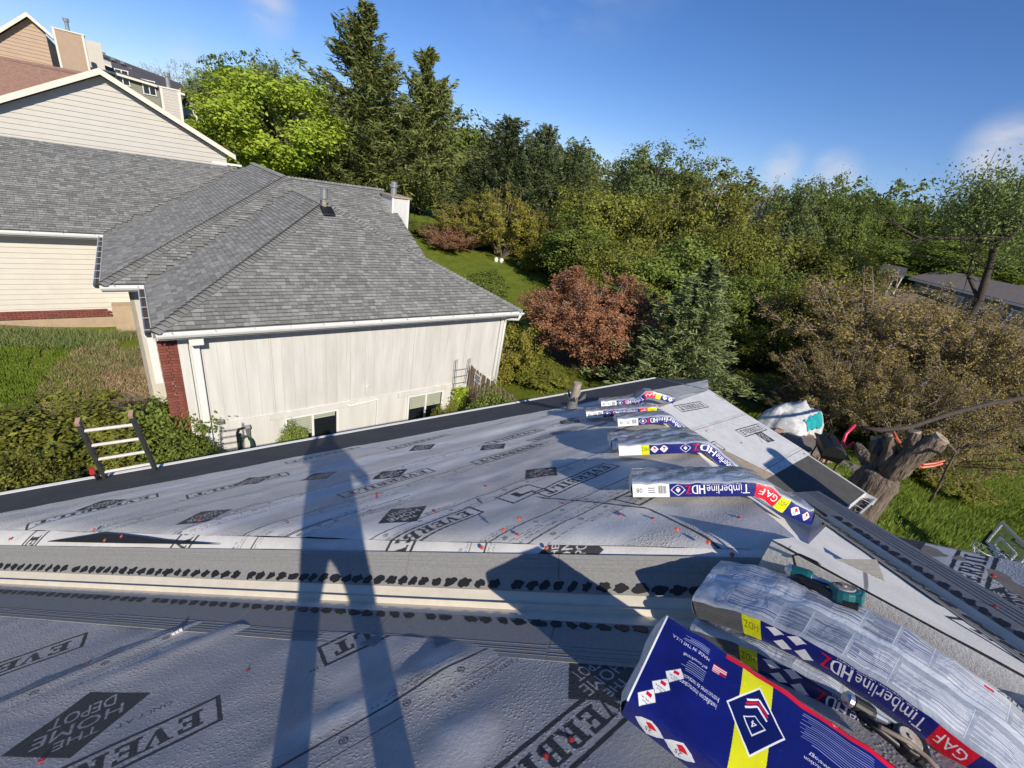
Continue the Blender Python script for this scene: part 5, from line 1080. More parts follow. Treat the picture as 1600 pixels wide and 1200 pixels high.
def blue_canvas():
    L, h = BL, BW; C = Canvas(0, 0, L, h, 1100, (.075, .10, .40)); yy, xx = np.mgrid[0:C.H, 0:C.W]; C.A *= (1 + .22 * fbm(xx / 130., yy / 90., 4, 5))[..., None]
    C.frame((L, h), math.pi)                                     # right end of the print is the near end of the bundle
    C.poly([(.745, 0), (.845, 0), (.815, h), (.715, h)], YEL)
    c = np.array([.775, h * .47]); q = lambda a, b: c + np.array([a, b])
    for r, col in ((1.0, WH), (.93, (.06, .09, .34))): C.poly([q(-.09 * r, -.004), q(.005, -.115 * r), q(.09 * r, .004), q(-.005, .115 * r)], col)
    for r, col in ((1, WH), (.85, (.06, .09, .34))): C.poly([q(-.034 * r, .01), q(0, -.028 * r + .01), q(.034 * r, .01), q(0, .045 * r + .01)], col)
    C.text('4', c[0], c[1] + .002, .026, WH, align=.5)
    for i, col in enumerate((WH, REDC, WH)):
        y = -.022 - i * .012; C.line(q(-.034, y), q(0, y - .026), .006, col); C.line(q(0, y - .026), q(.034, y), .006, col)
    for (x, y) in ((1.03, h * .56), (1.055, h * .72), (1.08, h * .88)):
        C.poly([(x - .031, y - .006), (x - .010, y - .039), (x + .031, y + .006), (x + .010, y + .039)], (.3, .32, .4)); C.poly([(x - .029, y - .006), (x - .010, y - .036), (x + .029, y + .006), (x + .010, y + .036)], WH); C.rect(x - .012, y - .018, x + .006, y - .006, REDC); C.text('STAINGUARD', x, y + .003, .006, (.15, .15, .2), align=.5, maxw=.034); C.text('PLUS', x, y + .012, .006, (.15, .15, .2), align=.5)
    x = .885
    C.text('Installation instructions', x, h * .56, .017, WH, maxw=.125); C.text('Instrucciones de instalación', x, h * .50, .017, WH, maxw=.125)
    C.text('gaf.com/install', x + .06, h * .30, .011, WH, maxw=.14); C.text('MADE IN THE U.S.A.', x + .06, h * .20, .013, WH, maxw=.14); C.rect(x + .0, h * .22, x + .045, h * .30, WH); C.rect(x + .0, h * .27, x + .02, h * .30, NAVY)
    for i in range(4): C.rect(x, h * .22 + i * .008, x + .045, h * .22 + .004 + i * .008, REDC)
    for i in range(6): C.rect(x + .06, h * .35 + i * .0075, x + .06 + .10 * random.uniform(.6, 1), h * .35 + i * .0075 + .0022, (.62, .66, .78))
    for i in range(4): C.rect(x + .07, h * .12 + i * .0065, x + .07 + .10 * random.uniform(.6, 1), h * .12 + i * .0065 + .002, (.62, .66, .78))
    for i in range(13): C.rect(.44, h * .12 + i * .0075, .44 + .21 * random.uniform(.8, 1), h * .12 + i * .0075 + .0022, (.50, .54, .72))
    for i, t in enumerate(('LayerLock technology', '25-year algae protection', 'StainGuard Plus')): C.text(t, .46, h * .42 + i * .02, .013, WH, maxw=.17)
    C.text('Shingles', .47, h * .62, .034, WH, maxw=.16); C.text('HD', .47, h * .74, .08, WH, maxw=.115); C.text('HD', .475, h * .74, .08, WH, maxw=.115); C.text('Z', .592, h * .74, .086, REDC); C.text('Z', .598, h * .74, .086, REDC); C.text('Timberline', .03, h * .74, .08, WH, maxw=.42); C.text('High Definition Lifetime', .10, h * .62, .034, WH, maxw=.35); C.text('Shingles', .05, h * .15, .10, (.62, .68, .86), maxw=.36)
    C.frame((L, h), math.pi); C.rect(0, 0, .90, .034, REDC); C.rect(.90, 0, L, .008, WH); C.rect(L - .006, 0, L, h, WH); sc = fbm(xx / 9., yy / 9., 2, 4) > .52; C.A[sc & (fbm(xx / 160., yy / 160., 2, 9) > .1)] *= 1.6
    return C
def imgmat(name, C, rough=.3, coat=.35, bump=.12, bs=16, spec=.5):
    m, nt, p = newmat(name); Nn = nt.nodes.new; L = nt.links.new; t = Nn('ShaderNodeTexImage'); t.image = C.image(name); t.extension = 'EXTEND'; L(t.outputs[0], p.inputs['Base Color'])
    p.inputs['Roughness'].default_value = rough; p.inputs['Coat Weight'].default_value = coat; p.inputs['Coat Roughness'].default_value = .12; p.inputs['Specular IOR Level'].default_value = spec
    c = Nn('ShaderNodeTexCoord'); mp = Nn('ShaderNodeMapping'); mp.inputs['Scale'].default_value = (1, 1, 1); L(c.outputs['Object'], mp.inputs[0]); n = Nn('ShaderNodeTexNoise'); n.inputs['Scale'].default_value = bs; n.inputs['Detail'].default_value = 4; n.inputs['Distortion'].default_value = .8; L(mp.outputs[0], n.inputs['Vector'])
    b = Nn('ShaderNodeBump'); b.inputs['Strength'].default_value = bump; b.inputs['Distance'].default_value = .03; L(n.outputs[0], b.inputs['Height']); L(b.outputs[0], p.inputs['Normal']); return m
SIDE = [imgmat('bundle_side_print_a', side_canvas(0)), imgmat('bundle_side_print_b', side_canvas(1)), imgmat('bundle_side_print_c', side_canvas(2)), imgmat('bundle_side_print_d', side_canvas(3))]
TOPM = [imgmat('bundle_clear_wrap_a', top_canvas(3), .22, .5, .3, 14), imgmat('bundle_clear_wrap_b', top_canvas(8), .22, .5, .3, 14)]
BLUEM = imgmat('bundle_blue_print', blue_canvas(), .22, .6, .16, 7)
ENDM = mat('white_wrap_end', (.66, .66, .66), .4, .12, 14, bump=.7, bscale=22, stretch=(1, 1, 4)); STK = mat('shingle_edges', (.20, .20, .195), .8, .35, 8, stretch=(1, 1, 60)); REDM = mat('red_print', (.62, .02, .05), .35, .06, 5)
def bundle(name, pts, lats, label, topm, near, far, w=BW, h=BH, group='bundles of roof shingles draped over the roof', endwhite=True, pinch=.0, bottom=None):
    """pts: bottom centre line from the start end; lats: unit vectors pointing to the far side"""
    pts = [np.asarray(p, float) for p in pts]; n = len(pts); g = empty(name, pts[n // 2], label, 'shingle bundle', group)
    T = [pts[min(i + 1, n - 1)] - pts[max(i - 1, 0)] for i in range(n)]; T = [t / np.linalg.norm(t) for t in T]; Nn = []
    for i in range(n): l = lats[i] - T[i] * (lats[i] @ T[i]); l /= np.linalg.norm(l); lats[i] = l; nn = np.cross(l, T[i]); nn = nn if nn[2] > 0 else -nn; Nn.append(nn / np.linalg.norm(nn))
    s = np.r_[0, np.cumsum([np.linalg.norm(pts[i + 1] - pts[i]) for i in range(n - 1)])]; s /= s[-1]; r = .014
    def strip_(prof, uvv, nm, mtl, smooth=True):
        V = []; UV = []
        for i in range(n):
            for (x, y), v in zip(prof, uvv):
                wob = .004 * math.sin(i * 2.3 + y * 60) + .003 * math.sin(i * 5.1 + x * 30)
                V.append(pts[i] + lats[i] * x + Nn[i] * (y + (wob if y > .05 else 0))); UV.append((s[i], v))
        k = len(prof); F = [(i * k + j, i * k + j + 1, (i + 1) * k + j + 1, (i + 1) * k + j) for i in range(n - 1) for j in range(k - 1)]
        return mesh(nm, V, F, mtl, g, smooth=smooth, uv=UV)
    m = 12; top = [(-w / 2, h - r), (-w / 2 + r * .3, h - r * .3), (-w / 2 + r, h)] + [(-w / 2 + r + (w - 2 * r) * (j + 1) / m, h + .007 * math.sin(math.pi * (j + 1) / m) - (.004 if j == m // 2 else 0)) for j in range(m - 1)] + [(w / 2 - r, h), (w / 2 - r * .3, h - r * .3), (w / 2, h - r)]
    tl_ = np.r_[0, np.cumsum(np.hypot(*np.diff(np.array(top), axis=0).T))]; strip_(top, tl_ / tl_[-1], 'clear_wrap' if topm is not BLUEM else 'printed_wrap', topm)
    strip_([(-w / 2, .004), (-w / 2 - .003, h * .3), (-w / 2 - .003, h * .7), (-w / 2, h - r)], [0, .33, .67, 1], 'side_print', near)
    strip_([(w / 2, h - r), (w / 2 + .003, h * .5), (w / 2, .004)], [1, .5, 0], 'side_print', far)
    strip_([(w / 2, .004), (-w / 2, .004)], [0, 1], 'bottom_wrap', bottom or ENDM)
    for i, sg in ((0, -1), (n - 1, 1)):
        V = []; F = []; q = 9; gq = np.random.default_rng(i + int(abs(pts[0][0] * 100)))
        for j in range(q):
            for kx in range(4): x = -w / 2 + w * j / (q - 1); y = (h - r * .5) * kx / 3 + .003; V.append(pts[i] + lats[i] * x + Nn[i] * y + T[i] * sg * (.012 * (0 < kx < 3) + (gq.random() * .016 if 0 < j < q - 1 and 0 < kx < 3 else 0)))
        F = [(j * 4 + kx, j * 4 + kx + 1, j * 4 + kx + 5, j * 4 + kx + 4) for j in range(q - 1) for kx in range(3)]
        mesh('end_wrap', V, F, ENDM, g, smooth=True)
    return g, pts, lats, Nn, T
hd2 = ab2(K) - ab2(A0); hl2 = np.linalg.norm(hd2); hd2 = hd2 / hl2; pf = np.array([hd2[1], -hd2[0]])       # along the hip; across it towards slope M
HD3 = (K - A0) / np.linalg.norm(K - A0)
facets = [(A0, J, Q), (A0, Q, VE), (A0, VE, VM), (A0, VM, K)]
def zM(a, b):
    best = None
    for f in facets:
        A, B, C = f; d = (B[1] - C[1]) * (A[0] - C[0]) + (C[0] - B[0]) * (A[1] - C[1]); l1 = ((B[1] - C[1]) * (a - C[0]) + (C[0] - B[0]) * (b - C[1])) / d; l2 = ((C[1] - A[1]) * (a - C[0]) + (A[0] - C[0]) * (b - C[1])) / d; l3 = 1 - l1 - l2; q = min(l1, l2, l3)
        if best is None or q > best[0]: best = (q, l1 * A[2] + l2 * B[2] + l3 * C[2])
    return best[1]
def zsurf(a, b):
    d = np.array([a, b]) - ab2(A0); side = d @ pf
    if side < 0: return pz(F_, a, b)
    z = zM(a, b)
    return max(z, pz(R_pl, a, b)) if a > 5.2 else z
def hip_bundle(px, yaw, label, topm, near, far, L=BL, lift=.012, droop=0.0, sm_=.16):
    S0 = ab2(hp(px, F_)); c, s = math.cos(yaw), math.sin(yaw); d = np.array([pf[0] * c - pf[1] * s, pf[0] * s + pf[1] * c]); lt = np.array([-d[1], d[0]]); lt = lt if lt @ hd2 > 0 else -lt
    n = 26; x = np.linspace(0, L, n); C0 = S0 + lt * BW / 2
    def zc(t): return max(zsurf(*(C0 + d * t + lt * o)) for o in (-BW * .45, 0, BW * .45))
    fine = np.linspace(-.3, L + .3, 120); zf = np.array([zc(t) for t in fine]); kw = int(sm_ / (fine[1] - fine[0])); ker = np.hanning(2 * kw + 1); ker /= ker.sum(); zs_ = np.convolve(np.pad(zf, kw, mode='edge'), ker, 'valid'); zz = np.interp(x, fine, np.maximum(zs_, zf)) + lift
    # keep the printed length: advance by true length
    pts = [np.array([*(C0 + d * t), z]) for t, z in zip(x, zz)]; 
    dl = []
    for p in pts:
        za = zsurf(p[0] - lt[0] * .15, p[1] - lt[1] * .15); zb_ = zsurf(p[0] + lt[0] * .15, p[1] + lt[1] * .15); dl.append(HD3 * .7 + np.array([lt[0], lt[1], (zb_ - za) / .30]) * .3 if abs(yaw) < .5 else np.array([lt[0], lt[1], 0]))
    dl = [np.array([lt[0], lt[1], HD3[2] / math.hypot(HD3[0], HD3[1])]) for _ in pts]
    return bundle('shingle_bundle', pts, dl, label, topm, near, far)
hip_bundle((940, 642), .12, 'farthest shingle bundle, bent over the roof edge nearest the spruce', TOPM[0], SIDE[0], SIDE[1])
hip_bundle((917, 660), .05, 'shingle bundle lying half under its neighbour, second farthest from the camera', TOPM[1], SIDE[0], SIDE[1])
hip_bundle((966, 674), .10, 'shingle bundle with white end, third farthest, just behind the tilted pair', TOPM[0], SIDE[0], SIDE[1])
hip_bundle((957, 712), .10, 'shingle bundle with unlabelled clear end, behind the one with the yellow stripe', TOPM[1], SIDE[1], SIDE[0])
hip_bundle((968, 722), .02, 'shingle bundle with yellow stripe and two white diamonds at its left end', TOPM[0], SIDE[1], SIDE[0])
hip_bundle((990, 790), -.02, 'big shingle bundle marked 08 at its white left end, alone mid roof', TOPM[1], SIDE[0], SIDE[1])
# the grey wrapped bundle in the foreground with another beneath it
def free_bundle(c0, c1, ctrl, label, topm, near, far, bottom=None, latref=None, n=24, nm='shingle_bundle'):
    c0, c1, ctrl = map(lambda v: np.asarray(v, float), (c0, c1, ctrl)); pts = [c0 * (1 - t) ** 2 + 2 * ctrl * t * (1 - t) + c1 * t * t for t in np.linspace(0, 1, n)]
    return bundle(nm, pts, [np.asarray(latref, float)] * n, label, topm, near, far, bottom=bottom)
up_h = np.array([0, 0, BH])
gA, gB = np.array([2.15, .53, -1.62]), np.array([1.78, .45, -1.62])        # top start corners, far and near
gm = (gA + gB) / 2; lr = gA - gB; lr /= np.linalg.norm(lr)
free_bundle(gm - up_h, (2.02, -.56, -1.50), (2.04, .02, -1.40), 'grey clear wrapped shingle bundle in the foreground, printed with white tables', imgmat('bundle_clear_wrap_c', top_canvas(21), .25, .45, .25, 12), SIDE[2], SIDE[1], latref=lr)
free_bundle(gm - up_h * 2.05 + np.array([-.03, -.06, 0]), (1.98, -.60, -1.62), (2.0, 0.0, -1.53), 'shaded shingle bundle lying under the grey clear wrapped one', TOPM[1], SIDE[2], SIDE[1], latref=lr)
# the blue bundle overhanging at the bottom of the picture, broad printed face up
bA, bB = np.array([1.37, .45, -1.41]), np.array([1.01, .33, -1.45]); bm_ = (bA + bB) / 2; lr = bA - bB; lr = lr / np.linalg.norm(lr)
gb, pts_, lats_, nn_, tt_ = free_bundle(bm_ + (0, 0, -BH), bm_ + np.array([.36, -1.02, -.06 - BH]), bm_ + np.array([.16, -.5, .03 - BH]), 'bright blue shingle bundle with yellow band and red edge, nearest the camera', BLUEM, SIDE[3], REDM, latref=lr)
# ------------------------------------------------------------------ coil nailers
def nailer(name, org, ux, uz, label, ca, cb, s=1.0, hook=True):
    ux = np.asarray(ux, float); ux /= np.linalg.norm(ux); uz = np.asarray(uz, float) - ux * (np.asarray(uz) @ ux); uz /= np.linalg.norm(uz); uy = np.cross(uz, ux); A = (ux, uy, uz); org = np.asarray(org, float)
    g = empty(name, org, label, 'nail gun'); Lc = lambda x, y, z: org + (ux * x + uy * y + uz * z) * s
    m = MB(); m.tube([Lc(.0, 0, .05), Lc(.02, 0, .05), Lc(.09, 0, .05), Lc(.11, 0, .05)], [.028 * s, .036 * s, .036 * s, .03 * s], 14); m.build('cylinder', ca, g, bevel=.002)
    m = MB(); m.tube([Lc(-.02, 0, .05), Lc(.0, 0, .05)], [.022 * s, .034 * s], 14); m.tube([Lc(-.005, 0, .05), Lc(.012, 0, .05)], .037 * s, 14); m.build('cylinder_cap', MT['chrome'], g)
    m = MB(); m.tube([Lc(.05, -.02, .04), Lc(.12, -.05, .035), Lc(.20, -.065, .03), Lc(.26, -.06, .03)], [.026 * s, .021 * s, .020 * s, .024 * s], 10); m.build('handle', MT['black'], g, smooth=True)
    m = MB(); m.tube([Lc(.10, 0, .045), Lc(.17, .01, .04), Lc(.22, .03, .03)], [.024 * s, .016 * s, .010 * s], 10); m.build('nose', MT['chrome'], g)
    m = MB(); m.tube([Lc(.255, -.03, -.002), Lc(.255, -.03, .012), Lc(.255, -.03, .058), Lc(.255, -.03, .066)], [.058 * s, .068 * s, .068 * s, .060 * s], 18); m.box(Lc(.30, -.03, .035), .06 * s, .09 * s, .055 * s, A); m.build('magazine', cb, g, bevel=.003)
    m = MB(); m.tube([Lc(.250, -.03, .066), Lc(.250, -.03, .071)], [.050 * s, .046 * s], 18); m.tube([Lc(.250, -.03, .071), Lc(.250, -.03, .08)], .012 * s, 10); m.build('magazine_door', MT['rust'], g)
    m = MB(); m.box(Lc(.29, -.085, .012), .06 * s, .03 * s, .03 * s, A); m.box(Lc(.20, .0, .005), .10 * s, .05 * s, .02 * s, A); m.build('magazine_base', MT['black'], g, bevel=.002)
    m = MB()
    if hook: m.tube([Lc(.02, .03, .07), Lc(.0, .05, .12), Lc(.03, .055, .135), Lc(.11, .055, .12), Lc(.13, .05, .11)], .0065 * s, 8); (m.build('hook', MT['blackrough'], g, smooth=True) if hook else None)
    m = MB(); m.tube([Lc(.06, -.035, .02), Lc(.09, -.045, -.002), Lc(.12, -.06, .01)], .007 * s, 8); m.build('trigger', MT['blackrough'], g)
    return g
MTRI = pl3(A0, J, Q); mn = np.asarray(MTRI[0]) / np.linalg.norm(MTRI[0])
q0, q1 = hz((1240, 893), -1.44), hp((1330, 922), M_); ns = float(np.linalg.norm(q1 - q0)) / .255
nailer('nail_gun', q0 - (0, 0, .05), q1 - q0, (0.15, 0, 1), 'teal nail gun with round brown magazine lying behind the grey bundle', MT['teal'], MT['teal'], ns)
c0 = hz((1322, 1092), -1.40); c1 = hz((1420, 1150), -1.42)
nailer('nail_gun', c0 - (0, 0, .03), c1 - c0, (-.1, .1, 1), 'black nail gun wedged in shade between grey and blue bundles', MT['blackrough'], MT['black'], float(np.linalg.norm(c1 - c0)) / .27, hook=False)
ho = MB(); hpts = [hz((1380, 1130), -1.36) + (0, 0, -.02)] + [hz(q, -1.40) for q in ((1420, 1160), (1450, 1185), (1490, 1230))]; ho.tube(hpts, .008, 8); tag(ho.build('air_hose', mat('tan_hose', (.26, .21, .16), .6, .1, 8), None, smooth=True), 'tan air hose running off from the black nail gun', 'hose')
# small scraps standing at the edge of the lower strip
sp_ = hp((270, 996), P_); m = MB(); 
for i in range(3): c = sp_ + np.array([.018 * i, .004 * i, .012]); m.prism([c, c + (.016, 0, .002), c + (.012, .006, .022), c + (-.003, .005, .016 + .004 * i)], (0, .002, 0))
tag(m.build('felt_scrap', mat('felt_scrap_paper', (.5, .48, .46), .8, .2, 40), None), 'crumpled white and red scrap at the edge of the lower starter strip', 'scrap')
st_ = hp((246, 919), P_); tag(MB().tube([st_ + (0, 0, .03), st_ + (.02, .008, .045), st_ + (.035, 0, .03)], [.014, .018, .008], 7).build('pebble', MT['bark'], None), 'small brown clod lying in the cream valley', 'pebble')
# ------------------------------------------------------------------ ladder leaning on the far eave
lp0, lp1 = hp((165, 747), F_), hp((243, 734), F_); ztip = lp0[2] + 1.15; t0_, t1_ = hz((122, 660), ztip), hz((205, 648), ztip + .08)
lad = empty('ladder', lp0, 'fibreglass extension ladder with worn aluminium rungs leaning on the eave', 'ladder')
e_ = (lp1 - lp0); e_ = e_ / np.linalg.norm(e_)
for p, t in ((lp0, t0_), (lp1, t1_)):
    d = p - t; d /= np.linalg.norm(d); p = p + np.array([0, .10, .02]); bot = t + d * 6.3; ax = (d, e_, np.cross(d, e_)); MB().box((t + bot) / 2, np.linalg.norm(bot - t), .035, .085, ax).build('rail', MT['fibre'], lad); MB().box(t - d * .01, .05, .045, .095, ax).build('rail_cap', MT['paver'], lad)
dl_, dr_ = (lp0 - t0_), (lp1 - t1_); ll, lr_ = np.linalg.norm(dl_), np.linalg.norm(dr_); dl_ /= ll; dr_ /= lr_; x = .17
while x < 6.2: MB().tube([t0_ + dl_ * x, t1_ + dr_ * (x + .03)], .021, 8).build('rung', MT['alum'], lad); x += .305
MB().box(t0_ + dl_ * (ll - .22) + np.array([-.09, 0, 0]), .05, .05, .09).build('rope_clip', MT['red'], lad)
MB().tube([t0_ + dl_ * (ll - .1) + np.array([-.07, .0, 0]), t0_ + dl_ * (ll + .1) + np.array([-.05, 0, 0])], .03, 8).build('rung_lock', MT['blackrough'], lad)
# ------------------------------------------------------------------ the photographer, standing behind the camera; only the shadow shows
fh = toh(np.array([0, 1.0, 0])); rh = toh(np.array([1.0, 0, 0])); U = np.array([0, 0, 1.0])
pel = -fh * .33 + rh * .19; zfoot = lambda p: pz(P_, p[0], p[1])
def bodyv():
    V = []; E = []; R = []
    def add(p, r, par=None):
        V.append(np.asarray(p, float)); R.append(r if hasattr(r, '__len__') else (r, r))
        if par is not None: E.append((par, len(V) - 1))
        return len(V) - 1
    hipz = zfoot(pel) + .86
    b = add(pel + U * hipz, (.20, .15)); c = add(pel + U * (hipz + .22), (.20, .15), b); d = add(pel + fh * .02 + U * (hipz + .44), (.25, .16), c); nk = add(pel + fh * .05 + U * (hipz + .58), .065, d); hd = add(pel + fh * .10 + U * (hipz + .72), (.085, .10), nk); add(pel + fh * .11 + U * (hipz + .84), (.075, .09), hd)
    for s in (-1, 1):
        h = add(pel + rh * s * .11 + U * (hipz - .06), .125, b); k = pel + rh * s * .17 + fh * .05; kn = add(k + U * (hipz - .43), .085, h); a = pel + rh * s * .22 + fh * .0; an = add(np.array([a[0], a[1], zfoot(a) + .08]), .062, kn); t = a + fh * .17; add(np.array([t[0], t[1], zfoot(t) + .04]), .04, an)
        sh = add(pel + rh * s * .20 + fh * .02 + U * (hipz + .47), .062, d); el = add(pel + rh * s * .36 + fh * .10 + U * (hipz + .25), .06, sh); wr = add(-fh * .10 + rh * s * .085 - U * .03, .03, el); add(-fh * .055 + rh * s * .075 - U * .005, (.035, .02), wr)
    return V, E, R
V, E, R = bodyv(); me = bpy.data.meshes.new('person'); me.from_pydata([tuple(v) for v in V], E, []); po = bpy.data.objects.new('person', me); COL.objects.link(po); me.materials.append(MT['cloth'])
sk = po.modifiers.new('skin', 'SKIN'); 
for i, r in enumerate(R): me.skin_vertices[0].data[i].radius = r
me.skin_vertices[0].data[0].use_root = True; ss = po.modifiers.new('sub', 'SUBSURF'); ss.levels = 1; ss.render_levels = 2
tag(po, 'person in dark clothes standing on the near slope holding up a phone', 'person')
PH = MB(); PH.box(-fh * .03 + np.array([0, 0, 0]), .15, .009, .075, (rh, fh, U)); tag(PH.build('smartphone', MT['black'], None, bevel=.003), 'black phone held up in both hands behind the viewpoint', 'phone')
# ------------------------------------------------------------------ chimney on the right, out of the picture; its shadow lies on the porch slope
chm = empty('chimney', (6.33, -1.42, -8.4), 'sided chimney box with round flue beside the right rake', 'chimney'); MB().span((5.98, -1.78, -8.8), (6.68, -1.06, -1.27)).build('chimney_box', MT['cream'], chm); d = MB(); d.tube([(6.55, -1.38, -1.3), (6.55, -1.38, -1.08)], .12, 14); d.tube([(6.55, -1.38, -1.08), (6.55, -1.38, -1.02)], .14, 14); d.build('flue_pipe', MT['steel'], chm)
# ------------------------------------------------------------------ houses up the hill on the left (their fronts run parallel to the white house)
def npv(px, v): l = npx(px, v); return l
def sidingwall(poly_uw, v, mtl, parent, pitch=.26, name='siding'):
    """lap siding as real saw-tooth courses filling a polygon given in (u, w)"""
    P = np.array(poly_uw, float); m = MB(); z = P[:, 1].min()
    def span(zz):
        xs = []
        for i in range(len(P)):
            (x1, z1), (x2, z2) = P[i], P[(i + 1) % len(P)]
            if (z1 - zz) * (z2 - zz) <= 0 and abs(z1 - z2) > 1e-9: xs.append(x1 + (zz - z1) / (z2 - z1) * (x2 - x1))
        return (min(xs), max(xs)) if len(xs) >= 2 else None
    while z < P[:, 1].max() - .01:
        z2 = min(z + pitch, P[:, 1].max() - .002); a, b = span(z + 1e-4), span(z2)
        if a and b: m.add([N(a[0], v - .032, z), N(a[1], v - .032, z), N(b[1], v, z2), N(b[0], v, z2), N(a[0], v, z), N(a[1], v, z)], [(0, 1, 2, 3), (4, 5, 1, 0)])
        z = z2
    m.build(name, mtl, parent, kind='stuff'); MB().prism([N(u, v + .003, w) for u, w in poly_uw], N2 * .12).build('wall', mtl, parent)
def gable_house(v, pk, re, le, depth, base, siding, roofm, trimm, label, over=.45, name='house'):
    p, r = npv(pk, v), npv(re, v); sl = (p[2] - r[2]) / (r[0] - p[0]); l = npv(le, v); lu = l[0]; lw = p[2] - sl * (p[0] - lu) if le[0] < 0 else l[2]
    g = empty(name, N(p[0], v, base), label, 'house'); d0 = .25
    sidingwall([(lu + .3, base), (r[0] - over, base), (r[0] - over, r[2] + sl * over - d0), (p[0], p[2] - d0), (lu + .3, lw - d0 + .3 * (p[2] - lw) / (p[0] - lu))], v, siding, g)
    for (a, b) in (((lu, lw), (p[0], p[2])), ((p[0], p[2]), (r[0], r[2]))):
        MB().prism([N(a[0], v - .5, a[1]), N(b[0], v - .5, b[1]), N(b[0], v + depth, b[1]), N(a[0], v + depth, a[1])], (0, 0, .10)).build('roof', roofm, g)
        MB().prism([N(a[0], v - .54, a[1] - .20), N(b[0], v - .54, b[1] - .20), N(b[0], v - .54, b[1] + .09), N(a[0], v - .54, a[1] + .09)], N2 * .04).build('rake_board', trimm, g)
        MB().prism([N(a[0], v - .49, a[1] - .06), N(b[0], v - .49, b[1] - .06), N(b[0], v, b[1] - .06), N(a[0], v, a[1] - .06)], (0, 0, .02)).build('soffit', trimm, g)
    MB().prism([N(r[0] - over, v + .12, base), N(r[0] - over, v + depth - .2, base), N(r[0] - over, v + depth - .2, r[2]), N(r[0] - over, v + .12, r[2])], N1 * -.1).build('wall', siding, g)
    return g, p, r
def chim(g, c, w, d, h, siding, trimm, flue=True):
    u, v, z = c; m = MB().box(N(u, v, z - h / 2), w, d, h, NAX).build('chimney', siding, g)
    for s in (-1, 1): MB().box(N(u + s * (w / 2 - .06), v - d / 2 - .012, z - h / 2), .14, .03, h, NAX).build('trim_board', trimm, m)
    for k in range(int(h / .16)): MB().box(N(u, v - d / 2 - .006, z - .1 - k * .16), w - .28, .014, .012, NAX).build('siding_course', siding, m)
    MB().box(N(u, v, z + .04), w + .1, d + .1, .08, NAX).build('chimney_cap', trimm, m)
    if flue: t = MB(); t.tube([N(u, v, z), N(u, v, z + .75)], .13, 10); t.tube([N(u, v, z + .72), N(u, v, z + .95)], .19, 10); t.build('flue_pipe', MT['steel'], m)
cream, p_, r_ = gable_house(24, (155, 110), (366, 244), (-140, 178), 11, -4.2, MT['cream2'], MT['brownroof'], MT['trim'], 'ivory sided gabled house right behind the white house roof')
b0, b1 = npv((-60, 76), 31), npv((150, 116), 31)
MB().prism([N(b0[0], 31, b0[2]), N(b1[0], 31, b1[2]), N(b1[0] - .3, 24.6, p_[2] - .3), N(b0[0], 24.6, p_[2] - 3.4)], (0, 0, -.12)).build('roof', MT['brownroof'], cream)
c = npv((264, 140), 29); chim(cream, (c[0], 29, c[2]), 1.05, 1.3, 3.2, MT['cream2'], MT['trim'])
q = npv((346, 255), 23.4); MB().box(N(q[0] + .3, 23.4, q[2]), 1.6, .12, .12, NAX).build('gutter', MT['white'], cream)
tan, p_, r_ = gable_house(46, (42, 22), (84, 58), (-140, 85), 12, -3, MT['tansiding'], MT['darkroof'], MT['trim'], 'tan sided gabled house high on the left, behind the brown roof')
c = npv((107, 52), 45); chim(tan, (c[0], 45.2, npv((107, 50), 44.5)[2]), npv((132, 60), 45)[0] - npv((83, 48), 45)[0], 1.6, 9, MT['tansiding'], MT['trim'])
c = npv((143, 66), 50); MB().box(N(c[0], 50, c[2] - 3), 1.2, 2, 6, NAX).build('chimney', MT['cream'], tan); c = npv((150, 70), 52); MB().box(N(c[0], 52, c[2] - 3), .6, 2, 6, NAX).build('chimney', MT['greysiding'], tan)
# charcoal townhouse row
tw = empty('townhouse', N(npv((215, 180), 70)[0], 72, -2), 'long charcoal roofed townhouse row with grey green siding on the hill', 'house')
e0, e1_, k0, k1 = npv((148, 100), 70), npv((288, 147), 70), npv((148, 74), 75), npv((262, 128), 75)
MB().prism([N(e0[0] - 3, 69.5, e0[2]), N(e1_[0], 69.5, e1_[2]), N(k1[0] + 1.5, 75, k1[2]), N(k0[0] - 3, 75, k0[2])], (0, 0, .15)).build('roof', MT['darkroof'], tw)
MB().prism([N(k0[0] - 3, 75, k0[2]), N(k1[0] + 1.5, 75, k1[2]), N(e1_[0], 80.5, e1_[2]), N(e0[0] - 3, 80.5, e0[2])], (0, 0, .15)).build('roof', MT['darkroof'], tw)
sidingwall([(e0[0] - 3, -4), (e1_[0] - .4, -4), (e1_[0] - .4, e1_[2] - .1), (e0[0] - 3, e0[2] - .1)], 70, MT['greysiding'], tw, .2)
strip_w = MB().prism([N(e0[0] - 3, 69.4, e0[2] - .2), N(e1_[0], 69.4, e1_[2] - .2), N(e1_[0], 69.4, e1_[2] + .05), N(e0[0] - 3, 69.4, e0[2] + .05)], N2 * .1).build('fascia', MT['trim'], tw)
for (x, y) in ((191, 121), (233, 137)):
    a = npv((x, y), 69.9); w = empty('window', N(a[0], 69.9, a[2])); w.parent = tw; w.matrix_parent_inverse = Matrix.Translation(-wloc(tw)); MB().box(N(a[0], 69.93, a[2]), 1.2, .05, 1.5, NAX).build('pane', MT['glass'], w); f = MB()
    for du in (-.62, 0, .62): f.box(N(a[0] + du, 69.9, a[2]), .09, .1, 1.56, NAX)
    for dw in (-.78, .78): f.box(N(a[0], 69.9, a[2] + dw), 1.4, .098, .09, NAX)
    f.build('frame', MT['white'], w)
for i, (x, y) in enumerate(((162, 84), (176, 92), (191, 98), (203, 108))): a = npv((x, y), 73); MB().box(N(a[0], 73, a[2]), .4, .5, .3, NAX).build('roof_vent', MT['lead'], tw)
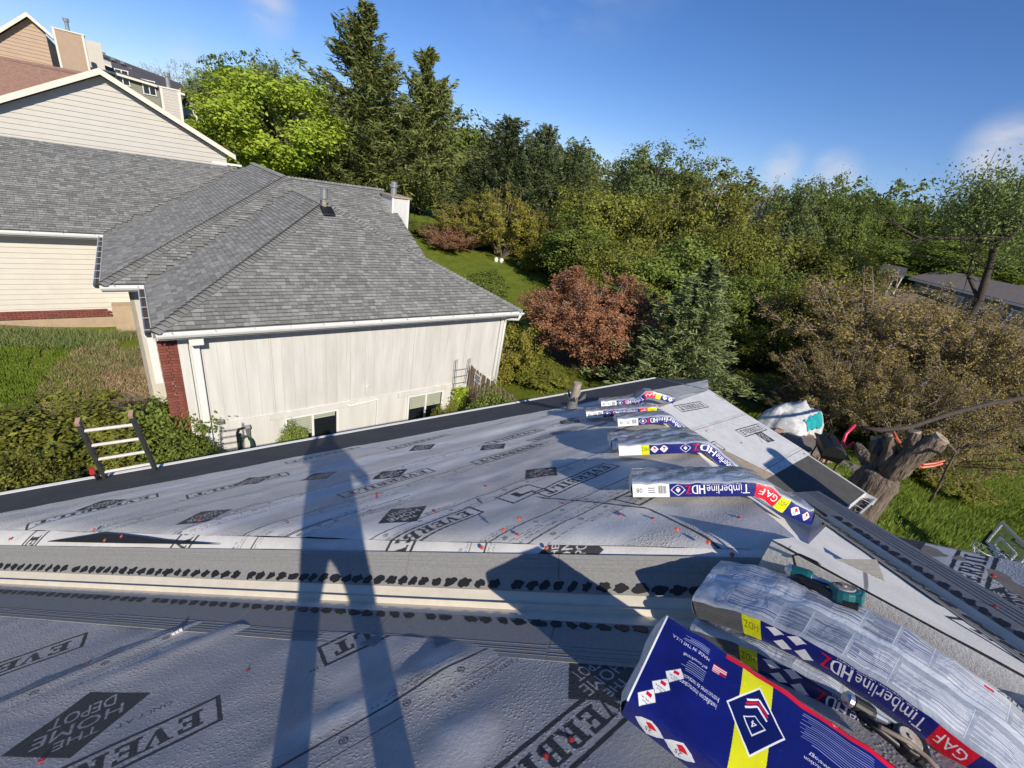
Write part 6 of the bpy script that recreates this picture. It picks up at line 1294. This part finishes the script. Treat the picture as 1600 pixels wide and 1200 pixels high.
MB().prism([N(npv((152, 97), 68)[0], 68, npv((152, 97), 68)[2]), N(npv((175, 106), 68)[0], 68, npv((175, 106), 68)[2]), N(npv((175, 106), 68)[0], 70, npv((175, 106), 68)[2] + .5), N(npv((152, 97), 68)[0], 70, npv((152, 97), 68)[2] + .5)], (0, 0, .15)).build('porch_roof', MT['trim'], tw)
h2, p_, r_ = gable_house(84, (282, 129), (296, 148), (272, 142), 6, -3, MT['greysiding'], MT['darkroof'], MT['white'], 'small grey gabled house end beyond the charcoal townhouses')
h3, p_, r_ = gable_house(80, (317, 146), (330, 152), (300, 153), 6, -4, MT['greysiding'], MT['darkroof'], MT['white'], 'dark roofed little house left of the narrow conifer')
h4 = empty('house', N(npv((305, 190), 76)[0], 77, -4), 'brown roofed house with pale porch below the little dark roofed house', 'house')
a, b, c, d = npv((280, 163), 75), npv((328, 178), 75), npv((326, 157), 79), npv((292, 152), 79)
MB().prism([N(a[0], 75, a[2]), N(b[0], 75, b[2]), N(c[0], 79, c[2]), N(d[0], 79, d[2])], (0, 0, .15)).build('roof', MT['greyroof'], h4); sidingwall([(a[0], -5), (b[0], -5), (b[0], b[2] - .1), (a[0], a[2] - .1)], 75.4, MT['cream'], h4, .2)
for (x, y) in ((300, 192), (316, 188)): q = npv((x, y), 75.2); MB().box(N(q[0], 75.3, q[2]), 1.0, .1, 1.6, NAX).build('window', MT['glass'], h4)
for x in (308, 318, 326): q = npv((x, 190), 74); MB().box(N(q[0], 74, q[2] - 1), .16, .16, 3.4, NAX).build('porch_post', MT['white'], h4)
# ------------------------------------------------------------------ far grey house on the right and the carport beside it
A, B = at(1432, 437, 74), at(1660, 487, 66); A[2] -= .0; B[2] = A[2]; t, Ln = along(A, B); bk = np.array([-t[1], t[0], 0]); bk = bk if bk @ A > 0 else -bk; U = np.array([0, 0, 1.0]); AX = (t, bk, U)
rh_ = empty('house', (A + B) / 2 - U * 3, 'low grey house with white framed windows far behind the rusty trees', 'house')
MB().prism([A - U * .1, B - U * .1, B - U * 3.4, A - U * 3.4], bk * 7).build('wall', mat('grey_house_wall', (.20, .20, .215), .8, .08, 1), rh_)
MB().prism([A - bk * .6 - t * .5, B - bk * .6 + t * .5, B + bk * 3.5 + U * 1.5 + t * .5, A + bk * 3.5 + U * 1.5 - t * .5], U * .12).build('roof', MT['greyroof'], rh_); MB().prism([A + bk * 3.5 + U * 1.5 - t * .5, B + bk * 3.5 + U * 1.5 + t * .5, B + bk * 7.6 + t * .5, A + bk * 7.6 - t * .5], U * .12).build('roof', MT['greyroof'], rh_)
MB().box((A + B) / 2 - bk * .62 - U * .05, Ln + 1, .06, .22, AX).build('fascia', MT['white'], rh_)
for x, n in ((.12, 1), (.27, 2), (.55, 2), (.8, 1)):
    for k in range(n):
        c = A + t * (x * Ln + k * 1.5) - U * 1.3 - bk * .03; w = empty('window', c); w.parent = rh_; w.matrix_parent_inverse = Matrix.Translation(-wloc(rh_)); MB().box(c, 1.2, .05, 1.3, AX).build('pane', MT['blind'], w); f = MB()
        for du in (-.62, 0, .62): f.box(c - bk * .03 + t * du, .13, .08, 1.4, AX)
        for dw in (-.68, 0, .68): f.box(c - bk * .03 + U * dw, 1.38, .078, .12, AX)
        f.build('frame', MT['white'], w)
A, B = at(1372, 425, 70), at(1412, 434, 70); B[2] = A[2]; t, Ln = along(A, B); bk = np.array([-t[1], t[0], 0]); AX = (t, bk, U); cpt = empty('carport', A - U * 3, 'dark open carport with white posts left of the far grey house', 'carport')
MB().prism([A - bk * .3, B - bk * .3, B + bk * 5 + U * .8, A + bk * 5 + U * .8], U * .12).build('roof', MT['darkroof'], cpt); MB().prism([A + bk * 4.4, B + bk * 4.4, B + bk * 4.4 - U * 3.6, A + bk * 4.4 - U * 3.6], bk * .1).build('wall', MT['darkbark'], cpt); MB().box((A + B) / 2 - bk * .3, Ln, .08, .2, AX).build('fascia', MT['steel'], cpt)
for x in (.05, .35, .68, .95): MB().box(A + t * Ln * x - U * 1.4, .12, .12, 2.8, AX).build('post', MT['white'], cpt)
w = [at(1365, 382, 60), at(1480, 410, 50), at(1600, 428, 45), at(1760, 452, 42)]; tag(MB().tube(w, .022, 6).build('utility_wire', MT['lead'], None), 'thin utility wire sagging in front of the right hand trees', 'wire')
# tall bare limbs at the right edge
tb = empty('bare_tree', (0, 0, 0), 'tall dark tree with long crooked limbs at the right edge of the photo', 'tree'); b0 = at(1535, 470, 40); b0[2] = float(tz(b0[0], b0[1])); tb.location = tuple(b0)
m = MB()
for pts, r in (([(1530, 470, 40), (1545, 420, 40), (1555, 380, 40), (1590, 345, 40), (1640, 330, 40)], .22), ([(1555, 380, 40), (1500, 372, 39), (1440, 374, 38), (1400, 352, 37)], .14), ([(1562, 372, 40), (1572, 340, 41), (1566, 318, 41), (1590, 290, 41)], .13), ([(1530, 470, 40), (1512, 430, 41), (1520, 400, 41)], .13), ([(1566, 318, 41), (1540, 300, 41), (1528, 290, 41)], .06), ([(1600, 342, 40), (1580, 372, 39), (1530, 368, 38)], .09)):
    P = [at(*q) for q in pts]; m.tube(P, [r * (1 - .75 * i / (len(P) - 1)) for i in range(len(P))], 7, cap=False)
    for p in P[1:]:
        for k in range(9): d = RNG.normal(size=3) * .8 + (0, 0, .3); L_ = random.uniform(.6, 1.8); q = p + d * L_; m.tube([p, (p + q) / 2 + RNG.normal(size=3) * .1, q], [.03, .02, .006], 4, cap=False)
P0 = at(1530, 470, 40); m.tube([(P0[0], P0[1], b0[2] - .3), P0], [.28, .22], 8, cap=False); m.build('trunk', MT['darkbark'], tb, smooth=True)
C = np.concatenate([at(x, y, 40.5) + RNG.normal(size=(1900, 3)) * (1.25, 1.25, .75) for x, y in ((1575, 300), (1552, 305), (1590, 318), (1540, 335), (1600, 370), (1530, 345), (1560, 330))]); V, Qd = quads(C, .085, .2, .6); fastmesh('crown', V, Qd, LF['leafy' if 'leafy' in LF else 'pale'], tb)
# ------------------------------------------------------------------ back yard: lopped trunk, patio, grill, hoop
tr = empty('lopped_tree', at(1335, 820, 11.5), 'thick leaning tree trunk with sawn off limbs standing beyond the porch gutter', 'tree'); m = MB(); ends = []
def lim(pts, r): P = [at(*q) for q in pts]; m.tube(P, r, 12); ends.append((P[-1], P[-1] - P[-2], r[-1])); return P
gz_ = at(1310, 850, 11.6); lim([(1270, 925, 11.4), (1300, 860, 11.4), (1318, 822, 11.4), (1345, 780, 11.3), (1368, 752, 11.2), (1386, 736, 11.2)], [.60, .52, .46, .42, .40, .33])
lim([(1380, 745, 11.2), (1412, 722, 11.1), (1440, 702, 11.1), (1474, 683, 11.1)], [.27, .22, .19, .17]); lim([(1378, 742, 11.2), (1372, 712, 11.3), (1368, 680, 11.4)], [.2, .14, .115]); lim([(1380, 735, 11.1), (1392, 705, 11.1), (1392, 676, 11.1)], [.16, .11, .10]); lim([(1425, 712, 11.1), (1430, 690, 11.1), (1429, 672, 11.1)], [.16, .14, .12])
lim([(1372, 745, 11.4), (1348, 712, 11.8), (1338, 690, 12.0)], [.18, .13, .10]); lim([(1442, 698, 11.05), (1462, 705, 10.9), (1475, 711, 10.8)], [.06, .04, .03])
o = m.build('trunk', MT['bark'], tr, smooth=True); V = np.array([v.co for v in o.data.vertices]); nz2 = .05 * fbm(V[:, 0] * 3 + V[:, 1] * 2, V[:, 2] * 1.5, 3, 4) + .025 * vnoise(V[:, 0] * 9, V[:, 2] * 3, 7)
sub = o.modifiers.new('sub', 'SUBSURF'); sub.levels = 0; sub.render_levels = 2; sub.subdivision_type = 'CATMULL_CLARK'
tx = bpy.data.textures.new('bark_relief', 'CLOUDS'); tx.noise_scale = .12; dp = o.modifiers.new('relief', 'DISPLACE'); dp.texture = tx; dp.strength = .10; dp.texture_coords = 'LOCAL'
for p, d, r in ends[1:5]: d = d / np.linalg.norm(d); MB().tube([p - d * .10, p - d * .012], r * .80, 14).build('sawn_face', MT['cutwood'], tr)
# leaning dead limb across the yard, straps and hoses
tag(MB().tube([at(1345, 668, 12.5), at(1375, 672, 12.6), at(1420, 668, 13.5), at(1480, 648, 15), at(1540, 632, 17), at(1610, 620, 19)], [.045, .05, .05, .055, .055, .06], 7, cap=True).build('fallen_limb', MT['darkbark'], None, smooth=True), 'long dark dead limb resting across the sawn off limbs', 'branch')
tag(MB().tube([at(1336, 664, 12.4), at(1322, 678, 12.2), at(1317, 692, 12.1), at(1322, 700, 12.0), at(1334, 692, 12.0)], .035, 8).build('hose', MT['pink'], None, smooth=True), 'pink red hose loop hanging beside the lopped trunk', 'hose')
tag(MB().tube([at(1396, 675, 11.0), at(1400, 684, 10.9), at(1406, 692, 10.9)], .03, 6).build('strap', MT['orange'], None), 'short orange strap hanging on the sawn off limb', 'strap')
P = [at(1425, 724, 14.5), at(1440, 730, 14.8), at(1458, 728, 15), at(1472, 724, 15.2)]; tag(MB().tube(P, .035, 6).tube([p + (0, 0, .09) for p in P], .03, 6).build('strap', MT['orange'], None), 'long orange strap stretched behind the lopped trunk', 'strap')
sap = empty('sapling', at(1456, 780, 17.5), 'thin bare crooked sapling standing on the lawn by the hoop', 'tree'); m = MB(); m.tube([at(1452, 784, 17.6), at(1466, 762, 17.4), at(1478, 735, 17.2), at(1494, 706, 17), at(1510, 690, 17)], [.04, .035, .03, .025, .015], 7); m.tube([at(1494, 706, 17), at(1478, 690, 17), at(1450, 684, 17)], [.04, .03, .01], 5); m.tube([at(1500, 700, 17), at(1540, 690, 17.2), at(1575, 700, 17.4)], [.04, .03, .01], 5); m.build('trunk', MT['bark'], sap, smooth=True)
def gnd(p, o=0): return np.array([p[0], p[1], float(tz(p[0], p[1])) + o])
pz0 = at(1258, 690, 17.0); zpat = pz0[2] - .35
pat = []
for i in range(5):
    for j in range(7):
        p = at(1268, 700, 16.8) + np.array([(i - 3) * .62 + (j % 2) * .3, (j - 4) * .42, 0]); p[2] = zpat + random.uniform(-.01, .01); pat.append(p)
tp = MB().box((0, 0, 0), .6, .4, .08).build('paver', MT['stone'], None); paver_root = empty('patio', (pat[17][0], pat[17][1], zpat), 'grey paver patio under the fire pit and grill', 'patio'); tp.parent = paver_root
MB().span((pat[0][0] - .5, pat[0][1] - .5, zpat - .5), (pat[-1][0] + .7, pat[-1][1] + .5, zpat - .05)).build('base', MT['stone'], paver_root)
for i, p in enumerate(pat): o = tp if i == 0 else tp.copy(); (COL.objects.link(o) if i else None); o.location = tuple(p - np.array(paver_root.location))
fp = empty('fire_pit', (pz0[0], pz0[1], zpat), 'round grey fire pit lid ringed with tan blocks beyond the porch rake', 'fire pit'); MB().tube([pz0 - (0, 0, .30), pz0 - (0, 0, .02), pz0], [.62, .62, .58], 24).build('lid', MT['stone'], fp)
for r in range(2):
    for k in range(16): a = 2 * math.pi * (k + .5 * r) / 16; c = pz0 + np.array([math.cos(a) * .86, math.sin(a) * .86, -.26 + r * .16]); MB().box(c, .18, .30, .15, ((math.cos(a), math.sin(a), 0), (-math.sin(a), math.cos(a), 0), (0, 0, 1))).build('block', MT['paver'], fp)
wl = empty('block_wall', at(1230, 690, 16), 'low garden wall of loose tan blocks beside the fire pit', 'wall'); wl.location[2] = zpat
for i in range(14):
    for r in range(2): c = at(1212 + i * 7.5 + r * 3, 690 + i * 3.4, 15.6); c[2] = zpat + .1 + r * .16; MB().box(c, .26, .2, .14, ((.8, .6, 0), (-.6, .8, 0), (0, 0, 1))).build('block', MT['paver'], wl)
# tarp covered heap
tc0 = at(1240, 652, 18.5); g = 18; V = []; F = []
for i in range(g + 1):
    for j in range(g + 1):
        x, y = (i / g - .5) * 2.5, (j / g - .5) * 1.7; e = max(0, 1 - (abs(x) / 1.25) ** 3.2) * max(0, 1 - (abs(y) / .85) ** 3); V.append(tc0 + np.array([x, y, -.75 + 1.1 * e ** .55 + .55 * abs(vnoise(x * 2.3, y * 2.9, 4)) + .25 * abs(vnoise(x * 5, y * 6, 5))]))
F = [(i * (g + 1) + j, (i + 1) * (g + 1) + j, (i + 1) * (g + 1) + j + 1, i * (g + 1) + j + 1) for i in range(g) for j in range(g)]
heap = empty('covered_heap', (tc0[0], tc0[1], zpat), 'heap covered with crumpled silver tarp and a teal cloth at its foot', 'heap'); mesh('tarp', V, F, MT['tarp'], heap, smooth=True); V2 = [v + np.array([.02, -.03, .02]) for k, v in enumerate(V)]; F2 = [f for f in F if 4 <= f[0] // (g + 1) <= 13 and 1 <= f[0] % (g + 1) <= 3]; mesh('teal_cloth', [V2[i] for i in sorted({k for f in F2 for k in f})], [[sorted({k for f in F2 for k in f}).index(k) for k in f] for f in F2], MT['tealcloth'], heap, smooth=True)
# charcoal grill with side shelf
gc = at(1298, 698, 15.8); gl = empty('grill', (gc[0], gc[1], zpat), 'black barrel grill with side shelf on the patio', 'grill'); ga = (np.array([.86, .5, 0]), np.array([-.5, .86, 0]), U); G3 = lambda x, y, z: np.array([gc[0], gc[1], 0]) + ga[0] * x + ga[1] * y + np.array([0, 0, zpat + z])
m = MB(); k0 = 10; prof = [(.30 * math.cos(a), .30 * math.sin(a)) for a in np.linspace(0, math.pi, k0)] + [(-.30, -.02), (-.24, -.20), (.24, -.20), (.30, -.02)]; n = len(prof); m.add([G3(x, y, .92 + z) for x in (-.5, .5) for y, z in prof], [(i, (i + 1) % n, n + (i + 1) % n, n + i) for i in range(n)] + [tuple(range(n))[::-1], tuple(range(n, 2 * n))]); m.build('firebox', MT['black'], gl, bevel=.01)
for x in (-.42, .42):
    for y in (-.24, .24): MB().tube([G3(x, y, 0), G3(x, y * .9, .8)], .022, 6).build('leg', MT['blackrough'], gl)
MB().box(G3(.78, 0, .88), .5, .5, .03, ga).build('shelf', MT['black'], gl); MB().box(G3(0, -.38, .9), .8, .2, .03, ga).build('shelf', MT['black'], gl); MB().tube([G3(-.35, -.33, 1.02), G3(.35, -.33, 1.02)], .015, 6).build('handle', MT['steel'], gl); MB().tube([G3(.2, .1, 1.2), G3(.2, .1, 1.42)], .05, 8).build('chimney_pipe', MT['black'], gl)
for y in (-.3, .3): MB().tube([G3(.46, y, .10), G3(.46, y + .04, .10)], .10, 12).build('wheel', MT['blackrough'], gl)
# basketball hoop
BL_, TL_ = at(1539, 846, 15.5), at(1565, 815, 15.5); rt_ = at(1668, 905, 14.0) - BL_; rt_[2] = 0; rt_ /= np.linalg.norm(rt_); hgt = TL_[2] - BL_[2] + .02; upb = np.array([0, 0, 1.0]); nb_ = np.cross(rt_, upb); W_b = hgt * 1.55
hoop = empty('basketball_hoop', (BL_ + rt_ * W_b / 2) * (1, 1, 0) + np.array([0, 0, float(tz(*(BL_ + rt_)[:2]))]), 'portable basketball hoop with clear white edged backboard at the right edge', 'basketball hoop')
gm_, gnt, gp = newmat('backboard_acrylic'); gp.inputs['Base Color'].default_value = (.80, .85, .82, 1); gp.inputs['Roughness'].default_value = .12; gp.inputs['Transmission Weight'].default_value = .9; gp.inputs['IOR'].default_value = 1.1
BX = (rt_, nb_, upb); cb_ = BL_ + rt_ * W_b / 2 + upb * hgt / 2; MB().box(cb_, W_b, .02, hgt, BX).build('backboard', gm_, hoop); f = MB()
for s in (-1, 1): f.box(cb_ + rt_ * s * (W_b / 2 - .03), .06, .03, hgt, BX); f.box(cb_ + upb * s * (hgt / 2 - .03), W_b - .12, .028, .06, BX)
for s in (-1, 1): f.box(cb_ + rt_ * s * .28 - upb * hgt * .18, .045, .028, hgt * .42, BX); f.box(cb_ + upb * (s * hgt * .19 - hgt * .18), .515, .026, .045, BX)
f.build('frame', MT['white'], hoop); e = MB(); e.box(cb_ - upb * (hgt / 2 + .03), W_b + .1, .06, .07, BX); e.box(BL_ - rt_ * .02 + upb * hgt * .25, .07, .05, hgt * .5, BX); e.build('frame_edge', MT['blackrough'], hoop)
sd = -1 if nb_ @ cb_ > 0 else 1; pb = cb_ + nb_ * sd * -.9; gp_ = float(tz(pb[0], pb[1])); MB().tube([(pb[0], pb[1], gp_), (pb[0], pb[1], cb_[2] - .1)], .06, 10).build('pole', MT['blackrough'], hoop); MB().tube([(pb[0], pb[1], cb_[2] - .5), cb_ - upb * .2], .04, 8).build('arm', MT['blackrough'], hoop); MB().tube([(pb[0], pb[1], cb_[2] - .2), cb_ + upb * .2], .04, 8).build('arm', MT['blackrough'], hoop); MB().box((pb[0], pb[1], gp_ + .1), 1.0, .7, .2, BX).build('base', MT['black'], hoop, bevel=.04)
rc = cb_ + nb_ * sd * .30 - upb * hgt * .42; MB().tube([rc + (rt_ * math.cos(a) + nb_ * math.sin(a)) * .23 for a in np.linspace(0, 2 * math.pi, 20)], .012, 6, cap=False).build('rim', MT['white'], hoop); MB().box(rc - nb_ * sd * .26, .14, .1, .12, BX).build('rim_bracket', MT['white'], hoop)
nm_ = MB()
for k in range(12):
    for s in (1, -1): a = 2 * math.pi * k / 12; a2 = a + s * .5; nm_.tube([rc + (rt_ * math.cos(a) + nb_ * math.sin(a)) * .23, rc + (rt_ * math.cos(a2) + nb_ * math.sin(a2)) * .15 - upb * .22, rc + (rt_ * math.cos(a) + nb_ * math.sin(a)) * .11 - upb * .42], .006, 4)
nm_.build('net', MT['white'], hoop)
# ------------------------------------------------------------------ fences, trellis, hose
f0 = N(*npx((735, 570), .35)); f1 = hz((812, 628), f0[2]); t, Ln = along(f0, f1); nn = np.array([-t[1], t[0], 0]); fe = empty('wooden_fence', (f0 + f1) / 2 * (1, 1, 0) + (0, 0, -8.9), 'weathered brown picket fence running from the white house corner', 'fence'); x = 0; pk = None
while x < Ln + .3:
    c = f0 + t * (x + .07); hh = 1.85
    if pk is None: pk = MB().prism([(-.062, 0, 0), (.062, 0, 0), (.062, 0, hh - .05), (.035, 0, hh), (-.035, 0, hh), (-.062, 0, hh - .05)], (0, .018, 0)).build('picket', MT['picket'], None); pk.parent = fe; o = pk
    else: o = pk.copy(); COL.objects.link(o)
    o.rotation_euler = (random.uniform(-.01, .01), random.uniform(-.012, .012), math.atan2(t[1], t[0])); o.location = tuple(c - np.array([0, 0, hh - random.uniform(-.02, .02)]) - np.array(fe.location)); x += .138
for z in (.35, 1.4): MB().box((f0 + f1) / 2 + nn * .05 - np.array([0, 0, z]), Ln + .3, .04, .09, (t, nn, U)).build('rail', MT['picket'], fe)
c = f0 + t * .62 - np.array([0, 0, .30]); m = MB().box(c - nn * .03 * (1 if nn @ f0 > 0 else -1), .42, .012, .34, (t, nn, U)).build('sign', MT['white'], fe); s_ = -nn if nn @ f0 > 0 else nn
for i, (w, z) in enumerate(((.34, .10), (.30, .03), (.34, -.04), (.2, -.11))): MB().box(c + s_ * .038 + np.array([0, 0, z]), w, .004, .04, (t, nn, U)).build('sign_print', MT['black'], m)
tl = empty('trellis', N(8.35, .3, -4.4), 'thin wire trellis against the white wall beside the fence', 'trellis'); q0, q1 = npx((706, 640), .3), npx((713, 562), .3); q2, q3 = npx((727, 600), .3), npx((734, 560), .3); m = MB()
for a, b in ((q0, q1), (q2, q3)): m.tube([N(a[0], .3, a[2]), N(b[0], .3, b[2])], .012, 5); m.tube([N(a[0] + .06, .3, a[2]), N(b[0] + .06, .3, b[2] + .02)], .010, 5)
for k in range(7): z = q0[2] + (q1[2] - q0[2]) * k / 7.5; m.tube([N(q0[0] + (q1[0] - q0[0]) * k / 7.5, .3, z), N(q2[0] + .06, .3, z)], .009, 5)
m.build('wire_frame', MT['lead'], tl); c0 = npx((718, 625), .25); C = np.stack([RNG.normal(c0[0], .16, 900), RNG.normal(.2, .07, 900), -4.4 + RNG.random(900) ** .8 * 1.35], 1); C = np.array([N(*c) for c in C]); V, Qd = quads(C, .055, .2, .6); tag(fastmesh('vine', V, Qd, LF['lime']), 'bright green vine climbing the wire trellis', 'vine')
a = npx((383, 690), .3); m = MB(); 
for k in range(5): m.tube([N(a[0] + (.13 + .015 * k) * math.cos(th), .28 - .02 * k, -3.72 + .34 * math.sin(th)) for th in np.linspace(0, 2 * math.pi, 18)], .014, 6, cap=False)
tag(m.build('garden_hose', MT['hose'], None, smooth=True), 'coiled dark green garden hose hanging on the white wall', 'hose')
d0, d1 = at(1505, 640, 34), at(1660, 700, 33); d1[2] = d0[2]; t, Ln = along(d0, d1); df = empty('dark_fence', (d0 + d1) / 2 - U * 1.5, 'dark board fence at the right edge beyond the lawn', 'fence'); x = 0; bd = None
while x < Ln:
    c = d0 + t * x
    if bd is None: bd = MB().box((0, 0, 0), .17, .025, 1.8).build('board', MT['darkbark'], None); bd.parent = df; o = bd
    else: o = bd.copy(); COL.objects.link(o)
    o.rotation_euler = (0, 0, math.atan2(t[1], t[0])); o.location = tuple(c - U * .9 - np.array(df.location)); x += .185
for i, (x, y) in enumerate(((775, 408), (783, 411), (868, 408), (812, 410))): p = at(x, y, 45); p[2] = float(tz(p[0], p[1])) + .15; tag(MB().tube([p - (0, 0, .3), p + (0, 0, .1), p + (0, 0, .25)], [.2, .22, .1], 8).build('stone', MT['white'], None, smooth=True), ('leftmost pale stone of the pair below the dry reddish shrub', 'right hand pale stone of the pair below the yellow green shrub', 'pale stone at the right end of the shrub bed', 'lone pale stone midway along the shrub bed')[i], 'stone', 'pale stones along the shrub bed')
tag(MB().prism([gnd(at(x, y, dd), .15) for x, y, dd in ((712, 398, 46), (716, 376, 46.3), (735, 380, 46.3), (738, 402, 46))], N2 * .25).build('brick_slab', MT['brick'], None), 'small reddish brick block among the shrubs by the back lawn', 'brick block')
